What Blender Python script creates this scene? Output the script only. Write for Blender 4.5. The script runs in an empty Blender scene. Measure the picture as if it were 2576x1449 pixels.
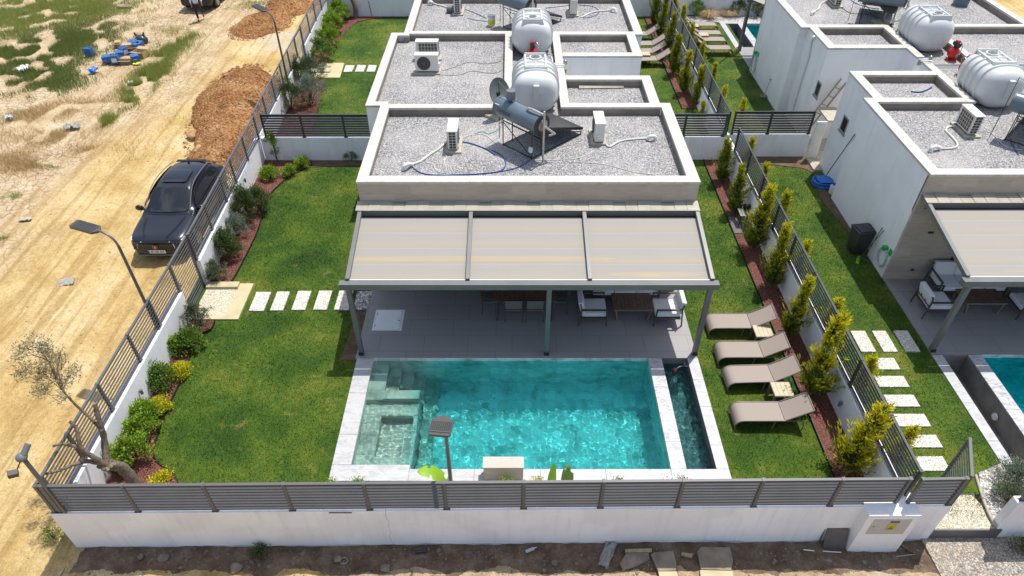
import bpy, bmesh, math, random
import numpy as np
from mathutils import Vector, Matrix, Euler
R = math.radians
PI = math.pi
sc = bpy.context.scene
C = sc.collection
random.seed(7)
rng = np.random.default_rng(7)

# ---------------------------------------------------------------- camera
CAMH, PITCH, FPX = 13.3, 40.8, 1717.3
cd = bpy.data.cameras.new('camera'); cam = bpy.data.objects.new('camera', cd); C.objects.link(cam)
cd.lens = 24.0; cd.sensor_width = 36; cd.clip_end = 2000; cd.clip_start = .1
cam.location = (0, 0, CAMH); cam.rotation_euler = (R(90 - PITCH), 0, 0); sc.camera = cam
# ---------------------------------------------------------------- world + sun
SUN = Vector((.235, .30, 1)).normalized()
w = bpy.data.worlds.new('World'); sc.world = w; w.use_nodes = True
wn = w.node_tree.nodes; sky = wn.new('ShaderNodeTexSky'); sky.sky_type = 'NISHITA'; sky.sun_disc = False
sky.sun_elevation = math.asin(SUN.z); sky.sun_rotation = math.atan2(SUN.x, SUN.y)
sky.air_density = 1.2; sky.dust_density = 2.0
# broken cloud in the sky
_l = w.node_tree.links.new; tc_ = wn.new('ShaderNodeTexCoord'); cn = wn.new('ShaderNodeTexNoise'); cn.inputs['Scale'].default_value = 3.2; cn.inputs['Detail'].default_value = 7
cr_ = wn.new('ShaderNodeValToRGB'); cr_.color_ramp.elements[0].position = .5; cr_.color_ramp.elements[1].position = .62
mp_ = wn.new('ShaderNodeMapping'); mp_.inputs['Scale'].default_value = (1, 1, 2.2); _l(tc_.outputs['Generated'], mp_.inputs[0]); _l(mp_.outputs[0], cn.inputs['Vector']); _l(cn.outputs['Fac'], cr_.inputs[0])
cm_ = wn.new('ShaderNodeMix'); cm_.data_type = 'RGBA'; _l(cr_.outputs[0], cm_.inputs[0]); _l(sky.outputs[0], cm_.inputs[6]); cm_.inputs[7].default_value = (5.2, 5.6, 6.4, 1)
_l(cm_.outputs[2], wn['Background'].inputs[0]); wn['Background'].inputs[1].default_value = .145
sl = bpy.data.lights.new('sun', 'SUN'); sl.energy = 4.7; sl.angle = R(.5); sl.color = (1, .96, .90)
so = bpy.data.objects.new('sun', sl); C.objects.link(so); so.location = (20, 30, 60)
so.rotation_euler = SUN.to_track_quat('Z', 'Y').to_euler()
sl.cycles.is_caustics_light = True
sc.view_settings.view_transform = 'Standard'; sc.view_settings.look = 'None'
sc.view_settings.exposure = 0.12; sc.view_settings.gamma = 1
sc.cycles.max_bounces = 8; sc.cycles.transparent_max_bounces = 12

# a point of the picture (2576 px wide) brought to its real place at height z
_s, _c = math.sin(R(PITCH)), math.cos(R(PITCH))
def at(px, py, z=0.0):
    u = (px - 1288) / FPX; v = (py - 724.5) / FPX
    dz = -_s - v * _c; dy = _c - v * _s; t = (z - CAMH) / dz
    return Vector((u * t, dy * t, z))
def zat(ox, oy, zx, zy, z=0.0, k=2.3373):
    return at((ox + zx / k) / 1.59006, (oy + zy / k) / 1.59006, z)

# ---------------------------------------------------------------- materials
def nodes(name):
    m = bpy.data.materials.new(name); m.use_nodes = True
    return m, m.node_tree, m.node_tree.nodes['Principled BSDF']
def lk(nt, a, b): nt.links.new(a, b)
def ramp(nt, fac, stops, interp='LINEAR'):
    r = nt.nodes.new('ShaderNodeValToRGB'); r.color_ramp.interpolation = interp
    e = r.color_ramp.elements
    while len(e) < len(stops): e.new(.5)
    for k, (p, c) in enumerate(stops):
        e[k].position = p; e[k].color = (*c, 1) if len(c) == 3 else c
    lk(nt, fac, r.inputs[0]); return r.outputs[0]
def pos(nt, world=True, scale=(1, 1, 1), rot=(0, 0, 0)):
    if world: o = nt.nodes.new('ShaderNodeNewGeometry').outputs['Position']
    else: o = nt.nodes.new('ShaderNodeTexCoord').outputs['Object']
    mp = nt.nodes.new('ShaderNodeMapping'); mp.inputs['Scale'].default_value = scale; mp.inputs['Rotation'].default_value = rot
    lk(nt, o, mp.inputs[0]); return mp.outputs[0]
def noise(nt, vec, scale, detail=4, rough=.55, dist=0):
    n = nt.nodes.new('ShaderNodeTexNoise'); n.inputs['Scale'].default_value = scale; n.inputs['Detail'].default_value = detail
    n.inputs['Roughness'].default_value = rough; n.inputs['Distortion'].default_value = dist
    lk(nt, vec, n.inputs['Vector']); return n.outputs['Fac']
def voro(nt, vec, scale, feat='F1', out='Color', rnd=1):
    n = nt.nodes.new('ShaderNodeTexVoronoi'); n.feature = feat; n.inputs['Scale'].default_value = scale
    n.inputs['Randomness'].default_value = rnd
    lk(nt, vec, n.inputs['Vector']); return n.outputs[out]
def mixc(nt, fac, a, b, mode='MIX'):
    m = nt.nodes.new('ShaderNodeMix'); m.data_type = 'RGBA'; m.blend_type = mode
    for sock, val in ((m.inputs[0], fac), (m.inputs[6], a), (m.inputs[7], b)):
        if isinstance(val, (int, float)): sock.default_value = val
        elif isinstance(val, tuple): sock.default_value = (*val, 1)
        else: lk(nt, val, sock)
    return m.outputs[2]
def mth(nt, op, a, b=0.0, clamp=False):
    m = nt.nodes.new('ShaderNodeMath'); m.operation = op; m.use_clamp = clamp
    for k, v in enumerate((a, b)):
        if isinstance(v, (int, float)): m.inputs[k].default_value = v
        else: lk(nt, v, m.inputs[k])
    return m.outputs[0]
def bump(nt, b, h, strength=.3, dist=.02):
    n = nt.nodes.new('ShaderNodeBump'); n.inputs['Strength'].default_value = strength; n.inputs['Distance'].default_value = dist
    lk(nt, h, n.inputs['Height']); lk(nt, n.outputs[0], b.inputs['Normal'])
def pm(name, c1, c2=None, scale=3, rough=.6, bmp=0, bscale=40, metal=0, world=True, detail=5, lo=.35, hi=.65, spec=.5):
    m, nt, b = nodes(name)
    b.inputs['Roughness'].default_value = rough; b.inputs['Metallic'].default_value = metal
    b.inputs['Specular IOR Level'].default_value = spec
    v = pos(nt, world)
    if c2 is None: c2 = tuple(x * .86 for x in c1)
    lk(nt, ramp(nt, noise(nt, v, scale, detail), [(lo, c1), (hi, c2)]), b.inputs['Base Color'])
    if bmp: bump(nt, b, noise(nt, v, bscale, 4), bmp, .01)
    return m

M = {}
M['white_wall'] = pm('white_render', (.84, .84, .845), (.78, .78, .785), 1.3, .85, .3, 60)
def _streaks(m):
    nt = m.node_tree; b = nt.nodes['Principled BSDF']; src = b.inputs['Base Color'].links[0].from_socket
    f = ramp(nt, noise(nt, pos(nt, True, (5, 5, .35)), 1.1, 7, .6), [(.54, (0, 0, 0)), (.74, (1, 1, 1))])
    lk(nt, mixc(nt, mth(nt, 'MULTIPLY', f, .24), src, (.50, .48, .45)), b.inputs['Base Color'])
_streaks(M['white_wall'])
def wall_paint():
    # white garden wall: faint vertical runs, grime line and peeled paint near its foot
    m, nt, b = nodes('garden_wall_paint'); b.inputs['Roughness'].default_value = .85
    v = pos(nt); vs = pos(nt, True, (6, 6, .5))
    c = ramp(nt, noise(nt, v, .9, 5), [(.35, (.86, .86, .89)), (.7, (.78, .78, .815))])
    c = mixc(nt, mth(nt, 'MULTIPLY', ramp(nt, noise(nt, vs, 1.2, 6), [(.52, (0, 0, 0)), (.75, (1, 1, 1))]), .35), c, (.58, .56, .55))
    sep = nt.nodes.new('ShaderNodeSeparateXYZ'); lk(nt, v, sep.inputs[0])
    low = ramp(nt, mth(nt, 'ADD', sep.outputs[2], mth(nt, 'MULTIPLY', noise(nt, v, 2.2, 5), .16)), [(.0, (1, 1, 1)), (.01, (0, 0, 0))])
    z1 = mth(nt, 'MULTIPLY', mth(nt, 'LESS_THAN', mth(nt, 'ADD', sep.outputs[2], mth(nt, 'MULTIPLY', noise(nt, v, 1.6, 6), .22)), -.30), .55)
    c = mixc(nt, z1, c, (.30, .27, .25))
    ck = mth(nt, 'ABSOLUTE', mth(nt, 'ADD', mth(nt, 'ADD', sep.outputs[0], 2.42), mth(nt, 'MULTIPLY', noise(nt, pos(nt, True, (0, 0, 1)), 3.0, 6), .28)))
    c = mixc(nt, mth(nt, 'MULTIPLY', mth(nt, 'LESS_THAN', ck, .005), .75), c, (.25, .23, .22))
    pt = ramp(nt, noise(nt, v, .45, 3), [(.50, (0, 0, 0)), (.54, (1, 1, 1))]); c = mixc(nt, mth(nt, 'MULTIPLY', pt, .18), c, (.64, .60, .60))
    spk = mth(nt, 'GREATER_THAN', noise(nt, v, 34, 2), .715)
    c = mixc(nt, mth(nt, 'MULTIPLY', spk, .6), c, (.22, .2, .19))
    lk(nt, c, b.inputs['Base Color']); bump(nt, b, noise(nt, v, 30, 5), .35, .01); return m
M['wall_paint'] = wall_paint()
def marble(name, base, vein, sc_=1.2, rot=.6, amount=.55, brk=None):
    m, nt, b = nodes(name); b.inputs['Roughness'].default_value = .45
    v = pos(nt, True, (1, 2.6, 1), (0, 0, rot))
    n1 = noise(nt, v, sc_ * 2.2, 8, .65, 1.2)
    c = ramp(nt, n1, [(.40, base), (.52, tuple(x * .93 for x in base)), (.60, vein), (.66, base)])
    c = mixc(nt, amount, base, c)
    sp = ramp(nt, noise(nt, pos(nt), 16, 5), [(.56, (0, 0, 0)), (.68, (1, 1, 1))])
    c = mixc(nt, mth(nt, 'MULTIPLY', sp, .35), c, tuple(x * .62 for x in base))
    if brk:
        bt = nt.nodes.new('ShaderNodeTexBrick'); lk(nt, pos(nt), bt.inputs['Vector'])
        bt.inputs['Scale'].default_value = 1; bt.inputs['Mortar Size'].default_value = .006; bt.inputs['Brick Width'].default_value = brk[0]; bt.inputs['Row Height'].default_value = brk[1]
        bt.inputs['Color1'].default_value = (0, 0, 0, 1); bt.inputs['Color2'].default_value = (0, 0, 0, 1); bt.inputs['Mortar'].default_value = (1, 1, 1, 1)
        c = mixc(nt, mth(nt, 'MULTIPLY', bt.outputs[0], .7), c, (.2, .19, .18))
    lk(nt, c, b.inputs['Base Color']); return m
M['coping'] = marble('roof_coping_stone', (.54, .52, .47), (.37, .325, .25), 1.6, .3, .6)
M['marble'] = marble('pool_marble', (.44, .44, .44), (.27, .28, .29), 1.3, .7, .75)
M['marble_vein'] = marble('veined_marble', (.47, .47, .48), (.20, .21, .24), 1.8, .9, .95)
M['concrete_in'] = pm('parapet_inner_concrete', (.30, .255, .205), (.20, .17, .14), 1.6, .9, .3, 20)
def travertine():
    m, nt, b = nodes('travertine'); b.inputs['Roughness'].default_value = .7
    v = pos(nt, True, (1, 1, 1))
    sep = nt.nodes.new('ShaderNodeSeparateXYZ'); lk(nt, v, sep.inputs[0])
    cmb = nt.nodes.new('ShaderNodeCombineXYZ'); lk(nt, sep.outputs[0], cmb.inputs[0]); lk(nt, mth(nt, 'ADD', sep.outputs[2], .05), cmb.inputs[1])
    bt = nt.nodes.new('ShaderNodeTexBrick'); lk(nt, cmb.outputs[0], bt.inputs['Vector'])
    bt.inputs['Scale'].default_value = 1; bt.inputs['Brick Width'].default_value = .9; bt.inputs['Row Height'].default_value = .3; bt.inputs['Mortar Size'].default_value = .003
    bt.inputs['Color1'].default_value = (.50, .44, .38, 1); bt.inputs['Color2'].default_value = (.34, .29, .24, 1); bt.inputs['Mortar'].default_value = (.3, .26, .22, 1)
    st = noise(nt, pos(nt, True, (1.2, 1, 7)), 2.5, 7, .6, .4)
    c = mixc(nt, .55, bt.outputs[0], ramp(nt, st, [(.3, (.52, .46, .40)), (.5, (.46, .40, .34)), (.72, (.36, .305, .25))]))
    lk(nt, c, b.inputs['Base Color']); bump(nt, b, st, .2, .01); return m
M['travertine'] = travertine()
def gravel(name, cols, scale, bmp=.8, tint=None, rnd=1):
    m, nt, b = nodes(name); b.inputs['Roughness'].default_value = .8
    v = pos(nt, True, (1, 1, .3))
    n = nt.nodes.new('ShaderNodeTexNoise'); n.inputs['Scale'].default_value = scale * .5; lk(nt, v, n.inputs['Vector'])
    vv = nt.nodes.new('ShaderNodeVectorMath'); vv.operation = 'ADD'; lk(nt, v, vv.inputs[0])
    sc2 = nt.nodes.new('ShaderNodeVectorMath'); sc2.operation = 'SCALE'; sc2.inputs['Scale'].default_value = .8 / scale; lk(nt, n.outputs['Color'], sc2.inputs[0]); lk(nt, sc2.outputs[0], vv.inputs[1])
    col = voro(nt, vv.outputs[0], scale, 'F1', 'Color', rnd); d = voro(nt, vv.outputs[0], scale, 'F1', 'Distance', rnd)
    s = nt.nodes.new('ShaderNodeSeparateColor'); lk(nt, col, s.inputs[0])
    k = len(cols); c = ramp(nt, s.outputs[0], [(i / k, x) for i, x in enumerate(cols)], 'CONSTANT')
    e = ramp(nt, voro(nt, vv.outputs[0], scale, 'DISTANCE_TO_EDGE', 'Distance', rnd), [(.0, (.30, .30, .30)), (.16, (1, 1, 1))])
    c = mixc(nt, 1.0, c, e, 'MULTIPLY')
    if tint: c = mixc(nt, mth(nt, 'MULTIPLY', ramp(nt, noise(nt, v, .55, 6), [(.42, (0, 0, 0)), (.7, (1, 1, 1))]), .45), c, tint)
    lk(nt, c, b.inputs['Base Color']); bump(nt, b, mth(nt, 'SUBTRACT', 1, d), bmp, .02); return m
M['gravel'] = gravel('roof_gravel', [(.19, .19, .20), (.38, .375, .37), (.50, .49, .475), (.28, .28, .29), (.42, .385, .36), (.64, .63, .615), (.15, .16, .18), (.34, .34, .345)], 33, 1.0, (.5, .47, .45))
M['pebble'] = gravel('pebble_strip', [(.55, .53, .50), (.3, .29, .28), (.72, .70, .67), (.45, .42, .38), (.2, .2, .2), (.6, .55, .48)], 17, 1.0)
M['mulch'] = gravel('red_bark_mulch', [(.15, .045, .03), (.22, .07, .045), (.10, .032, .022), (.27, .10, .066), (.18, .055, .038), (.085, .035, .026)], 30, 1.0, (.16, .06, .04))
M['apron'] = gravel('gravel_apron', [(.42, .38, .33), (.30, .27, .24), (.52, .47, .41), (.36, .32, .28), (.24, .21, .19), (.48, .40, .32)], 24, 1.0, (.46, .34, .20))
M['chip_slab'] = gravel('pebble_wash_slab', [(.80, .77, .70), (.62, .58, .50), (.86, .84, .80), (.70, .66, .58), (.5, .46, .38)], 38, .6)
M['path_wash'] = gravel('path_wash', [(.62, .56, .40), (.5, .45, .32), (.72, .68, .56), (.55, .5, .36), (.78, .74, .62)], 30, .6, (.5, .44, .28))
M['border_concrete'] = pm('border_concrete', (.52, .44, .26), (.42, .36, .22), 2.5, .85, .3, 40)
def lawn_mat(name, blades=False):
    m, nt, b = nodes(name); b.inputs['Roughness'].default_value = .75; b.inputs['Specular IOR Level'].default_value = .25
    v = pos(nt, True, (1, 1, 0))
    big = noise(nt, v, .55, 5, .6, .3)
    c = ramp(nt, big, [(.28, (.018, .052, .004)), (.44, (.038, .088, .006)), (.56, (.074, .122, .010)), (.68, (.13, .155, .02)), (.80, (.23, .21, .045))])
    c = mixc(nt, mth(nt, 'MULTIPLY', ramp(nt, noise(nt, v, 1.9, 6, .7), [(.58, (0, 0, 0)), (.72, (1, 1, 1))]), .55), c, (.26, .23, .07))
    fine = noise(nt, v, 9, 6, .7)
    c = mixc(nt, 1.0, c, ramp(nt, fine, [(.3, (.62, .66, .6)), (.5, (1, 1, 1)), (.72, (1.5, 1.35, 1.2))]), 'MULTIPLY')
    if blades:
        g = nt.nodes.new('ShaderNodeNewGeometry')
        c = mixc(nt, 1.0, c, ramp(nt, g.outputs['Random Per Island'], [(0, (.55, .6, .5)), (.5, (1.1, 1.1, 1)), (.9, (1.8, 1.6, 1.3)), (1, (2.6, 2.2, 1.8))]), 'MULTIPLY')
        t = nt.nodes.new('ShaderNodeBsdfTranslucent'); lk(nt, c, t.inputs[0])
        mx = nt.nodes.new('ShaderNodeMixShader'); mx.inputs[0].default_value = .3
        lk(nt, b.outputs[0], mx.inputs[1]); lk(nt, t.outputs[0], mx.inputs[2]); lk(nt, mx.outputs[0], nt.nodes['Material Output'].inputs[0])
    else: bump(nt, b, noise(nt, v, 60, 5, .7), .9, .03)
    lk(nt, c, b.inputs['Base Color']); return m
M['lawn'] = lawn_mat('lawn_turf'); M['blade'] = lawn_mat('grass_blade', True)
def leafmat(name, dark, light, tip=None, trans=.3, rough=.5):
    m, nt, b = nodes(name); b.inputs['Roughness'].default_value = rough; b.inputs['Specular IOR Level'].default_value = .35
    g = nt.nodes.new('ShaderNodeNewGeometry')
    c = ramp(nt, g.outputs['Random Per Island'], [(0, dark), (.75, light), (1, tuple(min(1, x * 1.5) for x in light))])
    if tip:
        a = nt.nodes.new('ShaderNodeAttribute'); a.attribute_name = 'tip'
        c = mixc(nt, a.outputs['Fac'], c, tip)
    lk(nt, c, b.inputs['Base Color'])
    t = nt.nodes.new('ShaderNodeBsdfTranslucent'); lk(nt, c, t.inputs[0])
    mx = nt.nodes.new('ShaderNodeMixShader'); mx.inputs[0].default_value = trans
    lk(nt, b.outputs[0], mx.inputs[1]); lk(nt, t.outputs[0], mx.inputs[2]); lk(nt, mx.outputs[0], nt.nodes['Material Output'].inputs[0])
    return m
M['leaf_bright'] = leafmat('bright_green_leaf', (.12, .22, .015), (.30, .44, .05))
M['leaf_mid'] = leafmat('mid_green_leaf', (.06, .13, .015), (.19, .30, .05))
M['leaf_dark'] = leafmat('dark_green_leaf', (.035, .07, .018), (.13, .18, .055))
M['leaf_grey'] = leafmat('grey_green_leaf', (.06, .085, .05), (.20, .24, .14))
M['leaf_silver'] = leafmat('silver_leaf', (.10, .14, .10), (.30, .35, .26))
M['leaf_yellow'] = leafmat('yellow_leaf', (.38, .40, .015), (.68, .62, .03))
M['leaf_olive'] = leafmat('olive_leaf', (.09, .085, .05), (.26, .23, .14))
M['leaf_banana'] = leafmat('banana_leaf', (.20, .36, .02), (.26, .44, .03))
M['cypress'] = leafmat('cypress_foliage', (.025, .055, .008), (.13, .20, .02), (.62, .56, .02))
M['weed_dark'] = leafmat('dark_field_grass', (.05, .115, .02), (.135, .215, .04), (.24, .27, .08))
M['straw'] = leafmat('dry_grass', (.34, .22, .10), (.60, .45, .24))
M['weed'] = leafmat('field_grass', (.11, .19, .03), (.25, .35, .06), (.40, .40, .13))
M['bark'] = pm('bark', (.22, .17, .125), (.10, .075, .055), 14, .9, .8, 35, world=False)
M['twig'] = pm('twig', (.16, .11, .07), (.09, .06, .04), 8, .9, world=False)
M['fence'] = pm('fence_powder_coat', (.108, .108, .110), (.095, .095, .098), 2, .42)
M['fence_dark'] = pm('fence_anthracite', (.045, .052, .058), (.035, .042, .047), 2, .4)
M['frame'] = pm('pergola_frame', (.15, .155, .15), (.13, .135, .13), 2, .42)
M['dark'] = pm('dark_gap', (.02, .02, .022), None, 2, .7)
M['steel'] = pm('galvanised_steel', (.45, .45, .44), (.30, .30, .30), 8, .4, metal=.8)
M['rail'] = pm('light_metal', (.70, .70, .70), (.6, .6, .6), 4, .35, metal=.3)
def fabric():
    m, nt, b = nodes('awning_fabric'); b.inputs['Roughness'].default_value = .75
    v = pos(nt); sep = nt.nodes.new('ShaderNodeSeparateXYZ'); lk(nt, v, sep.inputs[0])
    y = mth(nt, 'ADD', sep.outputs[1], mth(nt, 'MULTIPLY', noise(nt, v, .5, 3), .06))
    band = mth(nt, 'FRACT', mth(nt, 'MULTIPLY', mth(nt, 'SUBTRACT', y, 12.9), 1 / .52))
    c = ramp(nt, band, [(0, (.265, .245, .205)), (.28, (.28, .258, .218)), (.55, (.27, .253, .228)), (.9, (.258, .25, .237)), (.97, (.29, .275, .253))])
    # dried water stains in lens shapes, with a darker rim
    for (cx, cy, rx, ry, amt) in ((-.9, 13.56, 3.6, .085, .85), (3.7, 13.48, 1.6, .05, .4), (3.55, 13.06, 1.15, .09, .7), (3.45, 13.05, .28, .05, .9), (-4.2, 13.52, 1.6, .06, .25), (15.2, 13.2, 3.0, .05, .5)):
        dx = mth(nt, 'DIVIDE', mth(nt, 'SUBTRACT', sep.outputs[0], cx), rx); dy = mth(nt, 'DIVIDE', mth(nt, 'SUBTRACT', sep.outputs[1], cy), ry)
        r2 = mth(nt, 'ADD', mth(nt, 'MULTIPLY', dx, dx), mth(nt, 'MULTIPLY', dy, dy)); r2 = mth(nt, 'ADD', r2, mth(nt, 'MULTIPLY', mth(nt, 'SUBTRACT', noise(nt, v, 3, 4), .5), .35))
        f = ramp(nt, r2, [(0, (.6, .6, .6)), (.8, (.75, .75, .75)), (.97, (1, 1, 1)), (1.0, (0, 0, 0))])
        c = mixc(nt, mth(nt, 'MULTIPLY', f, amt * .62), c, (.46, .31, .12))
    c = mixc(nt, mth(nt, 'MULTIPLY', noise(nt, pos(nt, True, (.4, 6, 1)), 2, 5), .22), c, (.42, .37, .29))
    lk(nt, c, b.inputs['Base Color']); return m
M['fabric'] = fabric()
M['flash'] = pm('beige_flashing', (.36, .335, .27), (.29, .27, .22), 3, .5)
def tile(name, c1, c2, bw, rh, mort, rough=.55):
    m, nt, b = nodes(name); b.inputs['Roughness'].default_value = rough
    bt = nt.nodes.new('ShaderNodeTexBrick'); lk(nt, pos(nt), bt.inputs['Vector']); bt.offset = .37
    bt.inputs['Scale'].default_value = 1; bt.inputs['Brick Width'].default_value = bw; bt.inputs['Row Height'].default_value = rh; bt.inputs['Mortar Size'].default_value = .005
    bt.inputs['Color1'].default_value = (*c1, 1); bt.inputs['Color2'].default_value = (*c2, 1); bt.inputs['Mortar'].default_value = (*mort, 1)
    c = mixc(nt, mth(nt, 'MULTIPLY', noise(nt, pos(nt), 3, 6), .25), bt.outputs[0], tuple(x * .7 for x in c1))
    lk(nt, c, b.inputs['Base Color']); return m
M['terrace'] = tile('terrace_porcelain', (.285, .275, .27), (.26, .25, .248), 1.2, .61, (.12, .115, .115))
def pooltile(name, sh):
    m, nt, b = nodes(name); b.inputs['Roughness'].default_value = .5
    v = pos(nt); g = nt.nodes.new('ShaderNodeNewGeometry')
    sep = nt.nodes.new('ShaderNodeSeparateXYZ'); lk(nt, v, sep.inputs[0])
    cmb = nt.nodes.new('ShaderNodeCombineXYZ'); lk(nt, mth(nt, 'ADD', sep.outputs[0], 0), cmb.inputs[0]); lk(nt, mth(nt, 'ADD', sep.outputs[1], mth(nt, 'MULTIPLY', sep.outputs[2], 1.0)), cmb.inputs[1])
    bt = nt.nodes.new('ShaderNodeTexBrick'); lk(nt, cmb.outputs[0], bt.inputs['Vector']); bt.offset = .5
    bt.inputs['Scale'].default_value = 1; bt.inputs['Brick Width'].default_value = .6; bt.inputs['Row Height'].default_value = .3; bt.inputs['Mortar Size'].default_value = .004
    a, d = ((.52, .50, .43), (.40, .385, .33)) if sh else ((.84, .85, .82), (.60, .63, .60))
    bt.inputs['Color1'].default_value = (*a, 1); bt.inputs['Color2'].default_value = (*d, 1); bt.inputs['Mortar'].default_value = (*(x * .7 for x in d), 1)
    vn = ramp(nt, noise(nt, pos(nt, True, (1, 1, 2), (.3, .4, .6)), 1.7, 7, .6, 1.0), [(.42, (1, 1, 1)), (.55, (.8, .8, .8)), (.66, (.45, .48, .45))])
    c = mixc(nt, 1, bt.outputs[0], vn, 'MULTIPLY'); lk(nt, c, b.inputs['Base Color']); return m
M['pooltile'] = pooltile('pool_stone_tile', False); M['pooltile_shallow'] = pooltile('pool_ledge_tile', True)
M['pool_dark'] = pm('slate_channel', (.24, .225, .205), (.16, .15, .14), 2.5, .6, .2, 15)
def water(name, deep, shallow, xa, xb):
    # the deeper the floor under it, the more the body of water colours what is seen through it
    m, nt, b = nodes(name); nt.nodes.remove(b)
    g = nt.nodes.new('ShaderNodeBsdfGlass'); g.inputs['IOR'].default_value = 1.33; g.inputs['Roughness'].default_value = 0
    sep = nt.nodes.new('ShaderNodeSeparateXYZ'); lk(nt, pos(nt), sep.inputs[0])
    f = mth(nt, 'DIVIDE', mth(nt, 'SUBTRACT', sep.outputs[0], xa), xb - xa, True)
    wc = mixc(nt, f, shallow, deep); lk(nt, wc, g.inputs['Color']); tr = nt.nodes.new('ShaderNodeBsdfTransparent'); lk(nt, wc, tr.inputs[0])
    mx = nt.nodes.new('ShaderNodeMixShader'); mx.inputs[0].default_value = .17; lk(nt, g.outputs[0], mx.inputs[1]); lk(nt, tr.outputs[0], mx.inputs[2]); lk(nt, mx.outputs[0], nt.nodes['Material Output'].inputs[0]); return m
M['water'] = water('pool_water', (.34, .975, .985), (.76, .98, .965), -2.75, -1.7)
M['water_far'] = water('far_pool_water', (.10, .78, .84), (.10, .78, .84), 0, 1)
M['water_channel'] = water('channel_water', (.50, .93, .96), (.50, .93, .96), 0, 1)
M['plastic_white'] = pm('white_plastic', (.74, .75, .74), (.68, .69, .68), 3, .45)
M['tank'] = pm('white_polyethylene', (.60, .615, .61), (.56, .575, .57), 2, .35)
M['ac'] = pm('ac_casing', (.72, .71, .66), (.66, .65, .60), 3, .5)
M['grille'] = pm('black_grille', (.045, .04, .035), (.03, .028, .025), 20, .5)
M['coil'] = pm('coil_fins', (.11, .085, .055), (.07, .055, .04), 30, .6, world=False)
M['pad'] = pm('concrete_pad', (.44, .40, .31), (.36, .33, .26), 6, .85, .3, 40)
M['red'] = pm('red_enamel', (.55, .015, .01), (.48, .012, .01), 3, .28)
M['black'] = pm('black_plastic', (.018, .018, .02), None, 3, .4)
M['lid_grey'] = pm('grey_lid', (.14, .15, .16), None, 5, .5)
M['boiler'] = pm('boiler_paint', (.115, .16, .20), (.10, .145, .18), 2, .3)
M['solar'] = pm('solar_glass', (.035, .034, .034), (.05, .048, .046), 2, .4, spec=.25)
M['dish'] = pm('dish_paint', (.13, .145, .14), (.11, .125, .12), 3, .5)
M['foil'] = pm('foil_wrap', (.62, .60, .55), (.40, .38, .34), 25, .35, .6, 60, metal=.5)
M['blue_hose'] = pm('blue_hose', (.02, .07, .30), None, 3, .4)
M['cable_white'] = pm('white_cable', (.68, .67, .62), None, 3, .5)
M['cable_grey'] = pm('grey_cable', (.30, .28, .25), None, 3, .5)
M['teal_wire'] = pm('teal_wire', (.04, .30, .28), None, 3, .5)
M['sling'] = pm('taupe_sling_fabric', (.285, .235, .20), (.27, .225, .19), 40, .7)
M['lounge_frame'] = pm('taupe_metal', (.20, .165, .14), None, 3, .4)
M['teak'] = pm('light_plank', (.50, .42, .28), (.42, .35, .23), 5, .6)
M['table_wood'] = pm('brown_plank', (.15, .09, .06), (.10, .06, .042), 7, .6)
M['cushion'] = pm('white_cushion', (.70, .71, .74), (.66, .67, .70), 4, .9, .1, 60)
M['chair_metal'] = pm('charcoal_metal', (.075, .068, .062), None, 3, .4)
M['mesh_seat'] = pm('grey_mesh', (.17, .165, .155), None, 30, .8)
M['carpaint'] = pm('graphite_metallic_paint', (.040, .046, .058), (.034, .040, .052), 1, .22, metal=.55)
M['carglass'] = pm('dark_car_glass', (.012, .014, .018), None, 1, .06, spec=.8)
M['cartrim'] = pm('gloss_black_trim', (.012, .012, .013), None, 1, .25)
M['tyre'] = pm('tyre_rubber', (.025, .024, .023), None, 10, .85)
M['rim'] = pm('alloy_rim', (.35, .35, .36), None, 10, .3, metal=.8)
M['led'] = pm('headlight_glass', (.75, .78, .80), None, 3, .15)
M['gold'] = pm('gold_badge', (.50, .30, .14), None, 3, .3, metal=.6)
M['plate'] = pm('number_plate', (.82, .82, .82), None, 3, .4)
M['blue'] = pm('blue_paint', (.015, .06, .40), None, 3, .4)
M['jerry'] = pm('blue_jerrycan', (.03, .13, .34), (.025, .10, .27), 6, .4)
M['card'] = pm('cardboard', (.48, .34, .20), (.42, .30, .17), 5, .85)
M['bag_black'] = pm('black_bag', (.03, .035, .05), None, 9, .35)
M['plastic_film'] = pm('grey_film', (.35, .36, .33), (.22, .22, .20), 12, .4)
def clod_mat():
    m, nt, b = nodes('red_clod'); b.inputs['Roughness'].default_value = .95; b.inputs['Specular IOR Level'].default_value = .15; v = pos(nt)
    c = ramp(nt, noise(nt, v, .9, 9, .68), [(.30, (.25, .112, .044)), (.44, (.40, .195, .078)), (.56, (.52, .285, .125)), (.72, (.64, .41, .21))])
    e = ramp(nt, voro(nt, v, 9, 'F1', 'Distance'), [(0, (1.25, 1.25, 1.25)), (.35, (1, 1, 1)), (.7, (.55, .52, .5))])
    c = mixc(nt, .7, c, mixc(nt, 1, c, e, 'MULTIPLY')); st = mth(nt, 'GREATER_THAN', noise(nt, v, 11, 3), .69); c = mixc(nt, mth(nt, 'MULTIPLY', st, .6), c, (.60, .45, .28))
    lk(nt, c, b.inputs['Base Color']); bump(nt, b, mth(nt, 'ADD', noise(nt, v, 9, 8, .75), mth(nt, 'MULTIPLY', voro(nt, v, 13, 'F1', 'Distance'), -.6)), 1.0, .12); return m
M['clod'] = clod_mat()
M['boulder'] = pm('tan_boulder', (.46, .28, .13), (.36, .22, .11), 4, .9, .6, 14)
M['stone'] = pm('grey_stone', (.24, .20, .16), (.15, .13, .11), 6, .9, .5, 20)
M['slab_old'] = pm('broken_concrete', (.30, .245, .185), (.18, .145, .11), 3, .9, .4, 18)
M['skin'] = pm('skin', (.45, .27, .18), None, 3, .5)
M['shirt'] = pm('white_shirt', (.62, .70, .80), (.55, .63, .74), 8, .8)
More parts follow.
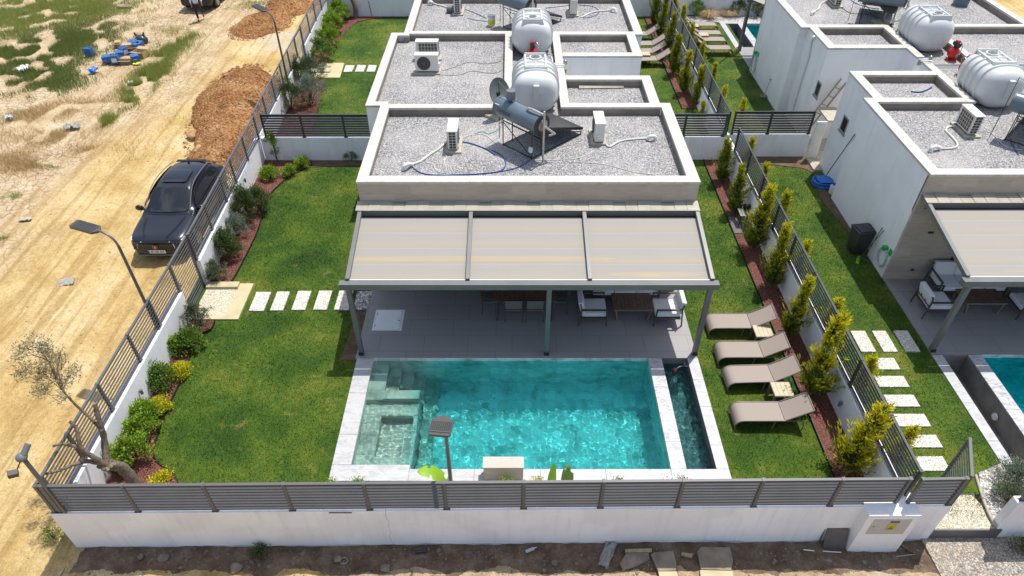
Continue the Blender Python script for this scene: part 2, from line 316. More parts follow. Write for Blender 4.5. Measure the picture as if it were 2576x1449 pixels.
M['trouser'] = pm('black_trouser', (.015, .015, .02), None, 8, .8)
M['hair'] = pm('dark_hair', (.02, .014, .01), None, 30, .6)
M['binm'] = pm('bin_plastic', (.035, .037, .04), (.028, .03, .033), 5, .45)
M['green'] = pm('green_plastic', (.02, .38, .04), None, 3, .5)
M['lime'] = pm('lime_bristle', (.50, .75, .03), None, 3, .6)
M['wood'] = pm('weathered_wood', (.40, .32, .20), (.28, .22, .14), 12, .85)
M['hose_pale'] = pm('pale_hose', (.42, .52, .55), None, 3, .4)
M['net_blue'] = pm('blue_vinyl', (.02, .17, .55), (.015, .13, .45), 5, .35)
M['teal_pole'] = pm('teal_pole', (.02, .13, .17), None, 3, .35)
M['yellow'] = pm('yellow_label', (.75, .68, .02), None, 3, .5)
M['warn'] = pm('warning_yellow', (.55, .48, .03), None, 3, .5)
M['brown_label'] = pm('brown_label', (.16, .12, .085), None, 30, .5)
M['box_door'] = pm('cabinet_door', (.50, .48, .45), (.46, .44, .41), 4, .6)
M['panel_grey'] = pm('grey_sheet', (.13, .12, .115), (.10, .095, .09), 5, .5)
M['orange'] = pm('orange_fitting', (.65, .20, .03), None, 3, .5)
M['terracotta'] = pm('float_red', (.50, .10, .05), None, 3, .5)
M['glass_dark'] = pm('window_glass', (.02, .022, .026), None, 2, .1)
M['alu'] = pm('anodised_window', (.30, .28, .27), None, 2, .5)
M['curtain'] = pm('curtain', (.10, .11, .12), (.05, .055, .06), 8, .9)
M['soil'] = pm('bed_soil', (.15, .10, .06), (.085, .055, .035), 4, .95, .6, 30)

def ground_mat():
    m, nt, b = nodes('dirt_field'); b.inputs['Roughness'].default_value = .95; b.inputs['Specular IOR Level'].default_value = .15
    v = pos(nt, True, (1, 1, 0)); sep = nt.nodes.new('ShaderNodeSeparateXYZ'); lk(nt, v, sep.inputs[0]); X, Y = sep.outputs[0], sep.outputs[1]
    base = ramp(nt, noise(nt, v, .5, 8, .62), [(.28, (.40, .27, .10)), (.43, (.54, .38, .155)), (.56, (.64, .48, .235)), (.72, (.72, .58, .36))])
    # pale cracked mud towards the far left of the track
    edge = mth(nt, 'ADD', mth(nt, 'ADD', mth(nt, 'MULTIPLY', X, -.78), mth(nt, 'MULTIPLY', Y, .10)), mth(nt, 'MULTIPLY', noise(nt, v, .35, 4), 5.0))
    pale = mth(nt, 'MULTIPLY', mth(nt, 'SUBTRACT', edge, 16.6), .55, True)
    mud = ramp(nt, noise(nt, v, .9, 8, .6), [(.3, (.44, .32, .18)), (.5, (.58, .45, .285)), (.7, (.66, .55, .38))])
    cr = voro(nt, pos(nt, True, (1, 1, 0)), 3.4, 'DISTANCE_TO_EDGE', 'Distance')
    crk = ramp(nt, mth(nt, 'ADD', cr, mth(nt, 'MULTIPLY', mth(nt, 'SUBTRACT', noise(nt, v, 14, 3), .5), .05)), [(.0, (.45, .42, .40)), (.08, (1, 1, 1))])
    mask = ramp(nt, noise(nt, v, .28, 3), [(.42, (0, 0, 0)), (.52, (1, 1, 1))])
    mud = mixc(nt, mask, mud, mixc(nt, 1, mud, crk, 'MULTIPLY'))
    c = mixc(nt, pale, base, mud)
    # wheel tracks run along the fence
    trk = noise(nt, pos(nt, True, (2.2, .10, 0), (0, 0, R(12))), 1.6, 6, .6, .15)
    trm = mth(nt, 'MULTIPLY', mth(nt, 'ADD', X, 21), .3, True)
    c = mixc(nt, mth(nt, 'MULTIPLY', mth(nt, 'MULTIPLY', ramp(nt, trk, [(.50, (0, 0, 0)), (.60, (1, 1, 1))]), .55), trm), c, (.36, .225, .085))
    # lime spill
    gx = mth(nt, 'DIVIDE', mth(nt, 'SUBTRACT', X, -12.2), 2.2); gy = mth(nt, 'DIVIDE', mth(nt, 'SUBTRACT', Y, 36.0), 2.6)
    r2 = mth(nt, 'ADD', mth(nt, 'ADD', mth(nt, 'MULTIPLY', gx, gx), mth(nt, 'MULTIPLY', gy, gy)), mth(nt, 'MULTIPLY', noise(nt, v, .9, 5), 1.2))
    c = mixc(nt, ramp(nt, r2, [(.6, (.7, .7, .7)), (1.6, (0, 0, 0))]), c, (.55, .50, .42))
    # dark broken soil at the foot of the front wall
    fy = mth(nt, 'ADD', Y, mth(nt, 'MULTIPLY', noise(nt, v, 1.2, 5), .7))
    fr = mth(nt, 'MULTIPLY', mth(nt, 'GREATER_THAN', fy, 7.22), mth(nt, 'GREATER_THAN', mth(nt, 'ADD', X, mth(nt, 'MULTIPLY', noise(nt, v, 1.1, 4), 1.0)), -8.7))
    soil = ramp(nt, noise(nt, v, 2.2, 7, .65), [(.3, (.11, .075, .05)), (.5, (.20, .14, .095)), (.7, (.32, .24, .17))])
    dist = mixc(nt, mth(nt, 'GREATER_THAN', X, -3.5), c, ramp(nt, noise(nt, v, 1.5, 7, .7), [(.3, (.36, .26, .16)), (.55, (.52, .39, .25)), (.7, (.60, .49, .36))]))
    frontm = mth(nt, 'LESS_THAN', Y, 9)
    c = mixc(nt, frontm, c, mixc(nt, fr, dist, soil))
    sp = ramp(nt, voro(nt, v, 22, 'F1', 'Distance'), [(.0, (1.35, 1.35, 1.35)), (.25, (1, 1, 1)), (.6, (.8, .8, .8))])
    c = mixc(nt, .7, c, mixc(nt, 1, c, sp, 'MULTIPLY'))
    c = mixc(nt, 1, c, ramp(nt, noise(nt, v, 7, 8, .75), [(.3, (.72, .70, .66)), (.5, (1, 1, 1)), (.7, (1.18, 1.18, 1.2))]), 'MULTIPLY')
    lk(nt, c, b.inputs['Base Color'])
    h = mth(nt, 'ADD', noise(nt, v, 5, 8, .7), mth(nt, 'MULTIPLY', noise(nt, v, 40, 4, .7), .5)); h = mth(nt, 'ADD', h, mth(nt, 'MULTIPLY', trk, 1.2))
    bump(nt, b, h, .7, .08); return m
M['ground'] = ground_mat()

# ---------------------------------------------------------------- mesh helpers
class MB:
    def __init__(s, M_=None): s.v = []; s.f = []; s.M = M_ or Matrix()
    def add(s, vs, fs, T=None):
        T = s.M @ T if T is not None else s.M
        k = len(s.v); s.v += [tuple(T @ Vector(p)) for p in vs]; s.f += [tuple(i + k for i in f) for f in fs]; return s
    def box(s, x0, x1, y0, y1, z0, z1, T=None):
        if x0 > x1: x0, x1 = x1, x0
        if y0 > y1: y0, y1 = y1, y0
        return s.add([(x0, y0, z0), (x1, y0, z0), (x1, y1, z0), (x0, y1, z0), (x0, y0, z1), (x1, y0, z1), (x1, y1, z1), (x0, y1, z1)],
                     [(3, 2, 1, 0), (4, 5, 6, 7), (0, 1, 5, 4), (1, 2, 6, 5), (2, 3, 7, 6), (3, 0, 4, 7)], T)
    def ob(s, c, d, rot=(0, 0, 0)):
        T = Matrix.Translation(Vector(c)) @ Euler(rot).to_matrix().to_4x4()
        return s.box(-d[0] / 2, d[0] / 2, -d[1] / 2, d[1] / 2, -d[2] / 2, d[2] / 2, T)
    def beam(s, a, b, wx, wz, up=(0, 0, 1)):
        a, b = Vector(a), Vector(b); d = b - a; L = d.length; y = d.normalized(); u = Vector(up)
        if abs(y.dot(u)) > .98: u = Vector((0, 1, 0))
        x = y.cross(u).normalized(); z = x.cross(y)
        T = Matrix((x, y, z)).transposed().to_4x4(); T.translation = a
        return s.box(-wx / 2, wx / 2, 0, L, -wz / 2, wz / 2, T)
    def tube(s, pts, r, n=8, cap=True):
        pts = [Vector(p) for p in pts]; m = len(pts); rr = r if hasattr(r, '__len__') else [r] * m
        vs = []; fs = []; prev = None
        for i, p in enumerate(pts):
            t = (pts[min(i + 1, m - 1)] - pts[max(i - 1, 0)]).normalized()
            if prev is None: u = t.cross(Vector((0, 0, 1)) if abs(t.z) < .9 else Vector((1, 0, 0))).normalized()
            else: u = (prev - t * prev.dot(t)).normalized()
            prev = u; q = t.cross(u)
            for k in range(n): a = 2 * PI * k / n; vs.append(p + (u * math.cos(a) + q * math.sin(a)) * rr[i])
        for i in range(m - 1):
            for k in range(n): a, b = i * n + k, i * n + (k + 1) % n; fs.append((a, b, b + n, a + n))
        if cap: fs.append(tuple(range(n))[::-1]); fs.append(tuple((m - 1) * n + k for k in range(n)))
        return s.add(vs, fs)
    def cyl(s, a, b, r0, r1=None, n=16): return s.tube([a, b], [r0, r0 if r1 is None else r1], n)
    def prism(s, poly, z0, z1):
        n = len(poly); ar = sum(poly[i][0] * poly[(i + 1) % n][1] - poly[(i + 1) % n][0] * poly[i][1] for i in range(n))
        if ar < 0: poly = poly[::-1]
        vs = [(p[0], p[1], z0) for p in poly] + [(p[0], p[1], z1) for p in poly]
        fs = [tuple(range(n))[::-1], tuple(range(n, 2 * n))] + [(i, (i + 1) % n, n + (i + 1) % n, n + i) for i in range(n)]
        return s.add(vs, fs)
    def sph(s, c, r, nu=14, nv=9):
        if not hasattr(r, '__len__'): r = (r, r, r)
        vs = [(c[0], c[1], c[2] - r[2])]; fs = []
        for j in range(1, nv):
            a = -PI / 2 + PI * j / nv
            for i in range(nu): b = 2 * PI * i / nu; vs.append((c[0] + r[0] * math.cos(a) * math.cos(b), c[1] + r[1] * math.cos(a) * math.sin(b), c[2] + r[2] * math.sin(a)))
        vs.append((c[0], c[1], c[2] + r[2])); t = len(vs) - 1
        for i in range(nu):
            fs.append((0, 1 + (i + 1) % nu, 1 + i)); fs.append((t, t - nu + i, t - nu + (i + 1) % nu))
            for j in range(nv - 2): a = 1 + j * nu + i; b = 1 + j * nu + (i + 1) % nu; fs.append((a, b, b + nu, a + nu))
        return s.add(vs, fs)
    def rock(s, c, r, seed):
        rr = random.Random(seed); k = len(s.v); s.sph((0, 0, 0), 1, 7, 5)
        cx = [1 + rr.uniform(-.25, .25) for _ in range(6)]
        for i in range(k, len(s.v)):
            p = Vector(s.v[i]); q = 1 + rr.uniform(-.18, .18)
            s.v[i] = (c[0] + p.x * r * q * cx[0], c[1] + p.y * r * q * cx[1] , c[2] + p.z * r * q * .7 * cx[2])
        return s
    def sheet(s, pts): return s.add(pts, [tuple(range(len(pts)))])
    def build(s, name, mat, parent=None, smooth=False, bev=0, kind=None, world=True):
        me = bpy.data.meshes.new(name); off = Vector((0, 0, 0))
        if parent is not None and world:
            off = parent.matrix_basis.translation.copy(); q = parent
            while q.parent: q = q.parent; off += q.location
        me.from_pydata([tuple(Vector(p) - off) for p in s.v], [], s.f); me.update()
        if bev:
            bm = bmesh.new(); bm.from_mesh(me)
            bmesh.ops.bevel(bm, geom=[e for e in bm.edges], offset=bev, segments=2, affect='EDGES', profile=.6, clamp_overlap=True)
            bm.to_mesh(me); bm.free()
        if smooth:
            me.polygons.foreach_set('use_smooth', [True] * len(me.polygons))
            try: me.set_sharp_from_angle(angle=R(40))
            except Exception: pass
        me.materials.append(mat); o = bpy.data.objects.new(name, me); C.objects.link(o)
        if parent is not None: o.parent = parent
        if kind: o['kind'] = kind
        return o
def thing(name, label, cat, loc=(0, 0, 0), rz=0, group=None):
    o = bpy.data.objects.new(name, None); C.objects.link(o); o.empty_display_size = .2
    o.location = loc; o.rotation_euler = (0, 0, rz); o['label'] = label; o['category'] = cat
    if group: o['group'] = group
    return o
def tag(o, label, cat, group=None):
    o['label'] = label; o['category'] = cat
    if group: o['group'] = group
    return o
def dup(root, loc, rz=0, label=None, scale=1, group=None):
    r = root.copy(); C.objects.link(r); r.location = loc; r.rotation_euler = (0, 0, rz)
    r.scale = scale if hasattr(scale, '__len__') else (scale,) * 3
    if label: r['label'] = label
    if group: r['group'] = group
    for ch in list(root.children):
        c = ch.copy(); C.objects.link(c); c.parent = r
        for g in list(ch.children):
            d = g.copy(); C.objects.link(d); d.parent = c
    return r
def kids(t, **kw): pass
def curve_pts(pts, n=6):
    pts = [Vector(p) for p in pts]; out = []
    for i in range(len(pts) - 1):
        p0, p1, p2, p3 = pts[max(i - 1, 0)], pts[i], pts[i + 1], pts[min(i + 2, len(pts) - 1)]
        for k in range(n):
            t = k / n; out.append(.5 * ((2 * p1) + (p2 - p0) * t + (2 * p0 - 5 * p1 + 4 * p2 - p3) * t * t + (3 * p1 - p0 - 3 * p2 + p3) * t ** 3))
    out.append(pts[-1]); return out
def np_mesh(name, V, F, mat, parent=None, smooth=False, attr=None):
    me = bpy.data.meshes.new(name); k = F.shape[1]
    me.vertices.add(len(V)); me.vertices.foreach_set('co', V.astype(np.float32).ravel())
    me.loops.add(F.size); me.loops.foreach_set('vertex_index', F.astype(np.int32).ravel())
    me.polygons.add(len(F)); me.polygons.foreach_set('loop_start', np.arange(0, F.size, k, dtype=np.int32)); me.polygons.foreach_set('loop_total', np.full(len(F), k, np.int32))
    me.update(calc_edges=True)
    if smooth: me.polygons.foreach_set('use_smooth', [True] * len(F))
    if attr is not None: a = me.attributes.new('tip', 'FLOAT', 'POINT'); a.data.foreach_set('value', attr.astype(np.float32))
    me.materials.append(mat); o = bpy.data.objects.new(name, me); C.objects.link(o)
    if parent is not None: o.parent = parent
    return o
def nrm(a): return a / np.maximum(np.linalg.norm(a, axis=1, keepdims=True), 1e-9)
def leaves(name, P, D, L, W, mat, parent=None, tip=None, g=None):
    g = g or rng; N = len(P); D = nrm(D); S = nrm(np.cross(D, g.normal(size=(N, 3)))); L = np.broadcast_to(L, (N,))[:, None]; W = np.broadcast_to(W, (N,))[:, None]
    U = np.cross(S, D)
    V = np.stack([P, P + D * L * .5 + S * W * .5 + U * W * .15, P + D * L, P + D * L * .5 - S * W * .5 + U * W * .15], 1).reshape(-1, 3)
    F = np.arange(4 * N).reshape(N, 4)
    at_ = None if tip is None else np.repeat(tip, 4)
    return np_mesh(name, V, F, mat, parent, attr=at_)
def blades(name, P, h, wd, mat, lean=.35, tip=False, g=None):
    g = g or rng; N = len(P); a = g.uniform(0, 2 * PI, N); b = g.uniform(0, 2 * PI, N)
    s = np.stack([np.cos(a), np.sin(a), 0 * a], 1) * wd; h = np.broadcast_to(h, (N,))
    d = np.stack([np.cos(b) * lean * g.random(N), np.sin(b) * lean * g.random(N), np.ones(N)], 1) * h[:, None]
    V = np.stack([P - s / 2, P + s / 2, P + d], 1).reshape(-1, 3); F = np.arange(3 * N).reshape(N, 3)
    at_ = np.tile(np.array([0, 0, 1.]), N) if tip else None
    return np_mesh(name, V, F, mat, attr=at_)
# numpy value noise
_perm = np.random.default_rng(3).random((256, 256))
def vn(x, y):
    xi = np.floor(x).astype(int); yi = np.floor(y).astype(int); fx = x - xi; fy = y - yi
    fx = fx * fx * (3 - 2 * fx); fy = fy * fy * (3 - 2 * fy)
    g = lambda a, b: _perm[a % 256, b % 256]
    return (g(xi, yi) * (1 - fx) + g(xi + 1, yi) * fx) * (1 - fy) + (g(xi, yi + 1) * (1 - fx) + g(xi + 1, yi + 1) * fx) * fy
def fbm(x, y, o=5, f=1.0):
    s = 0; a = .5
    for _ in range(o): s = s + a * vn(x * f, y * f); f *= 2.07; a *= .5
    return s

# ================================================================ THE SETTING
GZ = -.46
def field_h(X, Y):
    h = (fbm(X, Y, 5, .9) - .5) * .10 + (fbm(X + 50, Y, 4, 3.3) - .5) * .05
    # ruts along the track, parallel to the fence
    ca, sa = math.cos(R(-12)), math.sin(R(-12)); U = X * ca - Y * sa; V = X * sa + Y * ca
    h = h + (fbm(U + 9, V * .06, 4, 1.7) - .5) * .16 * np.clip((X + 20) / 4, 0, 1)
    return h
def grid(name, x0, x1, y0, y1, st, zf, mat):
    nx = int((x1 - x0) / st) + 1; ny = int((y1 - y0) / st) + 1
    X, Y = np.meshgrid(np.linspace(x0, x1, nx), np.linspace(y0, y1, ny)); Z = zf(X, Y)
    V = np.stack([X, Y, Z], -1).reshape(-1, 3); i = np.arange(nx * ny).reshape(ny, nx)
    F = np.stack([i[:-1, :-1], i[:-1, 1:], i[1:, 1:], i[1:, :-1]], -1).reshape(-1, 4)
    return np_mesh(name, V, F, mat, smooth=True)
g = grid('dirt_ground', -34, -9.35, 3, 48, .11, lambda X, Y: -.42 + field_h(X, Y), M['ground']); g['kind'] = 'structure'
def front_z(X, Y):
    d = np.clip(7.4 - Y, 0, 2)
    return GZ + .06 + (fbm(X, Y, 5, 1.6) - .5) * .22 * np.exp(-((Y - 6.9) / .9) ** 2) + (fbm(X, Y, 4, 6) - .5) * .07 - .03
g = grid('front_ground', -9.35, 27, 3, 7.62, .06, front_z, M['ground']); g['kind'] = 'structure'
far = MB()
for a in ((-400, -34, -300, 500), (27, 400, -300, 500), (-34, 27, 48, 500), (-34, 27, -300, 3)):
    far.sheet([(a[0], a[2], -.46), (a[1], a[2], -.46), (a[1], a[3], -.46), (a[0], a[3], -.46)])
far.sheet([(-9.35, 38.9, -.46), (27, 38.9, -.46), (27, 48, -.46), (-9.35, 48, -.46)])
far.build('distant_ground', M['ground'], kind='structure')

LZ = -.03
def lawn(name, rects):
    m = MB()
    for a in rects: m.sheet([(a[0], a[2], LZ), (a[1], a[2], LZ), (a[1], a[3], LZ), (a[0], a[3], LZ)])
    return m.build(name, M['lawn'], kind='structure')
lawn('near_lawn', [(-9.5, -4.125, 7.58, 22.95), (4.945, 7.97, 7.70, 22.95)])
lawn('rear_lawn', [(-10.3, -4.6, 22.95, 38.6), (4.6, 7.97, 22.95, 38.6)])
lawn('neighbour_lawn', [(8.13, 8.94, 7.62, 8.46), (8.13, 11.255, 8.46, 12.75), (8.13, 12.4, 12.75, 23.25), (20, 27, 7.62, 40)])
lawn('neighbour_rear_lawn', [(8.13, 11.7, 23.35, 39)])
# lawn left edge of rear garden and soil strip in front of the far walls
s = MB(); s.prism([(-9.3, 22.1), (-9.3, 22.86), (-4.2, 22.86), (-4.2, 22.55), (-6.2, 22.5), (-7.6, 22.35)], LZ + .004, LZ + .02)
s.prism([(8.2, 22.4), (8.2, 23.2), (11.2, 23.2), (11.25, 21.9), (10.9, 22.3), (9.6, 22.6)], LZ + .004, LZ + .02)
s.prism([(10.85, 20.2), (11.25, 22.2), (11.25, 17.4), (11.05, 18.6)], LZ + .004, LZ + .018)
s.prism([(-4.55, 12.5), (-4.13, 12.5), (-4.13, 15.5), (-4.4, 15.5)], LZ + .004, LZ + .016)
s.build('bare_soil', M['soil'], kind='structure')
def terrace(name, x0, x1, y0, y1):
    m = MB(); m.box(x0, x1, y0, y1, -.25, 0); return m.build(name, M['terrace'], kind='structure')
terrace('terrace_floor', -4.17, 4.94, 12.555, 15.55)
terrace('neighbour_terrace_floor', 11.25, 20.3, 12.685, 15.9)
terrace('rear_neighbour_terrace_floor', 11.3, 20.3, 30.75, 34.0)
# pebble strip behind the front wall
m = MB(); m.box(-4.13, 4.95, 7.6, 8.77, -.3, -.02); m.build('pebble_strip', M['pebble'], kind='structure')
m = MB(); m.prism([(10.3, 7.7), (10.35, 8.4), (10.6, 9.0), (11.25, 9.25), (14, 9.0), (20, 9.0), (20, 7.7)], -.3, .0); m.build('neighbour_pebble_bed', M['pebble'], kind='structure')
m = MB(); m.box(8.2, 20, 37.55, 38.5, -.3, -.01); m.build('rear_pebble_bed', M['pebble'], kind='structure')
# mulch beds: polygons on the ground
def bed(name, poly, edge=None):
    m = MB(); m.prism([(p[0], p[1]) for p in poly], -.1, LZ + .03); o = m.build(name, M['mulch'], kind='structure')
    # loose chips on top
    return o
Lb1 = [at(*p) for p in [(535, 712), (580, 712), (600, 680), (640, 600), (655, 560), (668, 510), (690, 478), (730, 443), (765, 425), (783, 415), (782, 404)]]
bed('left_mulch_bed', [(-9.12, 15.6)] + [(p.x, p.y) for p in Lb1[1:]] + [(-9.4, 22.86)])
Lb2 = [at(*p) for p in [(541, 806), (530, 830), (500, 845), (480, 885), (472, 920), (452, 965), (430, 1010), (412, 1050), (396, 1095), (388, 1130), (393, 1160), (420, 1180), (442, 1198), (452, 1226)]]
bed('front_left_mulch_bed', [(-9.08, 14.0)] + [(p.x, p.y) for p in Lb2] + [(-6.55, 7.6), (-9.08, 7.6)])
bed('right_mulch_bed', [(7.29, 7.6), (7.29, 18.12), (7.97, 18.12), (7.97, 7.6)])
bed('upper_right_mulch_bed', [(7.29, 19.14), (7.29, 22.86), (7.97, 22.86), (7.97, 19.14)])
bed('rear_right_mulch_bed', [(7.29, 27.2), (7.29, 38.4), (7.97, 38.4), (7.97, 27.2)])
Lb3 = [at(*p, LZ) for p in [(812, 230), (818, 200), (820, 158), (843, 120), (870, 80), (900, 55), (960, 45), (1000, 44)]]
bed('rear_left_mulch_bed', [(-9.9, 31.4)] + [(p.x, p.y) for p in Lb3[2:]] + [(-5.5, 38.4), (-10.2, 38.4)])
bed('rear_left_shrub_bed', [(-9.4, 23.1), (-8.0, 23.1), (Lb3[0].x, Lb3[0].y), (Lb3[1].x, Lb3[1].y), (-9.75, 30.0)])
def edging(name, label, pts, z=.0):
    m = MB(); P = [Vector((p[0], p[1], z)) for p in pts]
    for a, b in zip(P, P[1:]): m.beam(a, b, .018, .09)
    tag(m.build(name, M['black']), label, 'edging')
edging('lawn_edging', 'thin black edging strip curving between the front left mulch bed and the lawn', curve_pts([(p.x, p.y, 0) for p in Lb2], 3))
edging('lawn_edging', 'thin black edging strip between lawn and the bed of dark shrubs beyond the gate', curve_pts([(p.x, p.y, 0) for p in Lb1[1:]], 3))
edging('lawn_edging', 'straight black edging strip along the red mulch bed beside the loungers', [(7.285, 7.62), (7.285, 18.1), (7.285, 19.1), (7.285, 22.86)])
edging('lawn_edging', 'thin edging strip of the rear right mulch bed beyond the cross fence', [(7.285, 27.2), (7.285, 38.4)])

# ---------------------------------------------------------------- pools
def wave_grid(name, x0, x1, y0, y1, z, st, mat, amp, seed, parent):
    nx = int((x1 - x0) / st) + 1; ny = int((y1 - y0) / st) + 1
    X, Y = np.meshgrid(np.linspace(x0, x1, nx), np.linspace(y0, y1, ny)); gg = np.random.default_rng(seed); Z = np.full_like(X, z)
    for i in range(70):
        lam = gg.uniform(.085, .26); th = gg.uniform(0, 2 * PI); Z += amp * lam * np.sin(2 * PI / lam * (X * math.cos(th) + Y * math.sin(th)) + gg.uniform(0, 6.28))
    V = np.stack([X, Y, Z], -1).reshape(-1, 3); i = np.arange(nx * ny).reshape(ny, nx)
    F = np.stack([i[:-1, :-1], i[:-1, 1:], i[1:, 1:], i[1:, :-1]], -1).reshape(-1, 4)
    o = np_mesh(name, V, F, mat, smooth=True); o.cycles.is_caustics_caster = True; o['kind'] = 'structure'; return o
def pool(label, fx, fy, full=True, chan_water=True):
    b0 = fx(-4.13), fx(4.95)
    root = thing('swimming_pool', label, 'swimming pool', (fx(0), fy(10.5), 0))
    def B(mb, x0, x1, y0, y1, z0, z1):
        ys = sorted((fy(y0), fy(y1))); mb.box(fx(x0), fx(x1), ys[0], ys[1], z0, z1)
    D = -1.45
    t = MB(); B(t, -3.7, 3.98, 9.0, 12.58, D - .2, D); B(t, -3.95, -3.7, 8.9, 12.58, D, -.031); B(t, 3.63, 3.82, 9.09, 12.55, D, -.031)
    B(t, -3.7, 3.63, 12.552, 12.75, D, -.251); B(t, -3.7, 3.63, 8.85, 9.09, D, -.031)
    o = t.build('basin', M['pooltile'], root); o.cycles.is_caustics_receiver = True
    # band above the rear water line
    t = MB(); B(t, -3.7, 3.63, 12.552, 12.56, -.252, -.002); o = t.build('rear_wall_tile', M['pooltile'], root); o.cycles.is_caustics_receiver = True
    if full:
        t = MB()
        B(t, -3.7, -2.36, 9.085, 9.21, D, -.031)
        B(t, -3.7, -3.27, 11.25, 12.55, D, -.17); B(t, -3.27, -2.36, 11.27, 11.55, D, -.14)
        B(t, -3.27, -2.95, 11.55, 12.55, D, -.46); B(t, -2.95, -2.64, 11.55, 12.55, D, -.74); B(t, -2.64, -2.33, 11.55, 12.55, D, -1.0)
        B(t, -2.33, -1.98, 9.1, 12.55, D, -1.22)
        # seat ledge round a deeper square seat
        B(t, -3.7, -2.36, 10.87, 11.27, D, -.40); B(t, -3.7, -3.27, 9.2, 10.87, D, -.40); B(t, -3.27, -2.36, 9.2, 9.62, D, -.40); B(t, -2.46, -2.36, 9.62, 10.87, D, -.44); B(t, -3.27, -2.46, 9.62, 10.87, D, -.78)
        o = t.build('steps', M['pooltile_shallow'], root); o.cycles.is_caustics_receiver = True
    c = MB(); B(c, 3.82, 4.95, 9.08, 12.553, -.9, -.7); B(c, 4.665, 4.95, 9.09, 12.553, -.7, -.031); B(c, 3.82, 3.98, 9.09, 12.553, -.7, -.031)
    B(c, 3.98, 4.665, 12.553, 12.75, -.7, -.031); B(c, 3.82, 4.95, 8.85, 9.09, -.9, -.031)
    c.build('overflow_channel', M['pool_dark'], root).cycles.is_caustics_receiver = True
    # coping slabs with open joints
    def slabs(name, mat, lst):
        mb = MB()
        for a in lst: B(mb, *a, -.03, 0.0)
        mb.build(name, mat, root, bev=.004)
    j = .003
    slabs('coping', M['marble'], [(-4.13, -3.69, 12.0 + j, 12.55), (-4.13, -3.69, 11.35 + j, 12.0 - j), (-4.13, -3.69, 10.05 + j, 11.35 - j), (-4.13, -3.69, 9.21, 10.05 - j),
        (-4.13, -2.34 - j, 8.78, 9.205), (-2.34 + j, -.86 - j, 8.78, 9.09), (-.86 + j, .64 - j, 8.78, 9.09), (.64 + j, 2.13 - j, 8.78, 9.09), (2.13 + j, 3.62 - j, 8.78, 9.09), (3.62 + j, 4.95, 8.78, 9.09)])
    slabs('side_coping', M['marble'], [(4.67, 4.95, 9.096, 9.75 - j), (4.67, 4.95, 9.75 + j, 10.9 - j), (4.67, 4.95, 10.9 + j, 11.8 - j), (4.67, 4.95, 11.8 + j, 12.55)])
    slabs('divider_coping', M['marble_vein'], [(3.63, 3.985, 9.096, 9.85 - j), (3.63, 3.985, 9.85 + j, 10.7 - j), (3.63, 3.985, 10.7 + j, 11.55 - j), (3.63, 3.985, 11.55 + j, 12.55)])
    m = MB(); B(m, -4.12, 4.94, 8.79, 8.84, -.14, -.031); m.build('coping_base', M['pad'], root)
    for lx in (-1.5, 1.0, 3.0) if full else (-1, 1, 3):
        m = MB(); ly = fy(12.54); sg = 1 if fy(1) > fy(0) else -1
        m.cyl((fx(lx), ly, -.62), (fx(lx), ly - sg * .03, -.62), .11, .10, 18); o = m.build('pool_light', M['plastic_white'], root, smooth=True)
    return root
ident = lambda v: v
main_pool = pool('turquoise swimming pool with white marble edge in front of the main terrace', ident, ident)
wave_grid('pool_water', -3.72, 3.65, 9.08, 12.57, -.11, .011, M['water'], .0022, 1, main_pool)
wave_grid('channel_water', 3.95, 4.69, 9.05, 12.57, -.22, .016, M['water_channel'], .006, 2, main_pool)
mir = lambda x: 16.2 - x
pool_b = pool('neighbour pool with a dry grey channel beside it, cut by the right edge', mir, lambda y: y + .12, False)
wave_grid('neighbour_pool_water', mir(3.65), mir(-3.7), 9.2, 12.69, -.11, .02, M['water_far'], .0042, 3, pool_b)
pool_c = pool('small looking far pool beside the rear loungers, half behind the white house wall', mir, lambda y: 46.4 - y, False)
wave_grid('rear_pool_water', mir(3.65), mir(-3.7), 33.83, 37.32, -.11, .03, M['water_far'], .0042, 4, pool_c)
wave_grid('rear_channel_water', mir(4.69), mir(3.95), 33.83, 37.32, -.45, .03, M['water_channel'], .003, 5, pool_c)
o = MB(); c0 = zat(2996, 1100, 2255, 1325, -.42); o.cyl((12.22 - .02, c0.y, -.42), (12.22 - .06, c0.y, -.42), .10, .085, 20)
f = o.build('round_fitting', M['plastic_white'], pool_b, smooth=True)

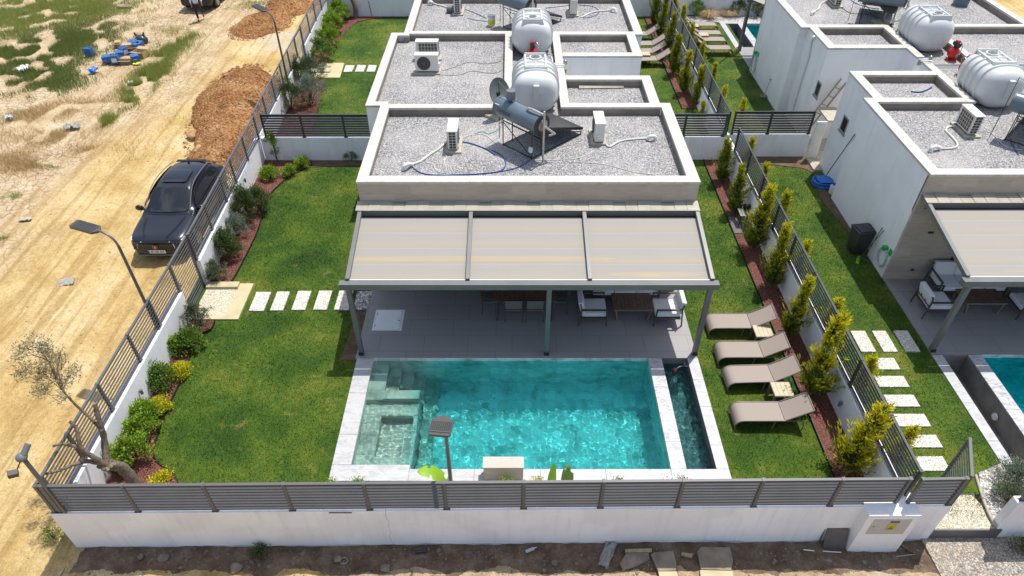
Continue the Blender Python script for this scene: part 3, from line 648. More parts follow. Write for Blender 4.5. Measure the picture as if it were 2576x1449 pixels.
# ---------------------------------------------------------------- houses
RZ, CZ0, CZ = 3.38, 3.585, 3.66
def house(label, fx, fy, faces):
    root = thing('house', label, 'house', (fx(0), fy(19), 0))
    def B(mb, x0, x1, y0, y1, z0, z1):
        ys = sorted((fy(y0), fy(y1))); mb.box(fx(x0), fx(x1), ys[0], ys[1], z0, z1)
    ysplit = 22.998
    wl = MB()
    B(wl, -4.10, 4.96, 15.56, 19.93, -.1, RZ - .03); B(wl, -4.58, 1.78, 19.93, ysplit, -.1, RZ - .03); B(wl, 1.78, 4.64, 19.93, 22.15, -.1, RZ - .03)
    # outer shell of the parapets, rendered white
    for a in ((-4.10, -3.95, 15.56, 19.93), (4.81, 4.96, 15.56, 20.0), (-4.58, -4.45, 19.94, ysplit), (-4.45, -4.1, 19.94, 20.06), (4.50, 4.64, 20.0, 22.15), (1.70, 4.5, 22.02, 22.15), (1.70, 1.78, 22.15, ysplit), (4.64, 4.81, 19.8, 20.0)):
        B(wl, *a, RZ - .03, CZ0)
    wl.build('wall', M['white_wall'], root)
    pi = MB()
    for a in ((-3.95, -3.85, 15.76, 19.77), (4.68, 4.81, 15.76, 19.8), (-4.45, -4.35, 20.06, ysplit), (-3.95, -.24, 19.77, 20.0), (-4.1, -3.9, 20.0, 20.18), (-.24, 0, 19.77, ysplit), (1.54, 1.70, 19.82, ysplit), (1.70, 1.78, 19.82, 22.02),
              (1.78, 4.64, 19.82, 20.0), (1.78, 4.5, 20.0, 20.08), (4.36, 4.5, 20.08, 22.02), (1.78, 4.36, 21.87, 22.02), (-3.95, 4.81, 15.6, 15.74)):
        B(pi, *a, RZ - .03, CZ0)
    pi.build('parapet', M['concrete_in'], root)
    st = MB(); B(st, -4.10, 4.96, 15.47, 15.6, 2.4, CZ0 - .001)
    B(st, 3.25, 4.96, 15.47, 15.56, 0, 2.4); B(st, -4.10, -3.0, 15.47, 15.56, 0, 2.4)
    st.build('stone_front', M['travertine'], root)
    cp = MB(); j = .002; ov = .02
    for a in ((-4.10 - ov, 4.96 + ov, 15.47 - ov, 15.76), (-4.10 - ov, -3.83, 15.76 + j, 19.75), (4.66, 4.96 + ov, 15.76 + j, 19.80), (-4.10 - ov, -.26, 19.75 + j, 20.02), (-4.58 - ov, -4.33, 19.94 - ov, ysplit), (-4.33 + j, -3.9, 20.02 + j, 20.2),
              (-4.33 + j, -4.122, 19.94 - ov, 20.02), (-.26 + j, .02, 19.75, ysplit), (1.52, 1.80, 19.80, ysplit), (1.80 + j, 4.96 + ov, 19.80 + j, 20.10), (4.34, 4.64 + ov, 20.10 + j, 22.15 + ov), (1.80 + j, 4.34 - j, 21.85, 22.15 + ov)):
        B(cp, *a, CZ0, CZ)
    cp.build('coping', M['coping'], root, bev=.006)
    rf = MB()
    for a in ((-3.86, 4.69, 15.73, 19.8), (.0, 1.55, 19.78, ysplit), (-4.36, -.23, 20.0, ysplit), (1.77, 4.37, 20.05, 21.9)): B(rf, *a, RZ - .02, RZ)
    rf.build('gravel_roof', M['gravel'], root)
    # sliding glass front behind the terrace furniture
    gl = MB(); B(gl, -3.0, 3.25, 15.54, 15.555, 0, 2.4); d = gl.build('glass_front', M['curtain'], root)
    fr = MB()
    for x in (-3.0, -1.45, .1, 1.65, 3.2): B(fr, x, x + .06, 15.49, 15.535, 0, 2.4)
    B(fr, -3.0, 3.25, 15.49, 15.535, 2.33, 2.4); B(fr, -3.0, 3.25, 15.49, 15.535, 0, .05); fr.build('door_frame', M['alu'], root)
    return root, B
fy_far = lambda y: 46 - y
h1, _ = house('white flat roofed house with a gravel roof directly behind the main pool terrace', ident, ident, 0)
h2, _ = house('attached rear white house whose gravel roof is cut by the top edge', ident, fy_far, 0)
h3, _ = house('right hand white house with stone front beside the neighbour terrace', mir, lambda y: y + .37, 0)
h4, _ = house('rear right white house whose wall holds the drainpipe', mir, lambda y: 46.74 - (y), 0)
# small square windows of the right hand houses
def wall_x(px, py, X):
    u = (px - 1288) / FPX; v = (py - 724.5) / FPX; t = X / u
    return Vector((X, (_c - v * _s) * t, CAMH + (-_s - v * _c) * t))
def window(root, ya, yb, za, zb, X):
    wf = MB(); e = .05
    wf.box(X - .02, X + .0, ya, yb, za, za + e); wf.box(X - .02, X, ya, yb, zb - e, zb); wf.box(X - .02, X, ya, ya + e, za + e, zb - e); wf.box(X - .02, X, yb - e, yb, za + e, zb - e)
    wf.box(X - .05, X, ya - .04, yb + .04, za - .05, za - .003)
    o = wf.build('window', M['alu'], root); p = MB(); p.box(X - .006, X, ya + e, yb - e, za + e, zb - e); q = p.build('pane', M['glass_dark'], None)
    q.data.transform(Matrix.Translation(-root.location)); q.parent = o
wx = mir(4.64)
a = wall_x((2996 + 893 / 2.3373) / 1.59, (1165 / 2.3373) / 1.59, wx); window(h3, a.y - .22, a.y + .22, a.z - .28, a.z + .28, wx)
b_ = wall_x((2996 + 645 / 2.3373) / 1.59, (835 / 2.3373) / 1.59, wx); window(h4, b_.y - .2, b_.y + .2, b_.z - .28, b_.z + .28, wx)
# drainpipe
dp = [wall_x((2996 + zx / 2.3373) / 1.59, (zy / 2.3373) / 1.59, mir(4.62) - .08) for zx, zy in ((605, 350), (580, 385), (555, 520), (480, 760), (400, 1030), (380, 1095))]
m = MB(); m.tube(dp, .045, 10); m.sph(tuple(dp[0]), .075, 12, 8); m.build('drainpipe', M['plastic_white'], h4, smooth=True)
# marks on the stone front of the right house
m = MB()
for zx, zy, wd, hh in ((1700, 770, .16, .07), (1525, 1118, .09, .07)):
    px, py = (2996 + zx / 2.3373) / 1.59, (600 + zy / 2.3373) / 1.59; v = (py - 724.5) / FPX; t = 15.84 / (_c - v * _s); X = (px - 1288) / FPX * t; Z = CAMH + (-_s - v * _c) * t
    m.box(X - wd / 2, X + wd / 2, 15.825, 15.835, Z - hh / 2, Z + hh / 2)
m.build('wall_socket', M['black'], h3)

# ---------------------------------------------------------------- garden walls
def wall(name, label, a, b, th, z0, z1, side=1, mat='wall_paint', cap=None):
    a = Vector((*a, 0)); b = Vector((*b, 0)); d = (b - a).normalized(); n = Vector((-d.y, d.x, 0)) * side
    m = MB(); P = [a, b, b + n * th, a + n * th]; m.prism([(p.x, p.y) for p in P], z0, z1)
    return tag(m.build(name, M[mat], bev=.006), label, 'wall')
fyw = lambda x: 7.42 + .0095 * (x + 9)
wall('garden_wall', 'long white front wall with grey grime along its foot', (-9.3, fyw(-9.3)), (8.93, fyw(8.93)), .2, -.7, .9)
wall('garden_wall', 'white front wall of the neighbour plot right of the open gate', (10.3, 7.63), (24, 7.74), .2, -.7, .9)
wall('garden_wall', 'white left side wall between the front corner and the side gate', (-9.10, 7.63), (-9.10, 14.2), .2, -.7, .9)
wall('garden_wall', 'white left side wall beyond the gate beside the dark shrubs', (-9.10, 15.6), (-9.42, 22.95), .2, -.7, .9)
wall('garden_wall', 'white left side wall of the rear garden with a shrub hedge', (-9.46, 23.0), (-9.72, 30.4), .2, -.7, .9)
wall('garden_wall', 'far left side wall up to the top edge', (-9.78, 31.9), (-10.1, 38.5), .2, -.7, .9)
wall('garden_wall', 'white cross wall left of the main house behind the small shrubs', (-9.38, 22.9), (-4.62, 22.9), .16, -.3, .9)
wall('garden_wall', 'white cross wall right of the main house behind the first cypress', (4.66, 22.95), (7.95, 22.95), .16, -.3, .9)
wall('garden_wall', 'white cross wall beside the white plastic door', (8.15, 23.15), (11.22, 23.15), .16, -.3, .9)
wall('garden_wall', 'white dividing wall behind the cypresses beside the loungers', (7.96, 7.72), (7.96, 22.95), .19, -.3, .9, -1)
wall('garden_wall', 'white dividing wall of the rear gardens between two cypress rows', (7.96, 23.15), (7.96, 38.4), .19, -.3, .9, -1)
wall('garden_wall', 'white end wall of the rear left garden at the top edge', (-10.1, 38.45), (8.1, 38.45), .18, -.4, 1.35)
wall('garden_wall', 'white end wall of the neighbour rear garden behind the pale grasses', (8.3, 38.75), (24, 38.75), .18, -.4, 1.35)

# ---------------------------------------------------------------- fences
def fence(label, a, b, z0, ts=None, n=None, mat='fence', side=1, h=.93, slats=9, posts=True, name='slat_fence', cat='fence', out=0.0, wide=.046, lip=.017):
    a = Vector((*a, 0)); b = Vector((*b, 0)); L = (b - a).length; d = (b - a) / L; nr = Vector((-d.y, d.x, 0)) * side
    root = thing(name, label, cat, (a.x, a.y, z0)); ang = math.atan2(d.y, d.x)
    if ts is None: ts = [L * i / n for i in range(n + 1)]
    T = lambda t: Matrix.Translation(a + d * t + Vector((0, 0, z0))) @ Matrix.Rotation(ang, 4, 'Z')
    for t in ts:
        m = MB(T(t)); m.box(-.03, .03, -.03, .03, .0, h - .004); m.box(-.034, .034, -.038, .038, h - .004, h + .006); m.box(-.07, .07, -.045, .045, .0, .012)
        m.build('post', M[mat], root)
    for t0, t1 in zip(ts, ts[1:]):
        if t1 - t0 < .3: pass
        m = MB(T(t0)); ln = t1 - t0
        for k in range(slats):
            z = .07 + (h - .13) * k / (slats - 1)
            rot = Matrix.Translation((0, 0, z)) @ Matrix.Rotation(R(-58) * side, 4, 'X')
            m.box(.03, ln - .03, -.004, .004, -wide / 2, wide / 2, rot)
            th = R(-58) * side; yl = wide / 2 * math.sin(th); zl = z - wide / 2 * math.cos(th); m.box(.031, ln - .031, yl - .004, yl + .004, zl - lip, zl + .002)
        m.box(.03, ln - .03, -.028, .028, h - .03, h - .006)
        m.build('slat_panel', M[mat], root)
    return root
xs = [-9.08] + [-7.53 + 1.553 * k for k in range(10)] + [7.76]
fence('long grey slat fence on top of the front wall', (-9.22, fyw(-9.2) + .05), (7.9, fyw(7.9) + .05), .9, [x + 9.22 for x in [-9.2] + xs])
fence('short grey slat fence on the front wall between meter cabinet and open gate', (8.0, 7.62), (8.9, 7.64), .9, [0, .86])
for o_ in [fence('left side slat fence from the front corner to the side gate', (-9.19, 7.55), (-9.19, 14.25), .9, [0, .12, 1.15, 2.5, 4.05, 5.3, 6.68], side=-1, wide=.075, lip=.046)]: pass
fence('left side slat fence beside the parked dark car', (-9.2, 15.62), (-9.42, 22.9), .9, [0, 1.5, 3.05, 4.2, 5.7, 7.25], side=-1, wide=.075, lip=.046)
fence('left side slat fence of the rear garden', (-9.5, 23.05), (-9.78, 30.5), .9, n=5, side=-1, wide=.075, lip=.046)
fence('farthest left side slat fence running out at the top edge', (-9.84, 31.9), (-10.1, 38.5), .9, n=4, side=-1, wide=.075, lip=.046)
fence('anthracite slat fence on the cross wall left of the main house', (-9.3, 22.98), (-4.66, 22.98), .9, [.12, 1.55, 3.1, 4.6], mat='fence_dark', side=1, wide=.066)
fence('anthracite slat fence on the cross wall right of the main house', (4.7, 23.03), (7.95, 23.03), .9, [0, 1.7, 3.2], mat='fence_dark', wide=.066)
fence('anthracite slat fence on the cross wall beside the white plastic door', (8.15, 23.23), (11.2, 23.23), .9, [.1, 1.45, 3.0], mat='fence_dark', wide=.066)
fence('dividing slat fence behind the cypresses beside the loungers', (8.04, 7.75), (8.04, 23.0), .9, [0.05] + [1.45 + 1.59 * k for k in range(9)], mat='fence_dark', side=1, wide=.080)
fence('dividing slat fence between the two rear gardens', (8.04, 23.2), (8.04, 38.4), .9, n=10, mat='fence_dark', side=1, wide=.080)
fence('slat fence at the bottom right corner on the neighbour wall', (10.42, 7.74), (14, 7.77), .9, [0, 1.5, 3.0])
# light rail strips at the foot of the dividing fence
for i, (y0, y1, lb) in enumerate(((7.8, 22.9, 'light metal strip along the foot of the dividing fence by the loungers'), (23.3, 38.3, 'light metal strip along the foot of the rear dividing fence'))):
    m = MB(); m.box(7.985, 8.0, y0, y1, .903, .93); m.box(8.08, 8.095, y0, y1, .903, .93); tag(m.build('base_rail', M['rail']), lb, 'rail')
# gates
def gate(label, a, b, z0, h, vert=False, mat='fence', sg=1, sw=.024):
    a = Vector((*a, 0)); b = Vector((*b, 0)); L = (b - a).length; d = (b - a) / L
    root = thing('garden_gate', label, 'gate', (a.x, a.y, z0)); T = Matrix.Translation(a + Vector((0, 0, z0))) @ Matrix.Rotation(math.atan2(d.y, d.x), 4, 'Z')
    m = MB(T); m.box(0, .05, -.03, .03, 0, h); m.box(L - .05, L, -.03, .03, 0, h); m.box(.05, L - .05, -.029, .029, h - .05, h); m.box(.05, L - .05, -.029, .029, 0, .05); m.build('frame', M[mat], root)
    m = MB(T); n = 17
    for k in range(n):
        z = .1 + (h - .2) * k / (n - 1); rot = Matrix.Translation((0, 0, z)) @ Matrix.Rotation(R(58) * sg, 4, 'X'); m.box(.05, L - .05, -.005, .005, -sw, sw, rot)
    m.build('slat_panel', M[mat], root)
    m = MB(T); m.box(.08, .12, -.06, .06, .98, 1.02); m.box(.08, .22, .05, .065, .98, 1.02); m.box(.08, .22, -.065, -.05, .98, 1.02); m.build('handle', M['steel'], root)
gate('grey slatted side gate in the left wall in front of the dark car', (-9.22, 14.28), (-9.24, 15.56), -.02, 1.82)
gate('grey slatted side gate of the rear left garden', (-9.8, 30.5), (-9.84, 31.85), -.02, 1.82)
gate('open slatted gate standing inward beside the neighbour stepping stones', (8.98, 7.68), (9.41, 8.61), .0, 1.82, sg=-1, sw=.014)

m = MB(); m.box(11.3, 15, 22.6, 24.7, -.3, -.02); m.build('side_passage', M['path_wash'], kind='structure')
m = MB(); m.box(1.8, 4.9, 22.1, 23.9, -.3, -.02); m.build('inner_passage', M['pad'], kind='structure')

# ================================================================ PERGOLAS
def pergola(label, fx, fy, dy_rear=0.0):
    root = thing('pergola', label, 'pergola', (fx(.4), fy(13.9), 0))
    xs_ = (-4.05, -1.09, 1.92, 4.93)
    for x in (-4.03, .92, 4.89):
        m = MB(); m.box(fx(x) - .06, fx(x) + .06, fy(12.72) - .06, fy(12.72) + .06, 0, 2.30); m.build('post', M['frame'], root, bev=.004)
        m = MB(); m.box(fx(x) - .065, fx(x) + .065, fy(12.655) - .02, fy(12.655), .0, .10); m.build('post_foot', M['dark'], root)
    x0, x1 = sorted((fx(-4.24), fx(5.08)))
    m = MB(); m.box(x0, x1, fy(12.66), fy(12.84), 2.30, 2.47); m.build('front_beam', M['frame'], root, bev=.004)
    y0, z0, y1, z1 = fy(12.84), 2.44, fy(15.08) + dy_rear, 2.90
    for x in xs_:
        m = MB(); m.beam((fx(x), y0 + .0, z0 + .03), (fx(x), y1, z1 + .03), .10, .13); m.build('rafter', M['frame'], root, bev=.003)
    m = MB(); m.box(min(fx(-4.1), fx(4.98)), max(fx(-4.1), fx(4.98)), y1, y1 + .05, z1 - .12, z1 + .10); m.build('rear_beam', M['frame'], root)
    for xa, xb in zip(xs_, xs_[1:]):
        a, b = sorted((fx(xa), fx(xb))); a += .046; b -= .046
        m = MB(); ya, za, yb, zb = y0 + .06, z0 - .0, y1 - .16, z1 - .045
        N = 14; P = []
        for i in range(N + 1):
            t = i / N; zz = za + (zb - za) * t - .006 * (1 - math.cos(2 * PI * t * 4.0)) * .5
            P += [(a, ya + (yb - ya) * t, zz), (b, ya + (yb - ya) * t, zz)]
        m.add(P, [(2 * i, 2 * i + 1, 2 * i + 3, 2 * i + 2) for i in range(N)]); m.add([(p[0], p[1], p[2] - .012) for p in P], [(2 * i + 2, 2 * i + 3, 2 * i + 1, 2 * i) for i in range(N)])
        m.build('fabric_panel', M['fabric'], root, smooth=True)
        m = MB(); m.cyl((a, ya - .03, za + .01), (b, ya - .03, za + .01), .018, n=8); m.build('front_bar', M['plastic_white'], root, smooth=True)
        m = MB(); m.box(a, b, yb - .06, y1, zb - .10, zb - .025); m.build('gutter', M['dark'], root)
    # ribbed flashing up to the stone front
    xa, xb = sorted((fx(-4.16), fx(5.0))); n = 28; m = MB()
    for i in range(n):
        a = xa + (xb - xa) * i / n; b = xa + (xb - xa) * (i + 1) / n; k = .012
        yr, zr = fy(15.45) + dy_rear, 3.06 + .012 * math.sin(i * 1.7)
        m.add([(a, y1 - .02, z1 + .115), (b - k, y1 - .02, z1 + .115), (b - k, yr, zr), (a, yr, zr)], [(0, 1, 2, 3)])
        m.add([(b - k, y1 - .02, z1 + .105), (b, y1 - .02, z1 + .105), (b, yr, zr - .01), (b - k, yr, zr - .01)], [(0, 1, 2, 3)])
    m.build('flashing', M['flash'], root)
    m = MB(); m.box(xa, xb, fy(15.45) + dy_rear - .09, fy(15.45) + dy_rear + .01, 3.0, 3.045); m.build('flashing_gutter', M['frame'], root)
    return root
pergola('grey pergola with three beige fabric panels over the main terrace', ident, ident)
pergola('grey pergola with beige fabric panels over the neighbour terrace, cut by the right edge', mir, lambda y: y + .12, .25)
m = MB(); pc = thing('pergola', 'far grey pergola post and beam end beside the rear pool', 'pergola', (11.4, 33.6, 0))
m.box(11.30, 11.42, 33.5, 33.62, 0, 2.35); m.build('post', M['frame'], pc); m = MB(); m.box(11.2, 20.4, 33.5, 33.66, 2.35, 2.5); m.build('front_beam', M['frame'], pc)
m = MB(); m.add([(11.4, 33.4, 2.5), (20.3, 33.4, 2.5), (20.3, 31.2, 2.95), (11.4, 31.2, 2.95)], [(0, 1, 2, 3)]); m.build('fabric_panel', M['fabric'], pc)

# ================================================================ TERRACE THINGS
h = thing('access_hatch', 'white square access hatch set in the shaded terrace floor', 'hatch', (-3.48, 14.02, 0))
m = MB(); m.box(-3.90, -3.07, 13.59, 14.44, .001, .012); m.build('frame', M['plastic_white'], h)
m = MB(); m.box(-3.84, -3.15, 13.66, 14.41, .0125, .022); m.build('lid', M['white_wall'], h, bev=.003)
m = MB(); m.cyl((-3.19, 13.98, .022), (-3.19, 13.98, .03), .022); m.build('knob', M['black'], h, smooth=True)
m = MB(); m.box(-3.845, -3.82, 14.2, 14.3, .023, .03); m.build('hinge', M['steel'], h); m = MB(); m.box(-3.845, -3.82, 13.72, 13.82, .023, .03); m.build('hinge', M['steel'], h)

def plank_table(name, label, cat, loc, L, W, H, n, mat, legs, rz=0, leg_in=.12, group=None):
    t = thing(name, label, cat, loc, rz, group)
    m = MB()
    for i in range(n): a = -L / 2 + L * i / n; m.box(a + .003, a + L / n - .003, -W / 2 + .02, W / 2 - .02, H - .022, H)
    m.build('tabletop', M[mat], t, world=False)
    m = MB(); m.box(-L / 2, L / 2, -W / 2, -W / 2 + .02, H - .05, H - .004); m.box(-L / 2, L / 2, W / 2 - .02, W / 2, H - .05, H - .004); m.box(-L / 2 - .012, -L / 2, -W / 2, W / 2, H - .05, H - .004); m.box(L / 2, L / 2 + .012, -W / 2, W / 2, H - .05, H - .004)
    m.build('apron', M[legs], t, world=False)
    for sx in (-1, 1):
        for sy in (-1, 1):
            m = MB(); m.beam((sx * (L / 2 - leg_in * .4), sy * (W / 2 - .05), H - .05), (sx * (L / 2 - leg_in), sy * (W / 2 - .03), 0), .045, .07, (0, 1, 0)); m.build('leg', M[legs], t, world=False)
    return t
plank_table('dining_table', 'long dark plank dining table in the pergola shade', 'table', (.35, 14.48, 0), 1.78, .95, .75, 13, 'table_wood', 'chair_metal')
plank_table('coffee_table', 'brown plank coffee table between the two white cushioned armchairs', 'table', (3.40, 14.38, 0), 1.08, .74, .40, 10, 'table_wood', 'lounge_frame')
plank_table('coffee_table', 'dark coffee table on the neighbour terrace', 'table', (13.40, 14.66, 0), 1.12, .76, .40, 10, 'table_wood', 'lounge_frame')

def dining_chair(label, loc, rz):
    t = thing('dining_chair', label, 'chair', loc, rz, 'chairs round the dining table')
    m = MB(); m.box(-.23, .23, -.02, .42, .43, .455); m.build('seat', M['mesh_seat'], t, bev=.008, world=False)
    m = MB(); m.add([(-.22, -.03, .50), (.22, -.03, .50), (.23, -.09, .84), (-.23, -.09, .84), (-.22, -.045, .50), (.22, -.045, .50), (.23, -.105, .84), (-.23, -.105, .84)], [(0, 1, 2, 3), (7, 6, 5, 4), (0, 3, 7, 4), (1, 5, 6, 2), (3, 2, 6, 7), (0, 4, 5, 1)]); m.build('backrest', M['mesh_seat'], t, world=False)
    for sx in (-1, 1):
        m = MB(); m.tube([(sx * .245, -.05, 0), (sx * .25, -.03, .45), (sx * .25, -.10, .86)], .013, 6); m.build('rear_leg', M['chair_metal'], t, world=False)
        m = MB(); m.tube([(sx * .25, .42, 0), (sx * .25, .40, .63), (sx * .25, -.05, .65)], .013, 6); m.build('front_leg', M['chair_metal'], t, world=False)
    m = MB(); m.box(-.25, .25, -.055, -.035, .44, .46); m.build('stretcher', M['lounge_frame'], t, world=False)
    return t
dining_chair('grey mesh dining chair with its back to the pool, left of the pair', (.05, 13.98, 0), 0)
dining_chair('grey mesh dining chair with its back to the pool, beside the middle post', (.64, 13.98, 0), 0)
dining_chair('grey mesh dining chair at the left end of the dark table', (-.80, 14.5, 0), R(-90))
dining_chair('grey mesh dining chair at the right end of the dark table', (1.52, 14.5, 0), R(90))
dining_chair('dark mesh dining chair on the house side of the table, left one', (.05, 15.02, 0), R(180))
dining_chair('dark mesh dining chair on the house side of the table, right one', (.64, 15.02, 0), R(180))
def lounge_chair(label, loc, rz, wid=.72, name='armchair', cat='armchair', n=1, back=True):
    t = thing(name, label, cat, loc, rz); W = wid / 2; fm = 'chair_metal'
    for k in range(n):
        a = -W + .04 + (wid - .08) * k / n; b = a + (wid - .08) / n - .01
        m = MB(); m.box(a, b, -.36, .33, .30, .44); m.build('seat_cushion', M['cushion'], t, bev=.035, smooth=True, world=False)
        m = MB(Matrix.Translation((0, -.30, .42)) @ Matrix.Rotation(R(14), 4, 'X')); m.box(a, b, -.09, .05, 0, .42); m.build('back_cushion', M['cushion'], t, bev=.035, smooth=True, world=False)
    for sx in (-1, 1):
        m = MB(); m.beam((sx * W, .34, 0), (sx * W, .30, .60), .035, .035); m.beam((sx * W, -.44, .0), (sx * W, -.38, .62), .035, .035); m.beam((sx * W, .325, .60), (sx * W, -.40, .60), .05, .03); m.beam((sx * W, -.38, .6), (sx * W, -.42, .78), .035, .03)
        m.build('arm_frame', M[fm], t, world=False)
    m = MB(); m.box(-W, W, -.38, .34, .25, .29); m.build('seat_frame', M[fm], t, world=False)
    m = MB(); m.box(-W, W, -.43, -.40, .74, .78); m.box(-W, W, -.415, -.385, .42, .46)
    q = max(3, int(wid / .2))
    for i in range(1, q): x = -W + wid * i / q; m.beam((x, -.41, .46), (x, -.42, .75), .03, .02)
    m.build('back_frame', M[fm], t, world=False)
    return t
lounge_chair('white cushioned armchair left of the brown coffee table', (2.30, 14.14, 0), R(-90))
lounge_chair('white cushioned armchair right of the brown coffee table, partly in the sun', (4.30, 14.14, 0), R(90))
lounge_chair('long white cushioned sofa behind the coffee table at the house wall', (3.25, 15.06, 0), R(180), 1.95, 'sofa', 'sofa', 3)
lounge_chair('white armchair seen from behind on the neighbour terrace', (12.05, 14.44, 0), R(-90))
lounge_chair('white armchair right of the neighbour coffee table', (14.6, 14.4, 0), R(90))
lounge_chair('long white sofa on the neighbour terrace by the stone wall', (13.35, 15.25, 0), R(180), 1.95, 'sofa', 'sofa', 3)

def lounger_proto():
    t = thing('sun_lounger', 'x', 'sun lounger', (0, 0, 0), 0, 'taupe sun loungers')
    # local: foot end at x=0, head towards +x
    prof = [(0, .10), (.015, .20), (.06, .285), (.13, .325), (.25, .335), (1.15, .335)]
    m = MB(); W = .275
    def strip(pr, w, th=.012):
        P = []; n = len(pr)
        for x, z in pr: P += [(x, -w, z), (x, w, z)]
        for x, z in pr: P += [(x + th * .3, -w, z - th), (x + th * .3, w, z - th)]
        f = [(2 * i, 2 * i + 2, 2 * i + 3, 2 * i + 1) for i in range(n - 1)] + [(2 * n + 2 * i + 1, 2 * n + 2 * i + 3, 2 * n + 2 * i + 2, 2 * n + 2 * i) for i in range(n - 1)]
        m.add(P, f)
    strip(prof, W); m.build('seat_sling', M['sling'], t, smooth=True, world=False)
    m = MB(); strip([(1.165, .335), (1.45, .50), (1.74, .70)], W - .005); m.build('back_sling', M['sling'], t, smooth=True, world=False)
    for s_ in (-1, 1):
        m = MB(); m.tube(curve_pts([(.05, s_ * .29, 0), (.0, s_ * .29, .12), (.03, s_ * .29, .24), (.13, s_ * .29, .32), (.3, s_ * .29, .335), (1.16, s_ * .29, .335)], 4), .016, 6); m.build('side_rail', M['lounge_frame'], t, smooth=True, world=False)
        m = MB(); m.tube([(1.16, s_ * .285, .335), (1.75, s_ * .285, .705)], .016, 6); m.build('back_rail', M['lounge_frame'], t, world=False)
        m = MB(); m.tube(curve_pts([(1.16, s_ * .27, .31), (1.5, s_ * .27, .30), (1.62, s_ * .27, .24), (1.66, s_ * .27, 0)], 4), .014, 6); m.build('leg', M['lounge_frame'], t, smooth=True, world=False)
        m = MB(); m.tube([(.95, s_ * .26, .32), (.93, s_ * .26, 0)], .014, 6); m.build('leg', M['lounge_frame'], t, world=False)
    m = MB(); m.tube([(1.75, -.285, .705), (1.75, .285, .705)], .016, 6); m.tube([(1.16, -.285, .34), (1.16, .285, .34)], .014, 6); m.build('head_bar', M['lounge_frame'], t, world=False)
    m = MB(); m.tube([(1.5, -.2, .52), (1.58, -.2, .22), (1.58, .2, .22), (1.5, .2, .52)], .01, 6); m.build('back_prop', M['steel'], t, world=False)
    return t
L0 = lounger_proto()
pl = [((5.40, 13.67), 0, 'taupe sun lounger nearest the pergola post'), ((5.41, 12.58), 0, 'taupe sun lounger between the two small plank tables'), ((5.44, 11.70), R(2), 'taupe sun lounger beside the lower plank table, its back raised steepest'),
      ((5.34, 10.51), 0, 'taupe sun lounger nearest the front wall'),
      ((5.75, 31.8), R(3), 'rear left garden lounger nearest the white parapet corner'), ((5.7, 32.75), R(3), 'second rear left lounger, beside the small plank table'), ((5.85, 33.7), R(3), 'third rear left lounger from the house'), ((5.75, 35.0), R(3), 'farthest rear left lounger under the end wall'),
      ((10.85, 33.2), R(180), 'neighbour rear lounger nearest the pergola post'), ((10.83, 34.3), R(180), 'neighbour rear lounger second from the pergola post'), ((10.82, 35.2), R(180), 'neighbour rear lounger third from the pergola post'), ((10.85, 36.4), R(180), 'neighbour rear lounger nearest the end wall')]
for i, (p, rz, lb) in enumerate(pl):
    if i == 0: L0.location = (*p, LZ); L0['label'] = lb
    else: dup(L0, (*p, LZ), rz, lb)
def side_table(p, lb):
    return plank_table('side_table', lb, 'table', (*p, LZ), .46, .47, .41, 4, 'teak', 'lounge_frame', group='small plank side tables', leg_in=.03)
for p, lb in [((6.78, 13.2), 'small light plank side table between the first two loungers'), ((6.68, 11.15), 'small light plank side table between the lower two loungers'), ((6.4, 32.25), 'small plank side table by the rear left loungers'),
              ((9.5, 36.0), 'far small plank table between neighbour rear loungers'), ((9.75, 34.75), 'near small plank table between neighbour rear loungers')]: side_table(p, lb)
# planting-bed slab with the little seat on it
m = MB()
for i in range(4): m.box(7.29, 7.96, 18.15 + i * .24, 18.15 + i * .24 + .233, LZ, .015)
tag(m.build('paving_slab', M['panel_grey']), 'grey paved pad interrupting the red mulch bed', 'paving')
t = thing('garden_stool', 'small grey slatted stool with a black box behind a cypress', 'stool', (7.72, 18.75, .015))
m = MB()
for i in range(5): m.box(-.2 + i * .08, -.2 + i * .08 + .07, -.22, .22, .40, .42)
m.build('seat', M['steel'], t, world=False)
for sx in (-1, 1):
    for sy in (-1, 1): m = MB(); m.tube([(sx * .17, sy * .19, .4), (sx * .20, sy * .22, 0)], .012, 6); m.build('leg', M['black'], t, world=False)
m = MB(); m.box(.0, .2, .14, .3, .421, .55); m.build('box', M['black'], t, world=False)

# ---------------------------------------------------------------- stepping stones and slabs
def slab(label, poly, grp='stepping stones', mat='chip_slab', z=.012):
    m = MB(); m.prism([(p[0], p[1]) for p in poly], LZ - .02, z); return tag(m.build('stepping_stone', M[mat], bev=.006), label, 'stepping stone', grp)
rect = lambda x0, x1, y0, y1: [(x0, y0), (x1, y0), (x1, y1), (x0, y1)]
for r_, lb in [((-7.56, -7.13, 14.4, 15.22), 'white pebble stepping stone nearest the left gate slab'), ((-6.95, -6.58, 14.42, 15.24), 'white pebble stepping stone second from the gate slab'), ((-6.34, -5.95, 14.44, 15.27), 'white pebble stepping stone third from the gate slab'),
               ((-5.72, -5.33, 14.45, 15.28), 'white pebble stepping stone fourth from the gate slab'), ((-5.12, -4.70, 14.45, 15.28), 'white pebble stepping stone partly behind the left pergola post')]: slab(lb, rect(*r_))
slab('grey pebble slab in the soil strip touching the terrace', rect(-4.58, -4.14, 14.46, 15.26), mat='pebble'); slab('second grey slab at the terrace edge under the pergola beam', rect(-4.6, -4.15, 15.34, 15.58), mat='pad')
for q, lb in [([(870, 166), (893, 166), (885, 182), (864, 183)], 'rear garden white stepping stone nearest the rear gate slab'), ([(900, 165), (921, 166), (915, 182), (893, 182)], 'middle white stepping stone of the rear garden'), ([(928, 165), (948, 166), (943, 182), (922, 182)], 'rear garden white stepping stone nearest the house wall')]:
    slab(lb, [at(*p, LZ) for p in q])
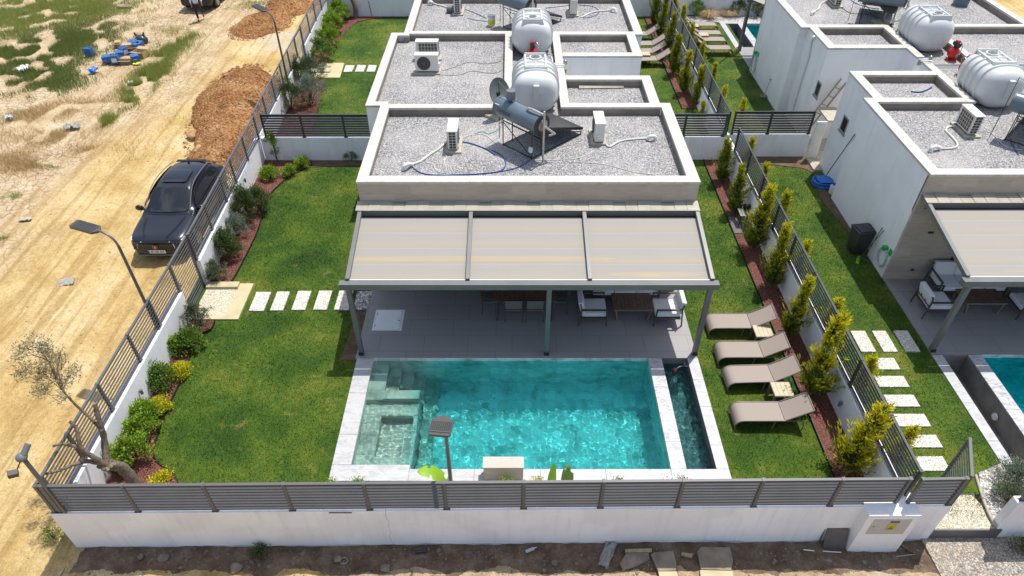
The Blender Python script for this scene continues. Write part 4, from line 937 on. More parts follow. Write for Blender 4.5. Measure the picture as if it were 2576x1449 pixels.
R2 = [(9.40, 9.80, 12.78, 13.58, 'neighbour stepping stone behind the yellow cypress tip'), (10.0, 10.38, 12.78, 13.58, 'upright neighbour stepping stone in full sun'), (10.60, 10.99, 12.79, 13.59, 'neighbour stepping stone half in the pergola shadow'), (9.39, 10.17, 12.14, 12.55, 'first crosswise neighbour stepping stone below the upright ones'),
      (9.38, 10.15, 11.54, 11.91, 'second crosswise neighbour stepping stone'), (9.37, 10.13, 10.90, 11.28, 'third crosswise neighbour stepping stone'), (9.35, 10.12, 10.29, 10.67, 'fourth crosswise neighbour stepping stone'), (9.35, 10.11, 9.68, 10.04, 'fifth crosswise neighbour stepping stone'), (9.3, 9.98, 9.04, 9.43, 'crosswise neighbour stepping stone nearest the open gate')]
for a in R2: slab(a[4], rect(*a[:4]))
g_ = thing('gate_slab', 'pale framed gravel slab inside the left side gate', 'paving', (-8.4, 14.8, 0))
m = MB(); m.box(-9.09, -7.75, 14.04, 14.18, -.2, .02); m.box(-8.15, -7.75, 14.18, 15.60, -.2, .02); m.box(-9.09, -8.15, 15.36, 15.60, -.2, .09); m.build('border', M['border_concrete'], g_)
m = MB(); m.box(-9.09, -8.15, 14.18, 15.36, -.2, .004); m.build('infill', M['path_wash'], g_)
g_ = thing('gate_slab', 'pale concrete slab inside the rear garden gate', 'paving', (-8.9, 31, 0))
q = [at(*p, 0) for p in [(802, 165), (866, 158), (855, 195), (790, 195)]]
m = MB(); m.prism([(-9.75, q[2].y), (q[2].x, q[2].y), (q[1].x, q[1].y), (-9.75, q[1].y)], -.2, .0); m.build('infill', M['border_concrete'], g_)
m = MB(); m.box(-9.75, -8.55, 30.9, 31.2, .001, .05); m.build('border', M['pad'], g_)
m = MB(); m.prism([(8.95, 7.62), (10.3, 7.62), (10.32, 8.05), (10.2, 8.45), (9.55, 8.45), (8.95, 7.95)], -.5, -.06); o = m.build('entrance_path', M['path_wash'], kind='structure')
m = MB(); m.box(8.9, 10.4, 7.60, 7.64, -.5, -.045); tag(m.build('entrance_threshold', M['fence']), 'thin brown metal threshold across the open gateway', 'threshold')
m = MB(); m.prism([(8.85, 6.3), (10.6, 6.2), (16, 6.7), (16, 7.6), (8.8, 7.62)], GZ - .05, GZ + .10); m.build('gravel_apron', M['apron'], kind='structure')
m = MB(); cp_ = curve_pts([at(2455, 1195, 0), at(2470, 1245, 0), at(2487, 1290, 0), at(2500, 1330, -.1)], 4); m.tube([(p.x, p.y, .0) for p in cp_], .03, 8); tag(m.build('path_kerb', M['pad'], smooth=True), 'pale rounded kerb between entrance path and pebble bed', 'kerb')
# stone spout block on the pool edge
t = thing('spout_block', 'beige stone block standing on the front pool edge', 'stone block', (-.19, 8.94, 0))
m = MB(); m.box(-.63, .25, 8.80, 9.06, .0015, .47); m.build('body', M['travertine'], t); m = MB(); m.box(-.645, .265, 8.785, 9.08, .47, .49); m.build('top_slab', M['travertine'], t, bev=.003)
# float valve in the channel
t = thing('float_valve', 'round red float on a metal arm in the pool channel', 'float valve', (4.3, 12.0, -.15)); v0 = zat(2300, 1100, 935, 888, -.15)
m = MB(); m.sph((v0.x, v0.y, -.15), .06); m.build('float', M['terracotta'], t, smooth=True); m = MB(); m.tube([(v0.x, v0.y, -.12), (4.45, v0.y + .05, -.06), (4.66, v0.y + .05, -.06)], .012, 8); m.cyl((4.55, v0.y + .05, -.06), (4.55, v0.y + .05, .05), .018); m.build('arm', M['steel'], t, smooth=True)

# ---------------------------------------------------------------- meter cabinet at the front wall
t = thing('meter_cabinet', 'white rendered meter cabinet with a yellow warning sticker by the front wall', 'utility cabinet', (7.63, 7.5, -.5))
m = MB(); m.box(7.12, 8.17, 7.33, 7.86, -.7, .98); m.build('body', M['white_wall'], t, bev=.012)
m = MB(); m.box(7.27, 8.03, 7.318, 7.33, .30, .84); m.build('door', M['box_door'], t)
m = MB(); m.box(7.60, 7.78, 7.309, 7.317, .47, .67); m.build('warning_sticker', M['warn'], t)
m = MB(); m.add([(7.69, 7.306, .635), (7.63, 7.306, .51), (7.75, 7.306, .51)], [(0, 2, 1)]); m.build('warning_triangle', M['brown_label'], t)
m = MB(); m.add([(7.70, 7.304, .625), (7.675, 7.304, .565), (7.695, 7.304, .57), (7.68, 7.304, .52), (7.715, 7.304, .585), (7.692, 7.304, .58)], [(0, 1, 2, 3, 4, 5)]); m.build('lightning_mark', M['warn'], t)
m = MB(); m.box(7.62, 7.80, 7.309, 7.317, .73, .80); m.build('label_plate', M['brown_label'], t)
m = MB(); m.cyl((7.33, 7.30, .60), (7.33, 7.32, .60), .014); m.build('lock', M['steel'], t)
m = MB(); m.beam((6.60, 7.54, -.42), (6.60, 7.58, .08), .02, .02); P = [(6.63, 7.40, -.42), (7.09, 7.38, -.42), (7.09, 7.55, .10), (6.63, 7.56, .10)]; m.add(P + [(p[0], p[1] + .02, p[2]) for p in P], [(0, 1, 2, 3), (7, 6, 5, 4), (0, 4, 5, 1), (3, 2, 6, 7), (0, 3, 7, 4), (1, 5, 6, 2)])
tag(m.build('metal_sheet', M['panel_grey']), 'dark grey sheet leaning on the front wall left of the meter cabinet', 'sheet')
m = MB(); m.tube([(8.25, 7.52, .75), (8.25, 7.52, -.36), (8.52, 7.25, -.40), (8.1, 7.2, -.40)], .018, 6); tag(m.build('cable_conduit', M['cable_grey'], smooth=True), 'grey conduit running down right of the meter cabinet and over the soil', 'conduit')
# small wall lights on the side walls
for loc, sgn, lb in [((-9.1, zat(0, 1200, 1265, 850, .55).y, .52), 1, 'small grey tube light on the left wall'), ((7.96, 10.62, .45), -1, 'small dark tube light on the dividing wall near the lowest lounger'), ((7.96, 16.2, .62), -1, 'small dark tube light on the dividing wall, upper one'), ((-9.3, 20.3, .7), 1, 'small dark tube light on the left wall beyond the gate')]:
    m = MB(); m.cyl((loc[0] + sgn * .01, loc[1], loc[2]), (loc[0] + sgn * .06, loc[1], loc[2]), .02); m.cyl((loc[0] + sgn * .07, loc[1], loc[2] - .07), (loc[0] + sgn * .07, loc[1], loc[2] + .07), .035, n=14)
    tag(m.build('wall_light', M['lid_grey'], smooth=True), lb, 'wall light', 'tube lights on the garden walls')

# ================================================================ ROOF THINGS
def ac_proto():
    # fan towards +x, coil towards -x, side grille towards -y, service end towards +y
    t = thing('air_conditioner', 'x', 'air conditioner', (0, 0, 0), 0, 'air conditioner units on the roofs')
    m = MB(); m.box(-.14, .14, -.40, .40, .10, .66); b = m.build('casing', M['ac'], t, bev=.012, world=False)
    m = MB(); m.box(-.15, .15, -.41, .41, .66, .675)
    for i in range(4): y = -.28 + i * .19; m.box(-.11, .11, y - .035, y + .035, .675, .68)
    m.build('top_cover', M['ac'], t, bev=.004, world=False)
    m = MB(); m.cyl((.141, -.1, .38), (.150, -.1, .38), .235, n=28); f = m.build('fan_grille', M['grille'], t, world=False)
    m = MB()
    for r_ in (.05, .09, .13, .17, .21):
        pts = [(.156, -.1 + r_ * math.cos(a * PI / 12), .38 + r_ * math.sin(a * PI / 12)) for a in range(25)]; m.tube(pts, .005, 4, False)
    m.cyl((.15, -.1, .38), (.160, -.1, .38), .032); r = m.build('fan_rings', M['lid_grey'], f, world=False)
    m = MB(); m.box(-.148, -.141, -.36, .30, .14, .62); c = m.build('coil', M['coil'], t, world=False)
    m = MB()
    for i in range(7): y = -.36 + i * .11; m.box(-.153, -.149, y - .006, y + .006, .14, .62)
    for i in range(5): z = .15 + i * .115; m.box(-.157, -.1535, -.36, .30, z - .005, z + .005)
    m.build('coil_guard', M['ac'], c, world=False)
    m = MB()
    for i in range(6):
        for k in range(2): m.box(-.095 + k * .10, -.010 + k * .10, -.408, -.401, .13 + i * .087, .195 + i * .087)
    m.build('side_grille', M['grille'], t, world=False)
    m = MB(); m.box(-.05, .08, .401, .43, .18, .34); m.build('service_cover', M['ac'], t, world=False); m = MB(); m.box(-.06, .09, .401, .41, .48, .52); m.build('grip', M['ac'], t, world=False)
    for y in (-.28, .28): m = MB(); m.box(-.16, .16, y - .025, y + .025, .06, .10); m.build('foot', M['lid_grey'], t, world=False)
    m = MB(); m.box(-.22, .24, -.50, .46, .0, .06); m.build('base_pad', M['pad'], t, bev=.006, world=False)
    return t
AC = ac_proto()
Z = RZ
def rp(zx, zy, ox, oy, z=RZ, k=2.3373): p = zat(ox, oy, zx, zy, z, k); return p
acs = [(rp(1905, 1380, 1000, 0), 0, 'air conditioner on the main roof left of the solar water heater'),
       (rp(1150, 1310, 1900, 0), R(180), 'air conditioner on the main roof right of the solar collector'),
       (rp(1660, 690, 1000, 0), R(-90), 'air conditioner with its round fan facing the camera'),
       (rp(1665, 560, 1000, 0), R(90), 'air conditioner directly behind the one with the round fan'),
       (rp(1945, 120, 1000, 0), 0, 'air conditioner on the rear main roof beside the grey barrel'),
       (rp(915, 135, 1900, 0), R(180), 'air conditioner on the rear main roof, right side'),
       (rp(2030, 1240, 2996, 0), R(0), 'air conditioner on the right house roof with its coil side visible'),
       (rp(800, 50, 2996, 0), R(0), 'air conditioner at the top edge on the rear right roof')]
for i, (p, rz, lb) in enumerate(acs):
    p = p + Vector((0, .12, 0))
    if i == 0: AC.location = p; AC['label'] = lb
    else: dup(AC, p, rz, lb)
def tank(label, cx, cy, flip, group='white ribbed water tanks'):
    t = thing('water_tank', label, 'water tank', (cx, cy, RZ), R(180) if flip else 0, group)
    # body: axis along y, domed ends, ribs
    NS = 90; NR = 40; V = []; F = []
    HL, RX, RZ_ = 1.0, .70, .64
    for i in range(NS + 1):
        y = -HL * math.cos(PI * i / NS) ; y = y * .75 + (-HL + 2 * HL * i / NS) * .25; e = abs(y) / HL
        k = max(.05, 1 - e ** 5.5) ** .40
        for r_ in (-.46, -.16, .14, .44):
            if abs(y - r_) < .028: k += .075
        for j in range(NR):
            a = 2 * PI * j / NR; ca, sa = math.cos(a), math.sin(a)
            ex = .78; X = RX * k * math.copysign(abs(ca) ** ex, ca); Zc = RZ_ * (k if sa > 0 else (k * .5 + .5 * min(1, k + .12))) * math.copysign(abs(sa) ** ex, sa)
            V.append((X, y, RZ_ + max(Zc, -RZ_ * .985)))
    for i in range(NS):
        for j in range(NR): a = i * NR + j; b = i * NR + (j + 1) % NR; F.append((a, b, b + NR, a + NR))
    F.append(tuple(range(NR))); F.append(tuple(NS * NR + j for j in range(NR))[::-1])
    m = MB(); m.add(V, F); m.build('shell', M['tank'], t, smooth=True, world=False)
    # saddle with hatch on top (nearer the +y end)
    m = MB(); zt = 2 * RZ_
    for x in (-.32, .32): m.box(x - .028, x + .028, -.28, .70, zt - .13, zt + .035)
    m.box(-.02, .02, -.26, .2, zt - .05, zt + .03); m.build('saddle', M['tank'], t, bev=.008, world=False)
    for y in (-.30, .74):
        m = MB(); m.prism([(-.30, -.02), (.30, -.02), (.26, .02), (-.26, .02)], 0, 1); m = MB(); m.add([(-.42, y - .025, zt - .18), (.42, y - .025, zt - .18), (.34, y - .025, zt + .06), (-.34, y - .025, zt + .06), (-.42, y + .025, zt - .18), (.42, y + .025, zt - .18), (.34, y + .025, zt + .06), (-.34, y + .025, zt + .06)],
            [(0, 1, 2, 3), (7, 6, 5, 4), (3, 2, 6, 7), (0, 3, 7, 4), (1, 5, 6, 2), (0, 4, 5, 1)]); m.build('crosspiece', M['tank'], t, bev=.006, world=False)
    m = MB(); m.cyl((0, .46, zt - .05), (0, .46, zt + .05), .20, .19, 24); c = m.build('hatch_collar', M['tank'], t, smooth=True, world=False)
    m = MB(); m.cyl((0, .46, zt + .051), (0, .46, zt + .065), .145, .14, 24)
    for a in (0, .9, 2.2): m.box(-.07 + a * .02, -.05 + a * .05, .42 + a * .01, .45 + a * .02, zt + .066, zt + .072)
    m.build('hatch_lid', M['lid_grey'], c, smooth=True, world=False)
    m = MB(); m.box(-.085, .085, -1.045, -.80, .48, zt - .26); m.build('pipe_recess', M['tank'], t, bev=.008, world=False)
    return t
tank('white ribbed water tank directly behind the solar boiler', .74, 20.72, False)
tank('white ribbed water tank behind the red pump on the rear main roof', .74, 25.25, True)
tank('white ribbed water tank nearest the right edge on the right house', 15.42, 21.05, False)
tank('white ribbed water tank beside the two red pumps near the top right', 15.42, 25.62, True)
def pump(label, p, rz=0):
    t = thing('pressure_pump', label, 'water pump', p, rz, 'red pressure pumps on the roofs')
    m = MB(); m.sph((0, 0, .26), (.20, .22, .21), 20, 14); m.build('vessel', M['red'], t, smooth=True, world=False)
    m = MB(); m.tube([(-.203, 0, .26), (-.203, 0, .262)], .01); m = MB(); m.box(-.14, .14, -.12, .12, 0, .06); m.build('foot', M['red'], t, world=False)
    m = MB(); m.cyl((0, -.14, .56), (0, .12, .56), .085, .085, 16); m.box(-.05, .05, -.08, .08, .46, .52); m.cyl((0, .12, .56), (0, .2, .56), .06); m.build('motor', M['black'], t, smooth=True, world=False)
    m = MB(); m.box(-.06, .06, -.06, .08, .645, .71); m.build('terminal_box', M['red'], t, bev=.01, world=False)
    m = MB(); m.tube(curve_pts([(.06, .16, .6), (.16, .12, .62), (.2, -.02, .5), (.12, -.16, .3), (.02, -.21, .26)], 4), .018, 8); m.build('hose', M['steel'], t, smooth=True, world=False)
    m = MB(); m.cyl((0, -.22, .26), (0, -.25, .26), .05); m.build('flange', M['steel'], t, smooth=True, world=False)
    return t
pump('red pressure pump between the two main house tanks', rp(535, 570, 1900, 0)); pump('red pressure pump in front of the upper right tank', rp(1885, 560, 2996, 0)); pump('red pressure pump behind the tank at the right edge', rp(1990, 700, 2996, 0), R(150))

def heater(label, org, ang=-45.5, txt=True):
    t = thing('solar_water_heater', label, 'solar water heater', org, R(ang))
    # local x along the boiler, local y towards the low edge of the collector
    zc = 1.10; r_ = .275
    m = MB(); m.cyl((-.84, 0, zc), (.80, 0, zc), r_, n=32); b = m.build('boiler', M['boiler'], t, smooth=True, world=False)
    for x in (-.85, .80): m = MB(); m.tube([(x, 0, zc), (x + .045, 0, zc)], r_ + .012, 32); m.build('end_cap', M['black' if x > 0 else 'lid_grey'], b, world=False)
    m = MB(); m.cyl((.845, 0, zc), (.87, 0, zc), .17, n=20); m.build('flange', M['steel'], b, world=False)
    m = MB(); m.cyl((-.42, .03, zc + .26), (-.42, .03, zc + .30), .05, .05); m.tube([(-.42, .03, zc + .30), (-.42, .03, zc + .33), (-.42, .03, zc + .36), (-.42, .03, zc + .56)], [.08, .12, .135, .135], 24); m.build('expansion_vessel', M['boiler'], t, smooth=True, world=False)
    m = MB(); m.tube([(-.42, .03, zc + .561), (-.42, .03, zc + .59), (-.42, .03, zc + .60)], [.14, .13, .03], 24); m.build('vessel_lid', M['lid_grey'], t, smooth=True, world=False)
    # collector
    hi = Vector((0, .18, .83)); lo = Vector((0, 2.02, .18)); d = (lo - hi).normalized(); m = MB(); m.beam((-.0, hi.y, hi.z), (0, lo.y, lo.z), 1.26, .075, (0, 0, 1)); c = m.build('collector', M['black'], t, world=False)
    nrm_ = Vector((0, -d.z, d.y)); m = MB(); o_ = nrm_ * .040; m.beam(hi + d * .03 + o_, lo - d * .03 + o_, 1.21, .006); m.build('collector_glass', M['solar'], c, world=False)
    # stand
    m = MB(); T_ = .022
    for x in (-.55, .62):
        m.beam((x, -.16, 0), (x, -.16, zc - .2), T_, T_); m.beam((x, -.16, zc - .24), (x, .22, zc - .30), T_, T_); m.beam((x, .22, 0), (x, .22, zc - .3), T_, T_); m.beam((x, -.16, .04), (x, 1.95, .04), T_, T_); m.beam((x, .2, zc - .34), (x, 1.95, .10), T_, T_); m.beam((x, 1.95, 0), (x, 1.95, .14), T_, T_)
    m.beam((-.55, -.16, .05), (.62, -.16, .05), T_, T_); m.beam((-.55, -.16, zc - .3), (.62, -.16, zc - .3), T_, T_); m.beam((-.55, -.16, zc - .34), (.62, -.16, .07), T_ * .8, T_ * .8); m.beam((-.55, .22, .5), (.62, .22, .5), T_, T_)
    m.build('stand', M['black'], t, world=False)
    m = MB(); m.tube([(-.98, .1, .0), (-.98, .1, 1.75), (-.48, .04, zc + .5)], .011, 6); m.build('overflow_pipe', M['black'], t, world=False)
    m = MB(); m.tube([(.93, -.03, 0), (.93, -.03, 1.55)], .028, 10); m.build('riser_pipe', M['foil'], t, smooth=True, world=False)
    m = MB(); m.tube(curve_pts([(.30, -.05, zc + .30), (.42, -.05, zc + .36), (.92, -.03, zc + .34)], 4), .034, 10); m.build('hot_pipe', M['foil'], t, smooth=True, world=False)
    m = MB(); m.tube([(.90, 0, zc), (1.0, .35, zc - .33), (.84, .30, zc - .42)], .034, 10); m.build('return_pipe', M['foil'], t, smooth=True, world=False)
    m = MB(); m.box(.57, .67, -.25, -.185, .26, .42); m.build('control_box', M['plastic_white'], t, bev=.006, world=False)
    if txt:
        cu = bpy.data.curves.new('brand_text', 'FONT'); cu.body = 'OMEGA'; cu.size = .15; cu.extrude = .001; cu.align_x = 'LEFT'
        o = bpy.data.objects.new('lettering_tmp', cu); C.objects.link(o); bpy.context.view_layer.update(); me = bpy.data.meshes.new_from_object(o.evaluated_get(bpy.context.evaluated_depsgraph_get())); bpy.data.objects.remove(o)
        # wrap the flat letters round the boiler shell
        bm = bmesh.new(); bm.from_mesh(me); bmesh.ops.triangulate(bm, faces=bm.faces)
        bmesh.ops.subdivide_edges(bm, edges=[e for e in bm.edges if e.calc_length() > .03], cuts=3, use_grid_fill=True)
        for v in bm.verts: a = (v.co.y - .05) / r_ + R(8); v.co = Vector((-.66 + v.co.x, -math.cos(a) * (r_ + .004 + v.co.z), zc + math.sin(a) * (r_ + .004 + v.co.z)))
        bm.to_mesh(me); bm.free(); me.materials.append(M['black']); o = bpy.data.objects.new('lettering', me); C.objects.link(o); o.parent = b
        m = MB(); m.box(-.80, -.62, -.235, -.22, zc + .15, zc + .17); m.build('label', M['plastic_white'], b, world=False)
    return t
heater('solar water heater with dark blue boiler and tilted collector on the main roof', (.24, 17.62, RZ))
heater('solar water heater at the top edge on the rear main roof', (.15, 27.1, RZ), -45.5, False)
heater('solar water heater at the top edge on the rear right roof', (14.5, 27.6, RZ), -25, False)
heater('solar water heater at the right edge on the right house roof', (15.1, 17.9, RZ), -45, False)
def dish(label, base, az, tilt, r_=.42, hgt=.75):
    t = thing('satellite_dish', label, 'satellite dish', base, R(az)); m = MB(); T = Matrix.Translation((0, .0, hgt)) @ Matrix.Rotation(R(tilt), 4, 'X'); V = [(0, 0, 0)]; F = []
    for i in range(1, 7):
        for j in range(28): a = 2 * PI * j / 28; q = r_ * i / 6; V.append((q * math.cos(a), q * math.sin(a) * 1.08, .10 * (i / 6) ** 2))
    n = 28
    F += [(0, 1 + j, 1 + (j + 1) % n) for j in range(n)] + [(1 + (i - 1) * n + j, 1 + i * n + j, 1 + i * n + (j + 1) % n, 1 + (i - 1) * n + (j + 1) % n) for i in range(1, 6) for j in range(n)]
    m.add(V, F, T); m.add([(x, y, z - .006) for x, y, z in V], [f[::-1] for f in F], T); m.build('reflector', M['dish'], t, smooth=True, world=False)
    m = MB(); m.tube([(0, 0, 0), (0, 0, hgt - .02)], .022, 8); m.build('mast', M['steel'], t, world=False)
    m = MB(); e0 = T @ Vector((0, -r_, .08)); e1 = T @ Vector((0, -.15, .42)); m.tube([e0, e1], .012, 6); m.cyl(e1, e1 + (T.to_3x3() @ Vector((0, .03, -.10))), .03); m.build('receiver_arm', M['lid_grey'], t, world=False)
    m = MB(); m.box(-.06, .06, -.05, .05, hgt - .06, hgt + .03); m.build('bracket', M['black'], t, world=False)
    m = MB(); m.box(-.35, .35, -.25, .25, 0, .08); m.build('base_block', M['pad'], t, world=False)
dish('grey satellite dish behind the left end of the solar boiler', rp(215, 1100, 1900, 0) + Vector((0, .15, 0)), 48, 66)
dish('large grey satellite dish on its own mast on the rear right roof', rp(1255, 225, 2996, 0) + Vector((0, .1, 0)), 180, -48, .50, .85)
# barrel, paint bucket
def canister(label, p, r_, h_, body, lid, name, cat, band=None):
    t = thing(name, label, cat, p); m = MB(); m.cyl((0, 0, 0), (0, 0, h_), r_, r_ * 1.05, 24); m.build('body', M[body], t, smooth=True, world=False)
    m = MB(); m.cyl((0, 0, h_), (0, 0, h_ + .02), r_ * 1.08, r_ * 1.08, 24); m.build('lid', M[lid], t, smooth=True, world=False)
    if band: m = MB(); m.tube([(0, 0, h_ * .15), (0, 0, h_ * .62)], r_ * 1.06, 24, False); m.build('label_band', M[band], t, smooth=True, world=False)
    return t
canister('yellow labelled paint bucket on the rear main roof', rp(155, 250, 1900, 0) + Vector((0, .1, .03)), .14, .36, 'plastic_white', 'lid_grey', 'bucket', 'bucket', 'yellow')
m = MB(); p = rp(155, 250, 1900, 0) + Vector((0, .1, 0)); m.cyl(p, p + Vector((0, 0, .028)), .2, .19, 24); tag(m.build('round_slab', M['pad']), 'round concrete slab under the yellow paint bucket', 'slab')
m = MB(); p = rp(1870, 85, 1000, 0, RZ + .15); m.cyl(p + Vector((-.14, 0, 0)), p + Vector((.16, .0, 0)), .13, .13, 20); tag(m.build('grey_drum', M['lid_grey'], smooth=True), 'small grey drum lying beside the rear roof air conditioner', 'drum')
canister('grey vat near the top right corner on the rear right roof', at(2415, 12, RZ), .30, .5, 'boiler', 'lid_grey', 'vat', 'vat')
# cables, hoses, pipes on the roofs
def cable(name, label, pts, r_, mat, cat='cable', z=RZ, world=False, n=6):
    P = [Vector(p) if len(p) == 3 else zat(p[2], p[3], p[0], p[1], z + r_ + .004) for p in pts]
    m = MB(); m.tube(curve_pts(P, 5), r_, n); return tag(m.build(name, M[mat], smooth=True), label, cat)
A_ = lambda l, ox, oy: [(a, b, ox, oy) for a, b in l]
cable('blue_hose', 'blue hose looping along the front of the main roof', A_([(810, 150), (880, 205), (1000, 232), (1250, 232), (1500, 218), (1650, 190), (1690, 120), (1650, 50), (1560, 0)], 1300, 600), .016, 'blue_hose', 'hose')
cable('blue_hose', 'blue hose from the loop to the solar heater leg', A_([(1520, 215), (1700, 190), (1830, 150), (1915, 95)], 1300, 600), .015, 'blue_hose', 'hose')
cable('blue_hose', 'blue hose curving from the left roof unit towards the loop', A_([(1970, 1322), (2080, 1345), (2200, 1390), (2290, 1449)], 1000, 0), .016, 'blue_hose', 'hose')
cable('pipe_bundle', 'white insulated pipe bundle from the left roof unit to the roof elbow', A_([(810, 135), (900, 100), (980, 40), (1060, -10), (1130, -70)], 1300, 600), .030, 'cable_white', 'pipe')
def elbow(label, pts, ox, oy, r_=.055, zz=.14):
    P = [zat(ox, oy, a, b, RZ + c) for a, b, c in pts]; m = MB(); m.tube(curve_pts(P, 5), r_, 10); tag(m.build('roof_elbow', M['plastic_white'], smooth=True), label, 'pipe elbow')
elbow('white pipe elbow near the front left corner of the main roof', [(728, 190, .0), (745, 150, .14), (780, 130, .16), (812, 138, .05)], 1300, 600)
elbow('white pipe elbow near the right side of the main roof', [(1685, 1312, .0), (1680, 1280, .12), (1645, 1275, .15), (1610, 1300, .05)], 1900, 0)
elbow('white pipe elbow right on the rear main roof', [(1318, 122, .0), (1310, 88, .12), (1290, 82, .14), (1270, 98, .05)], 1900, 0)
elbow('white pipe elbow left on the rear main roof', [(1668, 50, .0), (1672, 20, .12), (1695, 18, .14), (1712, 32, .05)], 1000, 0)
elbow('white pipe elbow on the right house roof', [(1700, 1425, .0), (1705, 1385, .12), (1750, 1370, .14), (1790, 1390, .05)], 2996, 0)
elbow('white pipe elbow on the rear right roof', [(580, 145, .0), (590, 118, .1), (600, 112, .1), (612, 105, .05)], 2996, 0)
cable('pipe_bundle', 'white pipe bundle with black ties right of the main roof unit', A_([(1225, 1350), (1260, 1370), (1330, 1330), (1400, 1310), (1500, 1298), (1610, 1293)], 1900, 0), .028, 'cable_white', 'pipe')
cable('pipe_bundle', 'white pipe bundle on the rear main roof, right side', A_([(985, 160), (1020, 150), (1080, 120), (1150, 105), (1270, 95)], 1900, 0), .028, 'cable_white', 'pipe')
cable('pipe_bundle', 'white pipe bundle on the rear main roof, left side', A_([(1712, 30), (1760, 45), (1820, 60), (1880, 90)], 1000, 0), .03, 'cable_white', 'pipe')
cable('pipe_bundle', 'white pipe looping from the right house roof unit', A_([(1790, 1390), (1900, 1385), (1950, 1350), (1890, 1270), (1840, 1220), (1870, 1185), (1925, 1185)], 2996, 0), .028, 'cable_white', 'pipe')
cable('pipe_bundle', 'white pipe from the top edge unit on the rear right roof', A_([(612, 105), (650, 80), (670, 40), (720, 5)], 2996, 0), .026, 'cable_white', 'pipe')
cable('roof_cable', 'white cable snaking over the left part of the main roof', A_([(870, 112), (1000, 130), (1040, 190), (1110, 215), (1135, 180), (1115, 110), (1135, 60), (1060, 0)], 1300, 600), .008, 'cable_white')
cable('roof_cable', 'long white cable running right from the heater foot', A_([(1950, 95), (2150, 92), (2350, 78), (2460, 40), (2520, 0)], 1300, 600), .009, 'cable_white')
cable('roof_cable', 'long white cable towards the front right corner of the main roof', A_([(0, 110), (250, 130), (400, 165), (550, 205), (760, 232)], 2300, 600), .009, 'cable_white')
cable('roof_cable', 'thin white cable left of the heater stand', A_([(1990, 1290), (2080, 1260), (2200, 1262), (2300, 1340), (2440, 1400), (2560, 1440)], 1000, 0), .009, 'cable_white')
cable('roof_cable', 'upper grey cable across the gravel of the left middle roof', A_([(1800, 660), (1900, 630), (2050, 580), (2200, 595), (2340, 570), (2378, 505)], 1000, 0), .009, 'cable_grey')
cable('roof_cable', 'lower grey cable across the gravel of the left middle roof', A_([(1790, 700), (1950, 700), (2080, 665), (2250, 685), (2350, 660), (2375, 620)], 1000, 0), .009, 'cable_grey')
cable('roof_cable', 'dark blue cable behind the rear roof unit', A_([(2010, 85), (2100, 120), (2210, 170)], 1000, 0), .011, 'blue_hose')
cable('roof_cable', 'blue cable loop on the rear main roof, right side', A_([(660, 75), (800, 60), (950, 48), (1100, 60), (1160, 110), (1100, 155), (1010, 168)], 1900, 0), .011, 'blue_hose')
cable('roof_cable', 'teal wires beside the yellow bucket', A_([(2030, 168), (2100, 185), (2220, 200)], 1000, 0), .012, 'teal_wire')
cable('roof_cable', 'teal wires beside the dish block on the main roof', A_([(0, 1250), (70, 1230), (130, 1250), (220, 1210), (260, 1150)], 1900, 0), .008, 'teal_wire')
cable('roof_cable', 'blue cable towards the large dish', A_([(950, 0), (1010, 35), (1120, 70), (1215, 85)], 2996, 0), .012, 'blue_hose')
cable('roof_cable', 'dark cable winding on the rear right roof', A_([(870, 75), (960, 125), (1100, 130), (1180, 150), (1210, 190), (1300, 205), (1430, 190)], 2996, 0), .010, 'black')
cable('roof_cable', 'short blue pipe lying on the small right roof', A_([(1515, 855), (1600, 860), (1660, 840), (1710, 815)], 2996, 0), .02, 'blue_hose')
cable('roof_cable', 'white cable right of the coil sided unit', A_([(2160, 1230), (2260, 1240), (2350, 1330), (2420, 1380), (2560, 1400)], 2996, 0), .010, 'cable_white')
cable('roof_cable', 'blue cable at the right edge of the right house roof', A_([(2440, 1300), (2470, 1370), (2520, 1449)], 2996, 0), .012, 'blue_hose')
m = MB(); P = [zat(1900, 0, *q, RZ + .05) for q in ((600, 500), (725, 510), (735, 600))]; m.tube(P, .022, 8); P = [zat(1900, 0, *q, RZ + .05) for q in ((600, 525), (715, 530), (735, 620), (750, 740), (765, 860))]; m.tube(P, .022, 8); tag(m.build('water_pipes', M['plastic_white'], smooth=True), 'white pipes from the red pump along the strip wall on the main house', 'pipe')
def outlet(label, q, ox, oy):
    p = zat(ox, oy, *q, CZ + .05); t = thing('wall_outlet', label, 'pipe fitting', p)
    m = MB(); m.tube([(-.35, .0, .02), (.0, 0, .02), (.03, 0, -.12)], .025, 8); m.tube([(-.35, -.14, .02), (.02, -.14, .02), (.05, -.14, -.2)], .022, 8); m.build('pipe', M['plastic_white'], t, smooth=True, world=False)
    m = MB(); m.sph((.05, .02, .06), (.07, .07, .09)); m.build('cap', M['steel'], t, smooth=True, world=False); m = MB(); m.cyl((.06, -.16, -.24), (.06, -.14, -.12), .04); m.build('nozzle', M['orange'], t, smooth=True, world=False)
outlet('white pipe fitting with orange nozzle over the strip wall of the main house', (830, 600), 1900, 0); outlet('white pipe fitting over the strip wall of the right house', (1680, 560), 2996, 0)
m = MB(); m.ob((3.0, 21.78, RZ + .05), (1.5, .12, .03), (R(25), 0, R(2))); tag(m.build('loose_board', M['pad']), 'pale strip lying against the small roof parapet', 'board')

